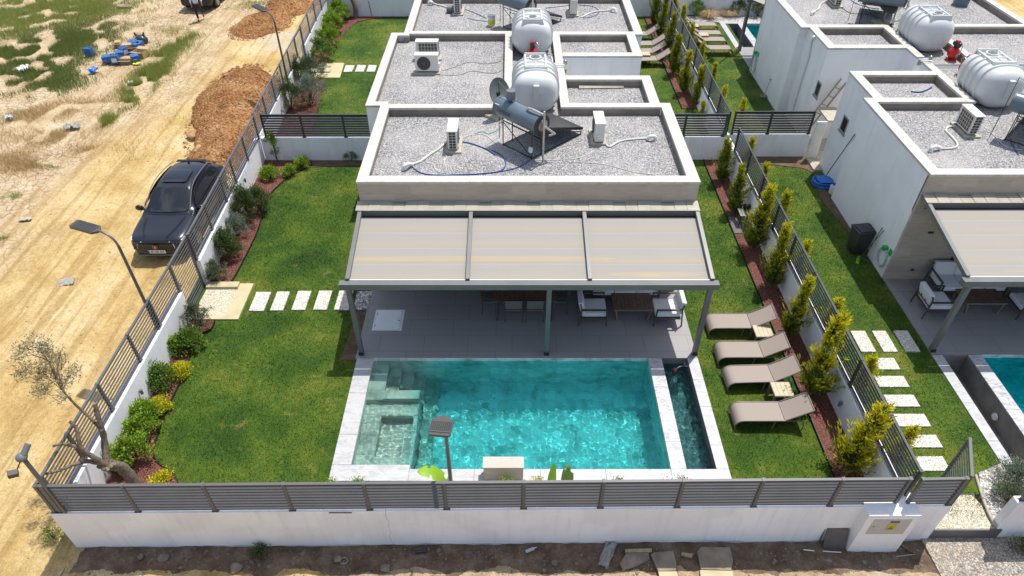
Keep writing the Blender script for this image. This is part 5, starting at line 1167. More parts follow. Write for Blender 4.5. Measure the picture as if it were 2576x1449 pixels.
# ================================================================ STREET LAMPS
def lamp(label, base, top_z, arm, pz=(0, 0, 0), hl=.74, hw=.15, ar=.42):
    t = thing('street_lamp', label, 'street lamp', base, 0, 'solar street lamps'); b = Vector(base); H_ = top_z - b.z
    e = Vector((0, 0, H_ - .35)); q = Vector(arm); hd = q.normalized(); 
    m = MB(); m.tube([(0, 0, 0), (0, 0, H_ * .5), tuple(e)], [.045, .04, .035], 10); m.build('pole', M['fence'], t, smooth=True, world=False)
    m = MB(); c_ = curve_pts([tuple(e), (hd.x * .06, hd.y * .06, H_ - .18), (hd.x * ar * .5, hd.y * ar * .5, H_ - .06), (hd.x * ar, hd.y * ar, H_ + .0)], 4); m.tube(c_, .028, 8); m.build('arm', M['fence'], t, smooth=True, world=False)
    ang = math.atan2(hd.y, hd.x); T = Matrix.Translation((hd.x * (ar - .04), hd.y * (ar - .04), H_ - .01)) @ Matrix.Rotation(ang, 4, 'Z') @ Matrix.Rotation(R(-pz[0]), 4, 'Y') @ Matrix.Rotation(R(pz[1]), 4, 'X')
    m = MB(T); m.prism([(0, -.05), (.10, -hw), (hl - .05, -hw), (hl, -hw + .03), (hl, hw - .03), (hl - .05, hw), (.10, hw), (0, .05)], -.03, .02); m.build('lamp_head', M['chair_metal'], t, world=False)
    m = MB(T); m.box(.12, hl - .06, -hw + .015, hw - .015, .021, .027); s_ = m.build('solar_panel', M['solar'], t, world=False)
    m = MB(T)
    for i in range(10): y = (-.12 + .0267 * i) * hw / .15; m.box(.125, hl - .065, y - .0012, y + .0012, .028, .0295)
    for x in (.14, hl - .08): m.box(x - .004, x + .004, -hw + .02, hw - .02, .0297, .031)
    m.build('cell_lines', M['frame'], s_, world=False)
    m = MB(); m.box(-.09, .09, -.07, .07, 0, .015); m.build('base_plate', M['fence'], t, world=False)
    return t
b0 = at(396, 826, .9); lamp('solar street lamp standing on the left wall in front of the dark car', (b0.x, b0.y, .9), 3.95, (-.93, .30, 0), (4, 0))
b0 = at(721, 218, .9); lamp('solar street lamp beyond the dirt heap at the top left', (b0.x + .1, b0.y, .9), 3.95, (-.8, .6, 0), (8, 0))
lamp('solar street lamp behind the front fence before the pool', (-1.24, 7.90, .0), 3.42, (-.10, -1, 0), (4, 0), .46, .20, .06)
b0 = at(1858, 122, 0); lamp('tall street lamp pole leaving the top edge near the rear pool', (b0.x, b0.y, LZ), 7.2, (0, 1, 0))
# floodlight pole at the front left corner
t = thing('floodlight_pole', 'short pole with small floodlights at the front left corner', 'floodlight', (-8.98, 7.45, .9))
m = MB(); m.box(-.028, .028, -.028, .028, 0, 1.78); m.build('pole', M['fence'], t, world=False)
m = MB(); m.sph((-.04, .02, 1.84), (.10, .10, .09)); m.cyl((.0, .05, 1.88), (.06, .20, 2.0), .06, .055); m.build('lamp_head', M['lid_grey'], t, smooth=True, world=False)
m = MB(); m.tube([(-.06, -.02, 1.78), (-.12, -.12, 1.68)], .012, 6); m.ob((-.17, -.2, 1.64), (.16, .10, .14), (.3, .2, .5)); m.build('sensor', M['black'], t, world=False)

# ================================================================ CARS
def loft(secs, closed=True):
    # secs: list of (y, [(x,z)...]) half profiles from top centre outwards and down; mirrored
    m = MB(); n = len(secs[0][1]); ring = 2 * n - 1; V = []
    for y, pr in secs:
        V += [(-x, y, z) for x, z in pr[::-1]] + [(x, y, z) for x, z in pr[1:]]
    F = []
    for i in range(len(secs) - 1):
        for j in range(ring - 1): a = i * ring + j; F.append((a, a + 1, a + ring + 1, a + ring))
        F.append((i * ring + ring - 1, i * ring, (i + 1) * ring, (i + 1) * ring + ring - 1))
    F.append(tuple(range(ring))[::-1]); F.append(tuple((len(secs) - 1) * ring + j for j in range(ring)))
    m.add(V, F); return m
def subsurf(o, lv=2):
    s_ = o.modifiers.new('subdivision', 'SUBSURF'); s_.levels = lv; s_.render_levels = lv
def suv(label, loc, rz, plate_txt=None, mat='carpaint'):
    # local: nose towards -y, length 4.55, width 1.88, height 1.62
    t = thing('parked_car', label, 'car', loc, rz)
    W = .94
    def sec(y, zt, w, zb=.26, crown=.03, sh=.80, zsh=None):
        zs = zsh if zsh else zt - .10
        return (y, [(0, zt), (w * .45, zt - crown * .3), (w * sh, zt - crown), (w * .955, zs), (w, zs - .16), (w * .985, .55), (w * .97, .38), (w * .90, zb), (0, zb - .02)])
    S = [sec(-2.27, .74, .62, .34, .05, .8, .66), sec(-2.24, .84, .74, .28, .05), sec(-2.12, .92, .86, .25, .05), sec(-1.85, .965, .92, .25, .045, .80, .87), sec(-1.4, 1.0, .94, .25, .04, .82, .90), sec(-1.0, 1.03, .94, .25, .03, .84, .93),
         sec(-.4, 1.04, .935, .25, .03, .86, .95), sec(.4, 1.05, .935, .25, .03, .86, .96), sec(1.1, 1.07, .945, .25, .03, .86, .98), sec(1.7, 1.10, .94, .26, .03, .84, 1.0), sec(2.05, 1.10, .90, .30, .04, .82, 1.0), sec(2.22, 1.05, .82, .34, .06, .8, .95), sec(2.28, .95, .70, .42, .05)]
    o = loft(S).build('body', M[mat], t, smooth=True, world=False); subsurf(o, 2)
    def cs(y, zt, w, zb):
        return (y, [(0, zt), (w * .5, zt - .012), (w * .86, zt - .045), (w * .97, zt - .12), (w * .97 + (W * .90 - w * .97) * .6, zb + (zt - zb) * .3 if zt - zb > .1 else zb), (W * .93, zb), (W * .8, zb - .05), (0, zb - .05)])
    K = [cs(-1.08, 1.03, .74, .98), cs(-.95, 1.10, .735, .99), cs(-.60, 1.30, .69, 1.0), cs(-.28, 1.48, .655, 1.0), cs(-.05, 1.565, .64, 1.0), cs(.45, 1.61, .635, 1.01), cs(1.0, 1.58, .62, 1.03), cs(1.4, 1.52, .60, 1.05), cs(1.62, 1.45, .58, 1.06), cs(1.85, 1.30, .60, 1.07), cs(2.1, 1.10, .66, 1.05)]
    cab = loft(K).build('cabin', M[mat], t, smooth=True, world=False); subsurf(cab, 2)
    # glass patches follow the cabin a few millimetres proud
    def patch(name, rows, th=.006, par=t):
        m = MB(); n = len(rows[0]); V = [p for r_ in rows for p in r_]; F = [(i * n + j, i * n + j + 1, (i + 1) * n + j + 1, (i + 1) * n + j) for i in range(len(rows) - 1) for j in range(n - 1)]
        m.add(V, F); o = m.build(name, M['carglass'], par, smooth=True, world=False)
        so_ = o.modifiers.new('solid', 'SOLIDIFY'); so_.thickness = .012; so_.offset = 0; subsurf(o, 2); return o
    ws = []
    for tt in (0, .33, .66, 1):
        y = -1.03 + tt * .86; z = 1.065 + tt * .475 + .022 * math.sin(PI * tt); w_ = .72 - tt * .13
        ws.append([(x * w_, y + .10 * abs(x) ** 2 * (1 - tt * .5), z - .028 * abs(x) ** 2 + .018) for x in (-1, -.6, -.2, .2, .6, 1)])
    patch('windshield', ws)
    rw = []
    for tt in (0, .5, 1):
        y = 1.62 + tt * .40; z = 1.475 - tt * .30; w_ = .54 + tt * .07
        rw.append([(x * w_, y, z - .02 * abs(x) ** 2 + .012) for x in (-1, -.5, 0, .5, 1)])
    patch('rear_window', rw)
    rf = []
    for tt in (0, .33, .66, 1):
        y = .02 + tt * .82
        rf.append([(x * .43, y, (1.575, 1.61, 1.605, 1.585)[int(round(tt * 3))] + .014 - .008 * abs(x) ** 2) for x in (-1, -.5, 0, .5, 1)])
    patch('sunroof', rf)
    for s_ in (-1, 1):
        sd = []
        for ya, yb, in ((-.80, -.25), (-.25, .05), (.3, .3), (.75, .75), (1.2, 1.2), (1.72, 1.55)):
            zt = {-.25: 1.40, .05: 1.49, .3: 1.50, .75: 1.49, 1.2: 1.43, 1.55: 1.36}[yb]
            xt = {-.25: .70, .05: .665, .3: .66, .75: .655, 1.2: .645, 1.55: .66}[yb]
            sd.append([(s_ * (xt + .014), yb, zt), (s_ * (xt + .10), (ya + yb) / 2, (zt + 1.10) / 2), (s_ * .868, ya, 1.085)])
        patch('side_window', sd if s_ < 0 else [r_[::-1] for r_ in sd])
        m = MB(); m.tube([(s_ * .885, -.95, 1.06), (s_ * .90, 0, 1.06), (s_ * .90, 1.0, 1.075), (s_ * .86, 1.75, 1.10)], .012, 6); m.build('window_trim', M['cartrim'], t, world=False)
        m = MB(); m.tube(curve_pts([(s_ * .73, -.9, 1.13), (s_ * .665, -.1, 1.55), (s_ * .645, .8, 1.575), (s_ * .62, 1.55, 1.47)], 4), .014, 6); m.build('roof_rail', M['frame'], t, smooth=True, world=False)
        m = MB(); m.sph((s_ * 1.0, -.72, 1.08), (.13, .08, .10), 14, 10); m.beam((s_ * .84, -.74, 1.03), (s_ * .98, -.73, 1.06), .06, .07); m.build('mirror', M['cartrim'], t, smooth=True, world=False)
        for y in (-.05, .85): m = MB(); m.box(s_ * .945 - .012, s_ * .945 + .012, y, y + .17, .90, .925); m.build('door_handle', M['steel'], t, world=False)
        m = MB(); m.add([(s_ * .42, -2.245, .80), (s_ * .80, -2.12, .80), (s_ * .86, -1.95, .84), (s_ * .50, -2.16, .845)], [(0, 1, 2, 3)] if s_ > 0 else [(3, 2, 1, 0)]); m.build('headlight', M['led'], t, world=False)
        for k in range(3): m = MB(); x0 = s_ * (.56 + .09 * k); m.beam((x0, -2.275 + .05 * k, .76), (x0 + s_ * .03, -2.295 + .05 * k, .60), .014, .014); m.build('light_bar', M['led'], t, world=False)
        for y in (-1.38, 1.32):
            m = MB(); m.tube([(s_ * .72, y, .34), (s_ * .76, y, .34), (s_ * .93, y, .34), (s_ * .955, y, .34)], [.31, .345, .345, .31], 28); w_ = m.build('wheel', M['tyre'], t, smooth=True, world=False)
            m = MB(); m.cyl((s_ * .95, y, .34), (s_ * .962, y, .34), .21, .19, 20)
            m.build('rim', M['rim'], w_, world=False)
            m = MB(); m.tube([(s_ * .948, y + .40 * math.cos(a * PI / 12), .34 + .40 * math.sin(a * PI / 12)) for a in range(-1, 14)], .03, 6); m.build('wheel_arch', M['cartrim'], t, smooth=True, world=False)
    m = MB(); m.add([(-.70, -2.25, .76), (.70, -2.25, .76), (.74, -2.27, .55), (-.74, -2.27, .55), (0, -2.31, .76), (0, -2.33, .55)], [(0, 4, 5, 3), (4, 1, 2, 5)]); gr = m.build('grille', M['cartrim'], t, world=False)
    m = MB()
    for r_ in range(4):
        for k in range(19):
            x = -.63 + .07 * k + (.035 if r_ % 2 else 0); y = -2.345 + .045 * abs(x) / .7 * 1.4; m.box(x - .012, x + .012, y, y + .01, .58 + r_ * .045, .60 + r_ * .045)
    m.build('grille_pattern', M['chair_metal'], gr, world=False)
    m = MB(); m.box(-.66, .66, -2.29, -2.20, .30, .34); m.build('lower_lip', M['lid_grey'], t, bev=.01, world=False)
    m = MB(); m.tube([(0, 1.42, 1.53), (0, 1.52, 1.58)], [.05, .008], 6); m.build('antenna', M['cartrim'], t, smooth=True, world=False)
    m = MB(); m.box(-.50, .50, 1.56, 1.70, 1.455, 1.475); m.build('roof_spoiler', M['cartrim'], t, bev=.008, world=False)
    m = MB(); m.tube([(-.70, -2.20, .865), (0, -2.295, .87), (.70, -2.20, .865)], .008, 6); m.build('bonnet_seam', M['cartrim'], t, world=False)
    for s_ in (-1, 1): m = MB(); m.tube(curve_pts([(s_ * .36, -2.15, .945), (s_ * .52, -1.7, .985), (s_ * .62, -1.15, 1.03)], 4), .012, 6); m.build('bonnet_crease', M[mat], t, smooth=True, world=False)
    if plate_txt:
        m = MB(); m.prism([(-.07, 0), (-.07, -.09), (0, -.15), (.07, -.09), (.07, 0)], 0, .012); m.f = m.f
        m.v = [(x, -2.342 - z, .74 + y) for x, y, z in m.v]; bd = m.build('badge', M['cartrim'], t, world=False)
        # rampant animal mark on the shield
        mk = [(-.02, -.03), (.0, -.015), (.02, -.025), (.018, -.045), (.035, -.055), (.03, -.075), (.042, -.09), (.02, -.10), (.012, -.085), (.0, -.12), (-.02, -.125), (-.012, -.095), (-.03, -.085), (-.018, -.07), (-.035, -.055), (-.02, -.05)]
        m = MB(); m.prism(mk, 0, .004); m.v = [(x * 1.15, -2.356 - z, .745 + y) for x, y, z in m.v]; m.build('badge_mark', M['gold'], bd, world=False)
        m = MB(); pts = [(-.07, 0), (-.07, -.09), (0, -.15), (.07, -.09), (.07, 0), (-.07, 0)]; m.tube([(x, -2.356, .74 + y) for x, y in pts], .006, 5); m.build('badge_rim', M['gold'], bd, world=False)
        m = MB(); m.box(-.27, .27, -2.345, -2.33, .44, .555); pl_ = m.build('number_plate', M['plate'], t, world=False)
        m = MB(); m.box(-.268, -.228, -2.3475, -2.3455, .442, .553); m.build('plate_band', M['blue'], pl_, world=False)
        cu = bpy.data.curves.new('plate_text', 'FONT'); cu.body = plate_txt; cu.size = .112; cu.extrude = .001; cu.align_x = 'CENTER'; cu.align_y = 'CENTER'; cu.offset = .002
        o = bpy.data.objects.new('tmp', cu); C.objects.link(o); bpy.context.view_layer.update(); me = bpy.data.meshes.new_from_object(o.evaluated_get(bpy.context.evaluated_depsgraph_get())); bpy.data.objects.remove(o)
        me.transform(Matrix.Translation((.02, -2.348, .497)) @ Matrix.Rotation(R(90), 4, 'X') @ Matrix.Diagonal((.80, 1, 1, 1))); me.materials.clear(); me.materials.append(M['black'])
        o = bpy.data.objects.new('plate_lettering', me); C.objects.link(o); o.parent = pl_
    return t
suv('dark graphite car with glass sunroof parked beside the left fence', (-11.24, 19.42, -.43), R(.5), '48 ASK 074')
# second car, seen from behind at the top edge
p2_ = at(497, 30, -.42)
t = suv('grey car cut by the top edge with a person standing at it', (p2_.x + .1, p2_.y + 2.15, -.42), R(178), None)
m = MB(); m.box(-.45, .45, 2.275, 2.29, .84, .98); m.build('rear_plate', M['plate'], t, world=False)

# ---------------------------------------------------------------- person at the top edge
def person():
    b = at(505, 52, -.40); t = thing('person', 'person in white shirt and black trousers stepping beside the grey car', 'person', (b.x, b.y, -.40), R(10))
    def skin(name, verts, edges, rad, mat, root=0, lv=2):
        me = bpy.data.meshes.new(name); me.from_pydata(verts, edges, []); me.update(); o = bpy.data.objects.new(name, me); C.objects.link(o); o.parent = t
        s_ = o.modifiers.new('skin', 'SKIN'); s_.use_smooth_shade = True
        for i, r_ in enumerate(rad): me.skin_vertices[0].data[i].radius = r_ if hasattr(r_, '__len__') else (r_, r_)
        me.skin_vertices[0].data[root].use_root = True; subsurf(o, lv); me.materials.append(mat); return o
    J = [(0, 0, .92), (0, .02, 1.12), (0, .04, 1.36), (0, .03, 1.47), (0, .0, 1.53), (0, -.01, 1.63), (0, -.01, 1.71), # 0-6 pelvis chest neck head
         (-.17, .04, 1.38), (-.24, .0, 1.12), (-.22, -.14, .92), (.17, .04, 1.38), (.28, .10, 1.14), (.30, .0, .92), # arms 7-12
         (-.09, .0, .86), (-.10, -.06, .48), (-.10, .02, .09), (-.10, -.12, .04), (.09, .02, .86), (.12, .20, .52), (.13, .42, .22), (.13, .34, .12)]
    E_ = [(0, 1), (1, 2), (2, 3), (3, 4), (4, 5), (5, 6), (2, 7), (7, 8), (8, 9), (2, 10), (10, 11), (11, 12), (0, 13), (13, 14), (14, 15), (15, 16), (0, 17), (17, 18), (18, 19), (19, 20)]
    rd = [(.14, .10), (.13, .10), (.15, .10), .06, .055, (.085, .10), (.06, .07), .06, .042, .03, .06, .042, .03, .085, .06, .04, .035, .085, .06, .04, .035]
    body = skin('body', J, E_, rd, M['skin'])
    skin('shirt', [(0, 0, .90), (0, .02, 1.12), (0, .04, 1.37), (0, .03, 1.45), (-.18, .04, 1.38), (-.25, .0, 1.12), (-.235, -.10, .98), (.18, .04, 1.38), (.29, .10, 1.14), (.305, .03, .98)], [(0, 1), (1, 2), (2, 3), (2, 4), (4, 5), (5, 6), (2, 7), (7, 8), (8, 9)], [(.17, .13), (.16, .13), (.175, .12), .075, .075, .056, .046, .075, .056, .046], M['shirt'])
    skin('trousers', [(0, 0, .95), (-.09, .0, .86), (-.10, -.06, .48), (-.10, .02, .12), (.09, .02, .86), (.12, .20, .52), (.13, .40, .25)], [(0, 1), (1, 2), (2, 3), (0, 4), (4, 5), (5, 6)], [(.16, .12), .10, .075, .058, .10, .075, .058], M['trouser'])
    m = MB(); m.sph((0, .02, 1.70), (.088, .105, .085), 16, 10); m.build('hair', M['hair'], t, smooth=True, world=False)
    for s_, q in ((-1, (-.22, -.15, .89)), (1, (.30, -.01, .89))):
        m = MB(); m.sph(q, (.022, .035, .045), 10, 8)
        for k in range(4): a = q[0] + (k - 1.5) * .014; m.tube([(a, q[1] - .01, q[2] - .03), (a, q[1] - .015, q[2] - .075 - .008 * (k in (1, 2))), (a, q[1] - .0, q[2] - .10 - .008 * (k in (1, 2)))], [.008, .008, .006], 6)
        m.tube([(q[0], q[1] - .03, q[2]), (q[0], q[1] - .05, q[2] - .05)], [.009, .007], 6); m.build('hand', M['skin'], t, smooth=True, world=False)
    for q, r_ in (((-.10, -.06, .03), 0), ((.13, .36, .13), R(-50))): m = MB(Matrix.Translation(q) @ Matrix.Rotation(r_, 4, 'X')); m.sph((0, 0, 0), (.045, .13, .045), 12, 8); m.build('shoe', M['black'], t, smooth=True, world=False)
    # face
    m = MB(); m.sph((-.03, -.095, 1.655), .011); m.sph((.03, -.095, 1.655), .011); m.build('eyes', M['black'], t, world=False); m = MB(); m.sph((0, -.115, 1.62), (.014, .02, .025)); m.build('nose', M['skin'], t, smooth=True, world=False)
    m = MB(); m.box(-.025, .025, -.108, -.098, 1.575, 1.583); m.build('mouth', M['red'], t, world=False)
    for s_ in (-1, 1): m = MB(); m.sph((s_ * .088, 0, 1.64), (.012, .02, .032)); m.build('ear', M['skin'], t, smooth=True, world=False)
person()

# ================================================================ FIELD THINGS
def mound(name, label, c, rx, ry, hgt, rot, seed, nclod, mat='clod'):
    t = thing('dirt_mound', label, 'dirt heap', (c[0], c[1], -.43), R(rot)); N = 150
    X, Y = np.meshgrid(np.linspace(-1, 1, N), np.linspace(-1, 1, N)); r_ = np.sqrt(X ** 2 + Y ** 2); 
    n1 = fbm(X * rx + seed, Y * ry, 5, 1.0) - .5; n2 = fbm(X * rx + seed, Y * ry + 7, 4, 5.5) - .5
    Zh = np.clip(1 - (r_ + n1 * .5) ** 2, -.15, 1) ; Zh = np.where(Zh > 0, Zh ** .75, Zh) * hgt + n1 * .30 * hgt * (r_ < 1) + n2 * .26 * np.clip(1.2 - r_, 0, 1) + (fbm(X * rx + 3, Y * ry, 3, 13.0) - .5) * .10
    Zh = Zh - .25 * np.clip(r_ - .9, 0, 1)
    V = np.stack([X * rx, Y * ry, Zh], -1).reshape(-1, 3); i = np.arange(N * N).reshape(N, N); F = np.stack([i[:-1, :-1], i[:-1, 1:], i[1:, 1:], i[1:, :-1]], -1).reshape(-1, 4)
    F = F[(np.abs(V[F]).max(axis=1)[:, :2] <= 9).all(axis=1)]; rr = r_.reshape(-1)[F].min(axis=1); F = F[rr < 1.12]
    np_mesh('heap', V, F, M[mat], t)
    g2 = random.Random(seed); m = MB()
    for k in range(nclod):
        a = g2.uniform(0, 2 * PI); q = g2.random() ** .5 * 1.12; x, y = q * math.cos(a), q * math.sin(a); ix = min(N - 1, max(0, int((x + 1) / 2 * (N - 1)))); iy = min(N - 1, max(0, int((y + 1) / 2 * (N - 1))))
        z = max(Zh[iy, ix], 0) if q < 1.0 else .02; s_ = g2.uniform(.012, .034) * (2.2 if g2.random() < .05 else 1); m.rock((x * rx, y * ry, z), s_, g2.random())
    o = m.build('clods', M[mat], t, world=False); o['kind'] = 'stuff'
    return t
mound('dirt_mound', 'large heap of red brown soil between the track and the left fence', (-11.85, 27.4), 1.95, 5.1, 1.0, 12, 3, 5200)
q = at(668, 62, -.43); mound('dirt_mound', 'low spread of red soil behind the far street lamp', (q.x - .2, q.y), 1.5, 2.2, .35, -10, 8, 1300)
q = at(735, 12, -.43); mound('dirt_mound', 'small red soil heap at the top edge by the fence', (q.x, q.y), 1.6, 1.9, .45, 0, 12, 1300)
def boulder(label, px, py, r_, mat='boulder', z=-.40, seed=1):
    p = at(px, py, z); m = MB(); m.sph((0, 0, 0), 1, 18, 12); g2 = np.random.default_rng(seed); V = []
    f1, f2, f3 = g2.uniform(1.5, 3, 3)
    for v in m.v: x, y, zz = v; k = 1 + .12 * math.sin(f1 * x * 2 + seed) + .10 * math.sin(f2 * y * 2.4 + seed * 2) + .08 * math.sin(f3 * zz * 3); V.append((p.x + x * r_ * k * 1.1, p.y + y * r_ * k, z + r_ * .45 + zz * r_ * k * .8))
    m.v = V; return tag(m.build('boulder', M[mat], smooth=True), label, 'rock')
for i, a in enumerate([('round tan boulder at the lower left foot of the large soil heap', 490, 346, .27), ('flat tan boulder lying on the lower part of the soil heap', 570, 337, .18), ('tan boulder at the front foot of the soil heap near the car', 505, 382, .20), ('small round tan boulder beside the fence above the car', 577, 373, .13), ('tan stone on the left slope of the soil heap', 512, 310, .14), ('tan stone high on the left slope of the soil heap', 503, 250, .13)]): boulder(*a, seed=i + 1)
for i, (px, py, r_, lb) in enumerate([(355, 1403, .085, 'grey stone pair at the foot of the front wall, left one'), (412, 1407, .13, 'large grey stone at the foot of the front wall below the second post'), (596, 1432, .15, 'grey brown stone lying in the wall shadow left of the centre'), (850, 1408, .10, 'dark clod in the wall shadow under the third panel'), (970, 1432, .11, 'dark stone near the bottom edge in the wall shadow'), (1395, 1418, .08, 'small grey stone left of the broken slabs'), (2085, 1412, .08, 'small stone under the leaning grey sheet'), (2250, 1405, .07, 'small stone beside the meter cabinet foot'), (55, 498, .0, '')]):
    if r_: boulder(lb, px, py, r_ * .75, 'stone', -.44, i + 20)
# rubble along the wall: too small and many to count
m = MB(); g2 = random.Random(5)
for k in range(1500):
    x = g2.uniform(-9.2, 15); y = 7.4 - abs(g2.gauss(0, .45)) if g2.random() < .7 else g2.uniform(5.9, 7.4); s_ = g2.uniform(.008, .028) * (1.8 if g2.random() < .08 else 1)
    m.rock((x, y, float(front_z(np.array(x), np.array(y)))), s_, g2.random())
tag(m.build('rubble', M['stone'], kind='stuff'), 'small stones and clods scattered along the foot of the front wall', 'rubble')
m = MB()
for k in range(1800):
    x = g2.uniform(-24, -9.6); y = g2.uniform(7, 40); s_ = g2.uniform(.012, .035)
    m.rock((x, y, -.42 + float(field_h(np.array(x), np.array(y)))), s_, g2.random())
tag(m.build('field_pebbles', M['boulder'], kind='stuff'), 'small stones scattered over the dirt track', 'stones')
def flat(name, label, cat, quads, th, mat, z, ox=2000, oy=1684):
    P = [zat(ox, oy, a, b, z) for a, b in quads]; m = MB(); m.prism([(p.x, p.y) for p in P], z - th, z); return tag(m.build(name, M[mat], bev=.006), label, cat)
flat('broken_slab', 'broken concrete slab with scratches at the bottom edge, left one', 'concrete slab', [(1120, 1330), (1180, 1235), (1390, 1230), (1400, 1290), (1280, 1350), (1150, 1388)], .06, 'slab_old', -.36)
flat('broken_slab', 'cracked grey concrete slab beside a dirt gap at the bottom edge', 'concrete slab', [(1410, 1245), (1450, 1225), (1620, 1215), (1650, 1320), (1645, 1400), (1480, 1400)], .08, 'slab_old', -.34)
flat('broken_slab', 'large square old concrete slab right of the dirt gap', 'concrete slab', [(1845, 1215), (1880, 1175), (2150, 1180), (2180, 1300), (2160, 1395), (1880, 1385)], .08, 'slab_old', -.34)
flat('broken_slab', 'pale concrete slab in the sun at the bottom edge', 'concrete slab', [(1480, 1405), (1650, 1405), (1680, 1500), (1500, 1500)], .06, 'border_concrete', -.35)
flat('broken_slab', 'pale square slab in the sun at the bottom edge, right one', 'concrete slab', [(1870, 1392), (2170, 1400), (2200, 1500), (1880, 1500)], .06, 'border_concrete', -.35)
flat('timber', 'short timber lying along the foot of the front wall', 'timber', [(1170, 1195), (1420, 1190), (1420, 1225), (1170, 1230)], .05, 'wood', -.36)
flat('timber', 'broken timber piece beside the square concrete slab', 'timber', [(1700, 1225), (1800, 1240), (1795, 1275), (1695, 1250)], .05, 'wood', -.34)
def crumple(name, label, cat, p, w_, h_, mat, seed, rz=0, amp=.05):
    g2 = np.random.default_rng(seed); N = 9; X, Y = np.meshgrid(np.linspace(-.5, .5, N), np.linspace(-.5, .5, N)); Zc = amp * g2.random((N, N)) * 1.6 + .01
    X = X + g2.normal(0, .03, X.shape); Y = Y + g2.normal(0, .03, Y.shape)
    c_, s_ = math.cos(rz), math.sin(rz); V = np.stack([p[0] + (X * w_) * c_ - (Y * h_) * s_, p[1] + X * w_ * s_ + Y * h_ * c_, p[2] + Zc], -1).reshape(-1, 3); i = np.arange(N * N).reshape(N, N); F = np.stack([i[:-1, :-1], i[:-1, 1:], i[1:, 1:], i[1:, :-1]], -1).reshape(-1, 4)
    o = np_mesh(name, V, F, M[mat]); s2 = o.modifiers.new('s', 'SOLIDIFY'); s2.thickness = .006; return tag(o, label, cat)
crumple('plastic_film', 'torn grey plastic film lying by the front wall', 'litter', zat(2000, 1684, 1000, 1255, -.42), .22, .6, 'plastic_film', 1, R(-25))
crumple('plastic_film', 'grey plastic scrap on the dirt track left of the street lamp foot', 'litter', at(165, 711, -.41), .5, .35, 'plastic_film', 2, .3, .03)
crumple('paper_scrap', 'pale scrap lying on the track at the left edge', 'litter', at(65, 552, -.41), .40, .22, 'pad', 3, .2, .04)
crumple('plastic_bag', 'white plastic bag in the grass near the left edge', 'litter', at(63, 180, -.38), .4, .55, 'plastic_white', 4, 0, .2)
crumple('plastic_bag', 'bright blue plastic bag on the cracked mud', 'litter', at(236, 182, -.38), .35, .4, 'net_blue', 5, 0, .15)
crumple('plastic_bag', 'grey crumpled bag on the cracked mud above the track', 'litter', at(185, 322, -.38), .6, .35, 'plastic_film', 6, .2, .12)
crumple('plastic_bag', 'tiny pale blue bag at the left edge', 'litter', at(25, 300, -.38), .3, .3, 'hose_pale', 9, .2, .12)
crumple('plastic_bag', 'white scrap at the edge of the tall weeds', 'litter', at(330, 210, -.38), .25, .22, 'plastic_white', 10, .2, .08)
crumple('plastic_bag', 'yellow scrap below the cardboard boxes', 'litter', at(345, 162, -.38), .35, .22, 'yellow', 11, .2, .06)
m = MB(); p = zat(1000, 1684, 1600, 1222, -.38); m.cyl(p + Vector((-.14, 0, 0)), p + Vector((.12, .02, 0)), .035); tag(m.build('bottle', M['bag_black'], smooth=True), 'dark blue bottle lying at the foot of the front wall', 'bottle')
m = MB(); p = zat(2000, 1684, 285, 1205, -.38); m.tube([p + Vector((-.10, -.04, 0)), p + Vector((.06, .03, 0)), p + Vector((.10, .05, 0)), p + Vector((.13, .06, 0))], [.035, .035, .015, .014], 10); tag(m.build('bottle', M['hose_pale'], smooth=True), 'pale empty plastic bottle lying by the front wall', 'bottle')
m = MB(); c0 = zat(1000, 1684, 880, 1310, -.42); m.tube([(c0.x + .07 * math.cos(a * PI / 8) * (1.3 if a % 4 == 0 else 1), c0.y + .07 * math.sin(a * PI / 8), -.40) for a in range(17)], .008, 5); tag(m.build('wire_ring', M['steel']), 'small bent wire ring on the dark soil', 'wire')
for zx0, zx1, zy, lb in ((510, 610, 1208, 'short white pipe piece on the soil left of the meter cabinet'), (690, 860, 1222, 'long white pipe piece on the soil under the leaning sheet')):
    m = MB(); m.cyl(zat(2996, 1684, zx0, zy - 5, -.38), zat(2996, 1684, zx1, zy + 6, -.38), .012, n=8); tag(m.build('pipe_piece', M['plastic_white'], smooth=True), lb, 'pipe')
m = MB(); m.box(zat(1000, 1684, 735, 872, .905).x, zat(1000, 1684, 950, 872, .905).x, 7.43, 7.45, .902, .912); tag(m.build('metal_strip', M['fence_dark']), 'thin dark metal strip lying on top of the front wall', 'strip')
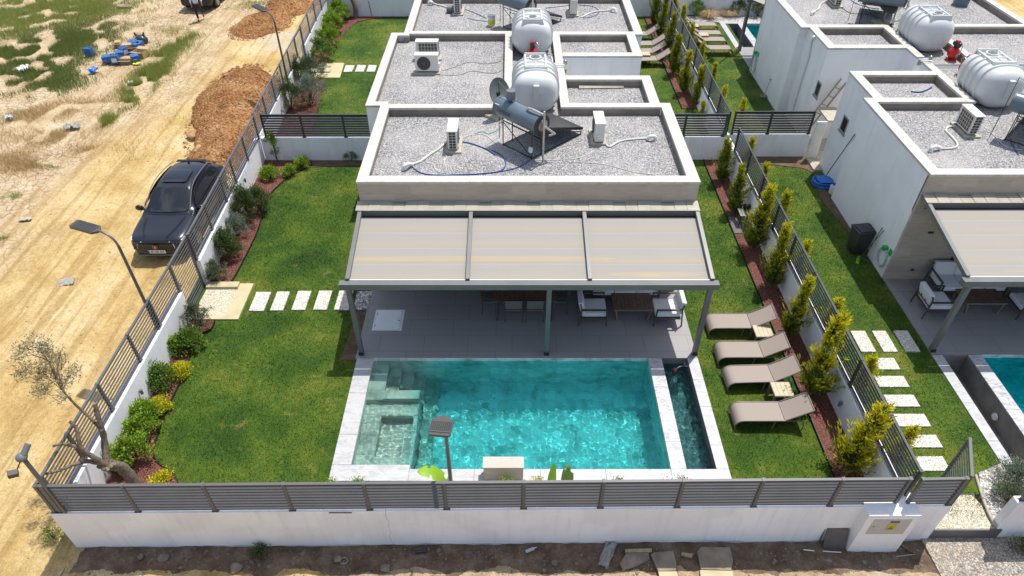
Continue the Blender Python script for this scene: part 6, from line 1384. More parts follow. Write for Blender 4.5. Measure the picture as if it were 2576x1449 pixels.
# jerrycans and boxes dumped on the mud
def jerry(label, zx, zy, rz, lying=0):
    p = zat(0, 0, zx, zy, -.41); t = thing('jerrycan', label, 'jerrycan', p, R(rz), 'blue jerrycans dumped on the mud'); T = Matrix.Translation((0, 0, .24 if lying else 0)) @ Matrix.Rotation(R(90) * lying, 4, 'X') if lying else Matrix()
    m = MB(T); m.box(-.19, .19, -.15, .15, 0, .44); m.build('body', M['jerry'], t, bev=.04, smooth=True, world=False)
    m = MB(T); m.tube([(-.12, 0, .44), (-.12, 0, .50), (.04, 0, .50), (.04, 0, .44)], .022, 6); m.cyl((.13, 0, .43), (.13, 0, .49), .035, n=12); m.build('handle', M['jerry'], t, world=False)
    m = MB(T); m.box(-.12, .12, -.155, -.1505, .12, .32); m.build('label', M['plastic_white' if lying == 0 and rz > 5 else 'jerry'], t, world=False)
for a in [('blue jerrycan standing alone on the left', 850, 525, -8), ('blue jerrycan lying leftmost in the pile', 1015, 575, 20, 1), ('blue jerrycan standing in front of the pile with a pale label', 1090, 595, 10), ('blue jerrycan behind the labelled one', 1130, 535, 30, 1), ('blue jerrycan leaning on the cardboard box', 1175, 520, 60), ('blue jerrycan lying at the right end of the pile by the weeds', 1268, 570, 35, 1), ('blue jerrycan at the far side of the pile', 1270, 430, 5, 1), ('blue jerrycan beside the black bag', 1335, 445, -15, 1), ('pale blue jerrycan between boxes and black bag', 1280, 460, 45, 1)]: jerry(*a)
def cbox(label, zx, zy, rz, sx, sy, sz):
    p = zat(0, 0, zx, zy, -.41); t = thing('cardboard_box', label, 'cardboard box', p, R(rz)); m = MB(); w_ = .012
    m.box(-sx, sx, -sy, sy, 0, .01); m.box(-sx, sx, -sy, -sy + w_, .01, sz); m.box(-sx, sx, sy - w_, sy, .01, sz); m.box(-sx, -sx + w_, -sy + w_, sy - w_, .01, sz); m.box(sx - w_, sx, -sy + w_, sy - w_, .01, sz); m.build('box_body', M['card'], t, world=False)
    for s_ in (-1, 1): m = MB(); m.beam((0, s_ * sy, sz), (0, s_ * (sy + .2), sz + .06), 2 * sx, .008); m.build('flap', M['card'], t, world=False)
cbox('opened cardboard box at the back of the jerrycan pile', 1225, 490, 20, .35, .25, .3); cbox('opened cardboard box right of the jerrycan pile', 1320, 525, -12, .32, .24, .28); cbox('flat cardboard box at the front of the pile', 1180, 585, 3, .35, .16, .14)
cbox('small pale box behind the pile on the mud', 1105, 440, 10, .15, .12, .2)
m = MB(); p = zat(0, 0, 1330, 395, -.4); m.sph((p.x, p.y, -.28), (.34, .28, .26), 16, 10); m.tube([(p.x - .2, p.y, -.05), (p.x - .26, p.y, .12)], [.07, .03], 6); m.tube([(p.x + .18, p.y, -.05), (p.x + .24, p.y, .12)], [.07, .03], 6); tag(m.build('rubbish_bag', M['bag_black'], smooth=True), 'black rubbish bag behind the blue jerrycans', 'bag')
m = MB(); p = zat(0, 0, 1165, 65, -.38); m.ob((p.x, p.y, -.34), (.8, .35, .1), (.1, .1, .2)); tag(m.build('flat_stone', M['slab_old'], bev=.03), 'flat stone slab lying in the field left of the far car', 'stone')

# ================================================================ THINGS ON THE NEIGHBOUR SIDE
WX = mir(4.96)   # west face of the near part of the right house
b_ = zat(2996, 600, 1010, 945, 0); t = thing('wheelie_bin', 'dark grey wheelie bin against the white house wall', 'bin', (b_.x - .02, b_.y + .05, LZ), R(-82)); t.scale = (.88, .88, .92)
m = MB(); V = [(-.24, -.26, .06), (.24, -.26, .06), (.24, .24, .06), (-.24, .24, .06), (-.29, -.33, .92), (.29, -.33, .92), (.29, .30, .92), (-.29, .30, .92)]; m.add(V, [(3, 2, 1, 0), (4, 5, 6, 7), (0, 1, 5, 4), (1, 2, 6, 5), (2, 3, 7, 6), (3, 0, 4, 7)]); m.build('bin_body', M['binm'], t, bev=.03, smooth=True, world=False)
m = MB(); m.box(-.31, .31, -.35, .33, .92, .96); m.box(-.26, .26, -.28, .24, .96, 1.0); m.build('lid', M['binm'], t, bev=.018, smooth=True, world=False)
m = MB(); m.tube([(-.25, .36, .93), (.25, .36, .93)], .02, 8); m.build('handle', M['binm'], t, world=False)
for s_ in (-1, 1): m = MB(); m.cyl((s_ * .24, .28, .10), (s_ * .30, .28, .10), .10, n=18); m.build('wheel', M['tyre'], t, world=False)
def broom(label, foot, top, head, name, cat):
    t = thing(name, label, cat, foot); m = MB(); m.cyl((0, 0, .05), tuple(Vector(top) - Vector(foot)), .012, n=8); m.build('handle', M['chair_metal'], t, world=False); m = MB()
    if head == 'b': m.ob((0, 0, .10), (.26, .07, .05), (0, 0, R(60))); m.build('head', M['green'], t, bev=.01, world=False); m = MB(); m.ob((0, -.0, .04), (.26, .085, .08), (0, 0, R(60))); m.build('bristles', M['lime'], t, world=False)
    else: m.ob((0, 0, .04), (.40, .03, .05), (0, 0, R(-55))); m.build('blade', M['panel_grey'], t, world=False)
f0 = zat(2996, 600, 1015, 1040, LZ); broom('broom with green and lime head leaning on the house wall', f0, wall_x((2996 + 1262 / 2.3373) / 1.59, (600 + 750 / 2.3373) / 1.59, WX - .02), 'b', 'broom', 'broom')
f0 = zat(2996, 600, 1070, 1030, LZ); broom('floor squeegee leaning beside the broom', f0, wall_x((2996 + 1245 / 2.3373) / 1.59, (600 + 725 / 2.3373) / 1.59, WX - .02), 's', 'squeegee', 'squeegee')
def hose_coil(label, c, rx, rz_, X):
    t = thing('hose_reel', label, 'garden hose', (X, c.y, c.z)); m = MB(); g2 = random.Random(2)
    for k in range(6):
        a0 = g2.uniform(-.04, .04); b0_ = g2.uniform(-.04, .04); m.tube([(-.03 - .014 * k * .7, rx * (1 + a0) * math.sin(a * PI / 14), -rz_ + rz_ * (1 + b0_) * (math.cos(a * PI / 14))) for a in range(29)], .011, 6, False)
    m.build('hose', M['hose_pale'], t, smooth=True, world=False)
    m = MB(); m.box(-.14, 0, -.06, .06, -.02, .10); m.build('holder', M['green'], t, world=False); m = MB(); m.box(-.02, 0, -.30, -.16, -.06, .14); m.build('back_plate', M['green'], t, world=False)
c0 = wall_x((2996 + 1290 / 2.3373) / 1.59, (600 + 925 / 2.3373) / 1.59, WX); hose_coil('pale garden hose coiled on a green holder on the house wall', c0, .24, .30, WX)
c0 = wall_x((2996 + 75 / 2.3373) / 1.59, (500 / 2.3373) / 1.59, mir(4.96)); hose_coil('pale garden hose hanging on the rear right house wall', c0, .24, .40, mir(4.96))
c0 = zat(2996, 600, 690, 320, LZ); t = thing('pool_hose', 'coiled bright blue pool hose on the neighbour lawn', 'hose', (c0.x, c0.y, LZ)); m = MB(); g2 = random.Random(4)
P = []
for k in range(9 * 20): a = k / 20 * 2 * PI; rr = .36 + .05 * math.sin(k * .13) - .03 * (k // 60); P.append((rr * math.cos(a) + .02 * math.sin(k * .05), rr * math.sin(a) * .9, .03 + .022 * (k / 20) * 1.1 % .17))
m.tube(P, .026, 7); m.build('coil', M['net_blue'], t, smooth=True, world=False)
t = thing('pool_net', 'blue pool net with a long teal pole leaning on the wall', 'pool net', (c0.x, c0.y, LZ)); m = MB(); m.box(-.24, .22, -.26, .20, .20, .225); m.build('net', M['net_blue'], t, bev=.008, world=False)
a = zat(2996, 600, 715, 245, .25); tp = zat(2996, 0, 990, 1255, 2.1); tp = wall_x((2996 + 990 / 2.3373) / 1.59, (1255 / 2.3373) / 1.59, WX - .05)
m = MB(); m.cyl(tuple(a - Vector((c0.x, c0.y, LZ))), tuple(tp - Vector((c0.x, c0.y, LZ))), .017, n=8); m.build('pole', M['teal_pole'], t, world=False)
c1 = zat(2996, 600, 775, 405, LZ); t = thing('chemical_canister', 'white canister with blue lid beside the blue hose coil', 'canister', (c1.x, c1.y, LZ), R(20)); m = MB(); m.box(-.11, .11, -.09, .09, 0, .34); m.build('body', M['plastic_white'], t, bev=.03, smooth=True, world=False)
m = MB(); m.cyl((0, 0, .34), (0, 0, .39), .05); m.tube([(-.09, 0, .34), (-.09, 0, .42), (.02, 0, .42)], .014, 6); m.build('lid', M['net_blue'], t, world=False); m = MB(); m.box(-.07, .07, -.0935, -.0905, .10, .22); m.build('label', M['net_blue'], t, world=False)
# white door with step in the side passage
t = thing('pvc_door', 'white plastic framed door with a frosted panel between wall and house', 'door', (11.28, 23.0, 0)); m = MB(); 
for bx in ((11.24, 11.29, 0, 1.52), (11.56, 11.61, 0, 1.52), (11.29, 11.56, 0, .10), (11.29, 11.56, 1.45, 1.52)): m.box(bx[0], bx[1], 22.99, 23.04, bx[2], bx[3])
m.build('door_frame', M['plastic_white'], t); m = MB(); m.box(11.29, 11.56, 23.0, 23.03, .10, 1.45); m.build('panel', M['ac'], t); m = MB(); m.box(11.30, 11.32, 22.95, 22.99, .75, .79); m.box(11.30, 11.38, 22.945, 22.96, .76, .78); m.build('handle', M['plastic_white'], t)
m = MB(); q1 = zat(2996, 600, 540, 70, 0.05); q2 = zat(2996, 600, 690, 185, .05); m.box(11.22, 11.66, q2.y, 22.95, -.1, .05); tag(m.build('door_step', M['pad'], bev=.006), 'grey concrete step in front of the white plastic door', 'step')
m = MB(); m.box(11.66, 12.35, 23.1, 24.2, 1.45, 1.52); tag(m.build('canopy_slab', M['pad'], bev=.006), 'small pale concrete canopy slab behind the white plastic door', 'canopy')
# ladder
a0 = Vector((11.75, 24.35 - 1.25, .0)); t = thing('ladder', 'weathered ladder leaning on the white wall in the side passage', 'ladder', (12.0, 23.4, 0))
top = wall_x((2996 + 870 / 2.3373) / 1.59, (745 / 2.3373) / 1.59, 12.45); top = Vector((top.x, min(top.y, 24.4), top.z)); ft = Vector((11.05, 24.05, 0)); dv = Vector((.15, .04, -.07)); tt = Vector((12.5, 24.54, 2.45)); 
for s_ in (-1, 1): m = MB(); m.beam(ft + dv * s_, tt + dv * s_, .05, .03); m.build('rail', M['wood'], t)
m = MB()
for k in range(1, 8): q = ft + (tt - ft) * (k / 8); m.beam(q - dv, q + dv, .03, .03)
m.build('rung', M['wood'], t)
c0 = zat(2996, 0, 135, 915, LZ); t = thing('dustpan', 'grey long handled dustpan against the rear right house wall', 'dustpan', (c0.x, c0.y, LZ)); m = MB(); m.box(-.14, .14, -.12, .12, 0, .10); m.build('pan', M['lid_grey'], t, bev=.02, world=False); m = MB(); m.cyl((0, 0, .08), (.10, .0, .85), .012); m.box(.03, .17, -.015, .015, .84, .87); m.build('handle', M['steel'], t, world=False)
t = thing('garden_chair', 'folded metal chair beside the far pool at the house corner', 'chair', (11.1, 30.6, 0)); 
for k in range(2): m = MB(); m.tube([(0, -.15 + .3 * k, 0), (.15, -.15 + .3 * k, .8)], .015, 6); m.build('leg', M['steel'], t, world=False)
m = MB(); m.ob((.1, 0, .5), (.04, .34, .5), (0, R(10), 0)); m.build('seat', M['plastic_white'], t, world=False)
# wall plaque bottom right corner
m = MB(); P = at(2562, 1297, .62); m.box(10.65, 11.0, 7.60, 7.622, .45, .62); tag(m.build('wall_plaque', M['brown_label']), 'dark mottled plaque on the neighbour front wall', 'plaque')

# ================================================================ PLANTS
def grow(pts_c, n_leaf, spread, L, W, up=.5, g=None):
    g = g or rng; k = len(pts_c); idx = g.integers(0, k, n_leaf); P = pts_c[idx] + g.normal(0, spread, (n_leaf, 3)); D = g.normal(0, 1, (n_leaf, 3)); D[:, 2] = np.abs(D[:, 2]) * .6 + up
    return P, D, g.uniform(.7, 1.25, n_leaf) * L, g.uniform(.75, 1.2, n_leaf) * W
def shrub(label, p, rx, hgt, mat, nl=1500, L=.06, W=.024, name='shrub', clumps=55, spread=.05, group=None, up=.5, seed=None, shell=.6, z=LZ + .01):
    g = np.random.default_rng(seed if seed is not None else int(abs(p[0] * 97 + p[1] * 31)) + 1); t = thing(name, label, 'shrub', (p[0], p[1], z), 0, group)
    a = g.uniform(0, 2 * PI, clumps); r_ = g.uniform(shell, 1.0, clumps) * rx * g.uniform(.8, 1.15, clumps); el = g.uniform(-.15, 1, clumps) * PI / 2
    cen = np.stack([r_ * np.cos(el) * np.cos(a), r_ * np.cos(el) * np.sin(a), hgt * .42 + hgt * .52 * np.sin(el) * g.uniform(.8, 1.2, clumps)], 1); cen[::9] *= np.array([1.22, 1.22, 1.25]); cen[:, 2] = np.maximum(cen[:, 2], .06)
    P, D, LL, WW = grow(cen, int(nl * 1.4), spread, L, W, up, g); D = D + nrm(P - np.array([0, 0, hgt * .3])) * 1.1
    leaves('foliage', P, D, LL, WW, M[mat], t, g=g)
    m = MB()
    for q in cen[::3]: m.tube([(q[0] * .05, q[1] * .05, 0), (q[0] * .4, q[1] * .4, q[2] * .55), tuple(q)], [.012, .008, .004], 5)
    m.build('stem', M['twig'], t, world=False); return t
def S(px, py): q = at(px, py, 0); return (q.x, q.y)
shrub('tiny yellow shrub on the bed tip at the front left', S(405, 1214), .20, .22, 'leaf_yellow', 1100, .045, .03, clumps=30)
shrub('large bright green shrub beside the olive trunk', (S(342, 1165)[0], S(342, 1165)[1]), 0.41, 0.68, 'leaf_bright', 2232, .075, .042, clumps=75, spread=.06)
shrub('bright green shrub between the large one and the yellow shrub', S(362, 1092), 0.33, 0.54, 'leaf_bright', 1612, .07, .04, clumps=60)
shrub('dark centred green shrub behind the yellow one in the front left bed', S(370, 1062), 0.34, 0.56, 'leaf_bright', 1612, .07, .04, clumps=55)
shrub('yellow shrub at the inner curve of the front left bed', S(407, 1028), .25, .28, 'leaf_yellow', 1500, .045, .03, clumps=34)
shrub('glossy green shrub with long arching shoots, left of the middle yellow shrub', S(415, 965), 0.39, 0.50, 'leaf_mid', 1426, .08, .04, clumps=60, spread=.06)
shrub('yellow shrub beside the glossy green one', S(457, 942), .24, .28, 'leaf_yellow', 1500, .045, .03, clumps=34)
shrub('green shrub below the round grey green shrub', S(478, 873), 0.37, 0.50, 'leaf_mid', 1488, .08, .042, clumps=60)
shrub('sparse green shrub against the left wall', S(440, 885), 0.25, 0.41, 'leaf_bright', 682, .075, .04, clumps=34)
shrub('round fine leaved grey green shrub just below the gate slab', S(502, 822), .38, .75, 'leaf_grey', 4200, .05, .014, clumps=120, spread=.035, shell=.3)
shrub('light green feathery shrub just above the gate slab', S(548, 703), .36, .62, 'leaf_grey', 3800, .055, .014, clumps=110, spread=.035, shell=.3)
shrub('dark round shrub second above the gate slab', S(577, 647), .50, .80, 'leaf_dark', 4200, .085, .022, clumps=100, spread=.05, shell=.35)
shrub('silvery olive shrub between two dark shrubs', S(600, 592), .42, .70, 'leaf_silver', 4000, .05, .014, clumps=110, spread=.04, shell=.35)
shrub('tall dark narrow leaved shrub at the bend of the bed', S(628, 550), .52, .95, 'leaf_dark', 4600, .10, .02, clumps=100, spread=.06, shell=.3)
shrub('dark loose shrub behind the tall dark one', S(655, 528), .40, .80, 'leaf_dark', 2600, .10, .02, clumps=70, spread=.06, shell=.3)
shrub('small round bright green shrub near the cross wall', S(681, 448), .30, .42, 'leaf_bright', 2200, .055, .028, clumps=50)
shrub('small bright green shrub second from the cross wall corner', S(730, 440), .24, .32, 'leaf_bright', 1500, .055, .028, clumps=40)
shrub('small bright green shrub nearest the house in the upper bed', S(762, 420), .24, .34, 'leaf_bright', 1500, .055, .028, clumps=40)
shrub('thin young tree like shrub with pale leaves in the corner', S(697, 402), .28, 1.05, 'leaf_bright', 520, .075, .038, clumps=26, spread=.05, shell=.2)
shrub('small staked plant against the cross wall', S(884, 402), .22, .30, 'leaf_mid', 420, .06, .03, clumps=16)
m = MB(); q = at(884, 402, 0); m.cyl((q.x - .10, q.y, 0), (q.x - .16, q.y + .05, .75), .009); m.cyl((q.x + .06, q.y, 0), (q.x - .02, q.y + .05, .75), .009); tag(m.build('plant_stake', M['wood']), 'two thin wooden stakes at the small plant by the cross wall', 'stakes')
zz = lambda a, b: (lambda p: (p.x, p.y))(zat(1000, 0, a, b, 0))
shrub('bright green hedge shrub farthest back in the rear left garden', zz(835, 195), 0.60, 0.94, 'leaf_bright', 3300, .09, .04, clumps=60, group=None); shrub('bright green hedge shrub third from the gate slab', zz(795, 300), 0.62, 0.94, 'leaf_bright', 3300, .09, .04, clumps=60)
shrub('bright green hedge shrub second from the gate slab', zz(745, 430), 0.60, 0.88, 'leaf_bright', 3300, .09, .04, clumps=60); shrub('darker green hedge shrub nearest the rear gate slab', zz(690, 570), 0.62, 0.94, 'leaf_mid', 3600, .08, .03, clumps=60)
shrub('dusty olive shrub below the rear gate slab', zz(590, 770), 0.84, 1.04, 'leaf_grey', 6300, .07, .018, clumps=110, spread=.06, shell=.3); shrub('loose olive green shrub against the rear side wall', zz(480, 810), 0.65, 1.04, 'leaf_dark', 4500, .07, .018, clumps=80, spread=.06, shell=.3)
shrub('silver leaved shrub just behind the cross fence', zz(570, 975), 0.84, 1.16, 'leaf_silver', 6900, .06, .016, clumps=120, spread=.06, shell=.3); shrub('dark green shrub in the corner behind the cross fence', zz(390, 1020), 0.81, 1.10, 'leaf_dark', 5400, .07, .02, clumps=90, spread=.06, shell=.3)
# front pebble strip plants
def paddle(p, parts):
    for lb, off, pts, w_, mt in parts:
        t = thing('banana_plant', lb, 'plant', (p[0] + off[0], p[1] + off[1], -.02)); m = MB(); P = curve_pts(pts, 5); n = len(P); V = []; F = []
        for i, q in enumerate(P):
            tt = i / (n - 1); d = (P[min(i + 1, n - 1)] - P[max(i - 1, 0)]).normalized(); s_ = d.cross(Vector((0, 0, 1))); s_ = s_.normalized() if s_.length > .1 else Vector((1, 0, 0)); ww = w_ * math.sin(PI * min(1, .12 + tt * .88)) ** .6
            for u in (-1, -.5, 0, .5, 1): V.append(q + s_ * ww * u + Vector((0, 0, -.10 * abs(u) * w_)) + Vector((0, 0, .012 * math.sin(i * 2.3) * abs(u))))
        for i in range(n - 1):
            for j in range(4):
                if not (j in (0, 3) and i % 6 == 4): F.append((i * 5 + j, i * 5 + j + 1, i * 5 + j + 6, i * 5 + j + 5))
        m.add(V, F); m.build('leaf', M[mt], t, smooth=True, world=False); m = MB(); m.tube([(0, 0, 0), tuple(P[0])], [.022, .014], 6); m.build('stalk', M['leaf_banana'], t, world=False)
paddle((0, 0), [('large torn pale green banana leaf behind the fence left of the lamp pole', (-1.35, 8.2), [(.0, 0, .35), (-.1, .05, .85), (-.32, .02, 1.2), (-.6, -.05, 1.3)], .20, 'leaf_banana'), ('small upright banana leaf beside the lamp pole', (-1.38, 8.1), [(.0, 0, .3), (.06, 0, .75), (.10, 0, 1.1)], .13, 'leaf_banana'),
    ('upright narrow banana leaf behind the front fence centre', (.86, 8.2), [(0, 0, .3), (-.02, .05, .8), (.02, .12, 1.35)], .10, 'leaf_banana'), ('dark folded banana leaf right of the upright one', (1.12, 8.2), [(0, 0, .3), (.03, 0, .7), (.06, .12, 1.1), (.10, .14, 1.22)], .13, 'leaf_mid')])
for zx, zy, ox, lb, mt, r_, hh in [(1010, 590, 1000, 'small green weed in the pebble strip behind the second bay', 'leaf_bright', .12, .3), (2400, 590, 1000, 'small yellow green shrub behind the fence right of the stone block', 'leaf_bright', .18, .35), (350, 585, 2000, 'yellow green tuft behind the fence beside the block', 'leaf_yellow', .16, .3),
                               (1110, 585, 2000, 'small dark herb in the pebble strip', 'leaf_mid', .12, .3), (1690, 570, 2000, 'low lavender like plants near the right end of the pebble strip', 'leaf_grey', .35, .3), (755, 590, 1000, 'tiny green weed at the left pool corner', 'leaf_bright', .1, .25)]:
    q = zat(ox, 1684, zx, zy, .2); shrub(lb, (q.x, max(q.y, 8.0)), r_, hh, mt, 350, .05, .02, clumps=18, name='small_plant')
shrub('silvery shrub in the neighbour pebble bed near the pool corner', (11.3, 8.75), .55, .4, 'leaf_silver', 3000, .06, .016, clumps=80, spread=.06, shell=.3); shrub('yellow green low shrub in the neighbour pebble bed', (10.85, 8.25), .42, .35, 'leaf_grey', 2200, .06, .018, clumps=60, spread=.06, shell=.2)
q = at(655, 1390, -.4); shrub('green weed growing at the foot of the front wall', (q.x, q.y), .12, .12, 'leaf_dark', 500, .05, .02, clumps=20, name='weed', z=-.42); q = at(134, 1352, -.4); shrub('green weed in the yellow dirt left of the front wall', (q.x, q.y), .16, .25, 'leaf_mid', 420, .06, .014, clumps=20, name='weed', z=-.42)
q = zat(2996, 1684, 2540, 1190, -.4); shrub('green weed at the bottom right in the wall shadow', (q.x, q.y), .2, .25, 'leaf_dark', 500, .06, .02, clumps=20, name='weed', z=-.42)
# pale arching grasses, shrubs at the far end wall
for px, py, lb in ((1783, 45, 'pale arching ornamental grass left of the far pool'), (1832, 40, 'pale arching ornamental grass right of the first one')):
    p = at(px, py, LZ); t = thing('ornamental_grass', lb, 'grass clump', (p.x, p.y, LZ)); N = 420; g = np.random.default_rng(px); a = g.uniform(0, 2 * PI, N); segs = 5; r_ = g.uniform(.35, .75, N); hh = g.uniform(.35, .7, N); V = []; F = []
    for s_ in range(segs + 1):
        tt = s_ / segs; x = np.cos(a) * r_ * tt; y = np.sin(a) * r_ * tt; z = hh * (1.9 * tt - 1.5 * tt ** 2); wv = .010 * (1 - tt * .8); V.append(np.stack([x - np.sin(a) * wv, y + np.cos(a) * wv, z], 1)); V.append(np.stack([x + np.sin(a) * wv, y - np.cos(a) * wv, z], 1))
    Vv = np.concatenate(V); i = np.arange(N); F = np.concatenate([np.stack([i + 2 * s_ * N, i + (2 * s_ + 1) * N, i + (2 * s_ + 3) * N, i + (2 * s_ + 2) * N], 1) for s_ in range(segs)]); np_mesh('blades', Vv, F, M['straw'], t)
for px, py, lb, mt in ((1750, 40, 'green shrub by the end wall left of the pale grasses', 'leaf_mid'), (1855, 38, 'dark shrub by the end wall behind the pale grass', 'leaf_dark'), (1905, 42, 'grey green shrub by the end wall beside the lamp pole', 'leaf_grey'), (1925, 38, 'second grey green shrub by the end wall', 'leaf_grey')):
    p = at(px, py, LZ); shrub(lb, (p.x, p.y), .45, .7, mt, 1200, .09, .03, clumps=50)
p = zat(2996, 0, 155, 135, LZ); shrub('bright green shrub at the end wall beside the house corner', (p.x, p.y), .35, .6, 'leaf_bright', 900, .09, .04, clumps=40)
# tree trunk at the end wall
p = at(895, 47, LZ); t = thing('garden_tree', 'bare leaning tree trunk at the top edge of the rear left garden', 'tree', (p.x, p.y, LZ)); m = MB(); m.tube(curve_pts([(0, 0, 0), (.05, .05, .6), (-.1, .1, 1.2), (-.2, .2, 2.2), (-.1, .3, 3.2)], 4), [.14 - .004 * i for i in range(17)], 10); m.build('trunk', M['bark'], t, smooth=True, world=False)
m = MB(); m.tube([(.9, .1, 0), (.8, .1, .9)], .02, 6); m.build('sapling', M['bark'], t, world=False)

# ---------------------------------------------------------------- cypresses with golden tips
def cypress_mesh(seed, h_=2.0, w_=.42, gold=.6):
    g = np.random.default_rng(seed); t = thing('cypress', 'x', 'cypress', (0, 0, 0), 0, None)
    P, D, T_, LL = [], [], [], []
    ns = int(165 * h_ / 2); lean = g.normal(0, .03, 2)
    for k in range(ns):
        f = g.random() ** 1.05; z0 = .06 + f * h_ * .86; ra = w_ * 1.12 * (1 - f) ** .95 * (.85 + .3 * math.sin(f * 9 + seed)) * (g.uniform(.45, 1.05) if g.random() < .86 else g.uniform(1.3, 1.8)) + .03; a = g.uniform(0, 2 * PI); n = g.integers(16, 30)
        tt = np.linspace(0, 1, n) ** .8; d = np.array([math.cos(a), math.sin(a), 0]); ln = ra * 1.0 + .05
        up = g.uniform(.5, 1.0) + .9 * f; base = np.array([lean[0] * z0 ** 1.5, lean[1] * z0 ** 1.5, z0]); pts = base + d * (ln * tt)[:, None] + np.array([0, 0, 1]) * (up * ln * tt ** 1.5)[:, None] + g.normal(0, .012 + .012 * tt[:, None], (n, 3))
        side = np.array([-d[1], d[0], 0]) * g.choice([-1, 1], n)[:, None]; dd = d * .7 + np.array([0, 0, 1.0]) + side * g.uniform(.1, .9, n)[:, None] + g.normal(0, .15, (n, 3))
        rep = 1
        for _ in range(rep): P.append(pts + g.normal(0, .016, (n, 3))); D.append(dd + g.normal(0, .25, (n, 3))); T_.append(np.clip((tt - .40) * 1.8 * (f ** .9 + .08) * gold * 2.0 + g.normal(0, .08, n), 0, 1)); LL.append(g.uniform(.075, .13, n) * (1.15 - .3 * f))
    P = np.concatenate(P); D = np.concatenate(D); T_ = np.concatenate(T_); LL = np.concatenate(LL)
    # leading shoots
    leaves('foliage', P, D, LL, LL * .30, M['cypress'], t, tip=T_, g=g)
    m = MB(); m.tube([(0, 0, -.05), (lean[0] * .5, lean[1] * .5, h_ * .4), (lean[0] * h_ ** 1.5, lean[1] * h_ ** 1.5, h_ * .95)], [.035, .022, .006], 6); m.build('trunk', M['bark'], t, world=False)
    return t
CY = [cypress_mesh(11, 2.0, .31, .35), cypress_mesh(12, 2.0, .29, .7), cypress_mesh(13, 2.0, .33, 1.1), cypress_mesh(14, 2.0, .35, 1.8)]
used = set()
def place_cy(kind, x, y, h_, lb, wide=1.0, grp=None, rz=None, z=LZ):
    g_ = .0; src = CY[kind]; s_ = (h_ / 2.0 * wide, h_ / 2.0 * wide, h_ / 2.0); rz = random.uniform(0, 6) if rz is None else rz
    if kind not in used: used.add(kind); src.location = (x, y, z); src.scale = s_; src.rotation_euler[2] = rz; src['label'] = lb; src['group'] = grp; return src
    return dup(src, (x, y, z), rz, lb, s_, grp)
G1 = 'cypresses in the red mulch bed by the loungers'
for a in [(0, 7.62, 21.4, 1.85, 'dark green cypress nearest the cross fence beside the mulch bed', .95), (0, 7.58, 19.35, 1.95, 'dark cypress just above the small slatted stool', .9), (1, 7.66, 17.35, 2.5, 'tall cypress just below the small slatted stool', .85), (1, 7.70, 15.45, 2.4, 'cypress level with the front beam of the main pergola', .72),
          (1, 7.62, 13.4, 2.25, 'cypress directly behind the first lounger', .72), (2, 7.50, 11.25, 2.75, 'leaning golden tipped cypress between the two lower loungers', .78), (3, 7.58, 9.05, 2.5, 'golden cypress nearest the front wall', .85)]: place_cy(*a[:5], a[5], G1)
G2 = 'cypresses behind the dividing fence on the neighbour side'
for a in [(1, 8.62, 22.0, 1.55, 'neighbour cypress nearest the cross fence', .85), (1, 8.65, 20.2, 1.5, 'neighbour cypress second from the cross fence', .9), (1, 8.65, 18.1, 1.8, 'neighbour cypress left of the wheelie bin', .85), (3, 8.62, 16.0, 1.45, 'neighbour cypress spreading low near the fence, level with the broom', .9),
          (3, 8.66, 13.55, 1.35, 'bright yellow topped neighbour cypress above the stepping stones', 1.1), (3, 8.66, 12.75, 1.0, 'small yellow neighbour cypress beside the first upright stepping stone', 1.1), (3, 8.68, 11.3, 1.55, 'yellow neighbour cypress over the crosswise stepping stones', .95), (3, 8.66, 9.2, 1.5, 'yellow neighbour cypress behind the open gate', .9), (3, 8.64, 8.5, .8, 'lowest yellow neighbour cypress at the fence corner', 1.1)]: place_cy(*a[:5], a[5], G2)
G3 = 'cypresses in the rear right bed'
for a in [(0, 7.66, 37.2, 2.2, 'rear cypress under the end wall, farthest of its row', .8), (0, 7.64, 35.0, 2.3, 'rear cypress second from the end wall', .75), (0, 7.68, 33.0, 2.2, 'rear cypress third from the end wall', .75), (0, 7.60, 30.8, 2.0, 'dark rear cypress beside the near rear lounger', .95), (1, 7.60, 28.7, 2.0, 'rear cypress second from the cross fence', .85), (1, 7.92, 27.4, 1.9, 'golden topped rear cypress against the dividing wall', .85), (2, 7.8, 25.9, 1.1, 'small rear cypress just behind the cross fence', .9)]: place_cy(*a[:5], a[5], G3)
G4 = 'cypresses along the rear neighbour garden'
for a in [(1, 8.65, 37.2, 2.0, 'neighbour rear cypress nearest the end wall', .8), (1, 8.65, 34.9, 1.9, 'neighbour rear cypress second from the end wall', .8), (1, 8.7, 32.9, 1.7, 'neighbour rear cypress third from the end wall', .8), (1, 8.68, 30.5, 1.7, 'neighbour rear cypress beside the nearest rear lounger', .8), (1, 8.7, 28.4, 1.6, 'neighbour rear cypress standing alone before the dark shadow', .8), (3, 8.66, 26.4, 1.5, 'yellow topped neighbour rear cypress second from the cross fence', .8), (3, 9.2, 25.2, 1.5, 'yellow spiky neighbour rear cypress nearest the cross fence', .75)]: place_cy(*a[:5], a[5], G4)

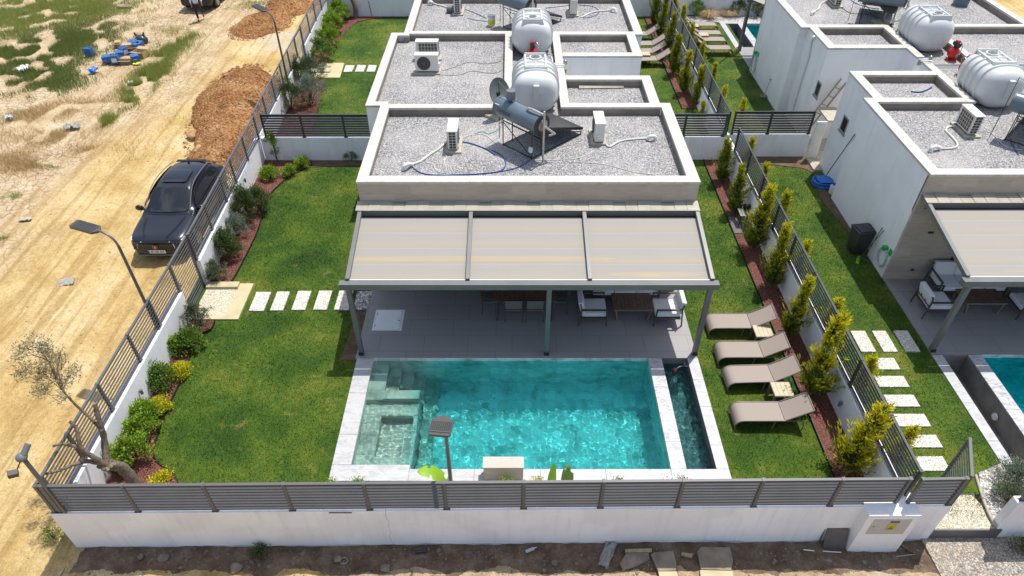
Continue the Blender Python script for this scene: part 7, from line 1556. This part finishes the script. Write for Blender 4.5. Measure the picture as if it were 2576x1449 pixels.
# ---------------------------------------------------------------- pruned olive tree at the front left
b0 = at(328, 1228, -.02); t = thing('olive_tree', 'gnarled pruned olive tree with one leafy branch over the left fence', 'olive tree', (-8.35, 8.62, LZ)); O = Vector((-8.35, 8.62, LZ))
def branch(m, pts, r0, r1, n=9): c_ = curve_pts(pts, 4); k = len(c_); g2 = random.Random(k); m.tube(c_, [(r0 + (r1 - r0) * i / (k - 1)) * (1 + .12 * math.sin(i * 2.7)) for i in range(k)], n)
def tp(px, py, z): q = at(px, py, z); return q - O
m = MB(); K = tp(268, 1170, 1.15); branch(m, [(.0, .0, -.1), (-.02, .02, .35), tuple(Vector((-.08, .0, .8))), tuple(K)], .125, .10, 12)
for q in range(7): a = q * .9; m.rock(tuple(K + Vector((.10 * math.cos(a), .08 * math.sin(a), .03 * math.sin(q * 2)))), .07, q + 2)
m.build('trunk', M['bark'], t, smooth=True, world=False)
m = MB(); branch(m, [K, tp(262, 1105, 1.6), tp(253, 1070, 2.0), tp(238, 1015, 2.5)], .075, .045); m.build('limb', M['bark'], t, smooth=True, world=False)
m = MB(); branch(m, [K, tp(235, 1150, 1.5), tp(203, 1125, 1.85), tp(193, 1080, 2.2), tp(175, 1060, 2.4)], .058, .03); m.build('limb', M['bark'], t, smooth=True, world=False)
m = MB(); branch(m, [tp(205, 1127, 1.8), tp(160, 1117, 1.95), tp(132, 1123, 2.0)], .04, .025); branch(m, [tp(212, 1135, 1.7), tp(207, 1162, 1.55)], .05, .03); m.build('limb', M['bark'], t, smooth=True, world=False)
m = MB(); branch(m, [K, tp(225, 1160, 1.4), tp(190, 1167, 1.55), tp(150, 1183, 1.65), tp(110, 1193, 1.7)], .06, .02); m.build('limb', M['bark'], t, smooth=True, world=False)
m = MB(); main = [tp(258, 1085, 1.9), tp(225, 1050, 2.1), tp(190, 1018, 2.4), tp(160, 985, 2.7), tp(143, 955, 2.95), tp(120, 905, 3.25)]; branch(m, main, .035, .008, 7)
tips = []; g2 = random.Random(9)
cr = [(55, 890), (75, 870), (100, 860), (110, 880), (130, 890), (150, 900), (165, 905), (180, 925), (60, 920), (85, 915), (100, 930), (140, 930), (170, 945), (95, 860), (125, 865), (50, 905), (160, 890), (120, 975), (112, 995), (105, 955), (70, 940), (175, 960), (150, 1000)]
for cx, cy in cr:
    z = 3.3 + g2.uniform(-.3, .3); q = tp(cx + g2.uniform(-12, 12), cy + g2.uniform(-9, 9), z); j = main[g2.choice((3, 4, 5))]; md = (q + j) / 2 + Vector((g2.uniform(-.05, .05), g2.uniform(-.05, .05), .05)); m.tube([j, md, q], [.010, .006, .003], 5); tips += [q, (q * 2 + md) / 3, q + Vector((g2.uniform(-.1, .1), g2.uniform(-.1, .1), g2.uniform(-.08, .12)))]
m.build('leafy_branch', M['twig'], t, smooth=True, world=False)
tc = np.array([tuple(q) for q in tips]); P, D, LL, WW = grow(tc, 3000, .07, .075, .016, .25); leaves('foliage', P, D, LL, WW, M['leaf_olive'], t)
m = MB(); q = at(300, 1190, 0); m.tube([(q.x - .35, q.y, 0), (q.x - .42, q.y, .55)], [.012, .006], 5); m.tube([(q.x - .18, q.y, 0), (q.x - .15, q.y, .6)], [.012, .006], 5); tag(m.build('dry_twigs', M['twig']), 'two bare dry twigs sticking up beside the olive trunk', 'twigs')

# ================================================================ GRASS AND WEEDS
def in_poly(X, Y, poly):
    c_ = np.zeros(len(X), bool); n = len(poly)
    for i in range(n):
        x1, y1 = poly[i]; x2, y2 = poly[(i + 1) % n]; k = ((y1 > Y) != (y2 > Y)) & (X < (x2 - x1) * (Y - y1) / (y2 - y1 + 1e-12) + x1); c_ ^= k
    return c_
bedpolys = [[(-9.12, 15.6)] + [(p.x, p.y) for p in Lb1[1:]] + [(-9.4, 22.86)], [(-9.08, 14.0)] + [(p.x, p.y) for p in Lb2] + [(-6.55, 7.6), (-9.08, 7.6)], [(-9.9, 31.4)] + [(p.x, p.y) for p in Lb3[2:]] + [(-5.5, 38.4), (-10.2, 38.4)],
            [(-9.4, 23.1), (-8.0, 23.1), (Lb3[0].x, Lb3[0].y), (Lb3[1].x, Lb3[1].y), (-9.75, 30.0)], rect(-9.2, -7.72, 14.0, 15.65)] + [rect(*a[:4]) for a in R2] + [rect(-7.56, -7.13, 14.4, 15.22), rect(-6.95, -6.58, 14.42, 15.24), rect(-6.34, -5.95, 14.44, 15.27), rect(-5.72, -5.33, 14.45, 15.28), rect(-5.12, -4.13, 14.45, 15.28), rect(-10, -8, 30.2, 32.2)]
P = []
for x0, x1, y0, y1, dn in ((-9.05, -4.14, 7.65, 22.4, 950), (4.96, 7.28, 7.65, 22.9, 950), (8.2, 11.2, 7.9, 23.0, 800), (-9.6, -4.6, 23.1, 38.2, 420), (4.7, 7.28, 23.1, 38.2, 380), (8.2, 11.3, 23.5, 37.5, 380)):
    n = int((x1 - x0) * (y1 - y0) * dn); P.append(np.stack([rng.uniform(x0, x1, n), rng.uniform(y0, y1, n), np.full(n, LZ)], 1))
P = np.concatenate(P); keep = np.ones(len(P), bool)
for q in bedpolys: keep &= ~in_poly(P[:, 0], P[:, 1], q)
keep &= ~((P[:, 0] > 10.3 + .0) & (P[:, 1] < 9.2)); P = P[keep]
hgt = rng.uniform(.018, .045, len(P)) * (1 + .8 * (rng.random(len(P)) > .965))
o = blades('lawn_grass', P, hgt, .016, M['blade'], .9); tag(o, 'short blades of green lawn grass', 'grass'); o['kind'] = 'stuff'
def field_z(P): return -.42 + field_h(P[:, 0], P[:, 1])
def patch_grass(name, label, regs, mat, hr, wd, lean=.5, thin=.42):
    A = []
    for (px, py, rx, ry, n) in regs:
        c_ = at(px, py, -.4); q = rng.normal(0, .5, (n, 2)) * np.array([rx, ry]); A.append(np.stack([c_.x + q[:, 0], c_.y + q[:, 1], np.zeros(n)], 1))
    P = np.concatenate(A); P = P[P[:, 0] < -9.7]; nn = vn(P[:, 0] * 1.7, P[:, 1] * 1.7) ; P = P[nn > thin]; P[:, 2] = field_z(P)
    o = blades(name, P, rng.uniform(*hr, len(P)), wd, M[mat], lean, True); tag(o, label, 'grass'); o['kind'] = 'stuff'
patch_grass('green_field_grass', 'bright green wild grass along the upper left edge of the field', [(50, 20, 5, 4, 15000), (140, 15, 4.5, 3.6, 11000), (20, 70, 3, 3, 6000), (200, 30, 3.5, 3, 6000), (260, 20, 3, 2.6, 3500), (640, 10, 1, 1, 500)], 'weed', (.10, .32), .020, .5, .41)
patch_grass('dark_field_grass', 'darker green grass band across the left of the field', [(40, 150, 3.4, 2.8, 13000), (110, 125, 3.2, 2.6, 13000), (180, 95, 3.0, 2.6, 9000), (120, 190, 2.0, 1.8, 6000), (20, 200, 2.2, 2, 5000), (150, 215, 1.4, 1.2, 2600), (235, 75, 2, 2, 2500)], 'weed_dark', (.10, .32), .018, .5, .43)
patch_grass('tall_weeds', 'band of taller green weeds along the track edge', [(400, 150, .9, 1.5, 3600), (375, 190, .8, 1.2, 3600), (350, 220, .7, 1.0, 3000), (440, 115, .9, 1.2, 2200), (470, 90, .8, .8, 1200), (325, 260, .5, .8, 1400), (270, 305, .35, .6, 900), (405, 175, .5, 1, 1200)], 'weed', (.16, .45), .016, .4, .40)
patch_grass('dry_weeds', 'dry brown weeds on the cracked mud', [(60, 290, 2.0, 1.2, 3800), (130, 280, 1.5, 1.2, 2600), (150, 340, 1.1, .9, 2400), (30, 400, 1.2, .8, 2200), (60, 420, .9, .6, 1400), (200, 265, 1, .9, 1400), (240, 60, 2, 2, 1500), (330, 85, 2, 1.5, 1500), (290, 245, 1, 1, 900), (210, 375, .8, .5, 700), (330, 375, 2, 1.2, 500), (40, 350, 2, 1, 1500)], 'straw', (.06, .24), .014, .9, .36)
for k, (px, py) in enumerate([(85, 405), (130, 405), (200, 335), (305, 75), (375, 60), (270, 95), (62, 492), (12, 492)]): pass
patch_grass('scattered_tufts', 'small scattered green tufts on the dirt', [(85, 415, .35, .25, 400), (135, 418, .45, .25, 400), (40, 492, .45, .3, 450), (5, 596, .2, .2, 200), (300, 320, .35, .4, 400), (520, 115, 1.6, 1.6, 700), (540, 60, 1.6, 1.6, 600), (480, 260, 1.5, 2, 500), (430, 290, 1.5, 1.5, 350), (380, 70, 1.2, .8, 700), (430, 75, .8, .6, 400), (600, 20, 1.8, 1.2, 500)], 'weed', (.03, .12), .014, .8, .45)
# loose bark chips on the beds
P = []
for q in bedpolys[:4] + [rect(7.31, 7.94, 7.7, 18.1), rect(7.31, 7.94, 19.2, 22.8), rect(7.31, 7.94, 27.3, 38.2)]:
    xs_ = [a[0] for a in q]; ys_ = [a[1] for a in q]; n = int((max(xs_) - min(xs_)) * (max(ys_) - min(ys_)) * 420); A = np.stack([rng.uniform(min(xs_), max(xs_), n), rng.uniform(min(ys_), max(ys_), n), np.full(n, .004)], 1); P.append(A[in_poly(A[:, 0], A[:, 1], q)])
P = np.concatenate(P); D = rng.normal(0, 1, P.shape); D[:, 2] *= .35
M['chip'] = leafmat('bark_chip', (.085, .03, .02), (.24, .085, .058), None, 0.0, .9); o = leaves('bark_chips', P, D, rng.uniform(.02, .045, len(P)), rng.uniform(.012, .022, len(P)), M['chip']); tag(o, 'loose red brown bark chips covering the beds', 'mulch'); o['kind'] = 'stuff'
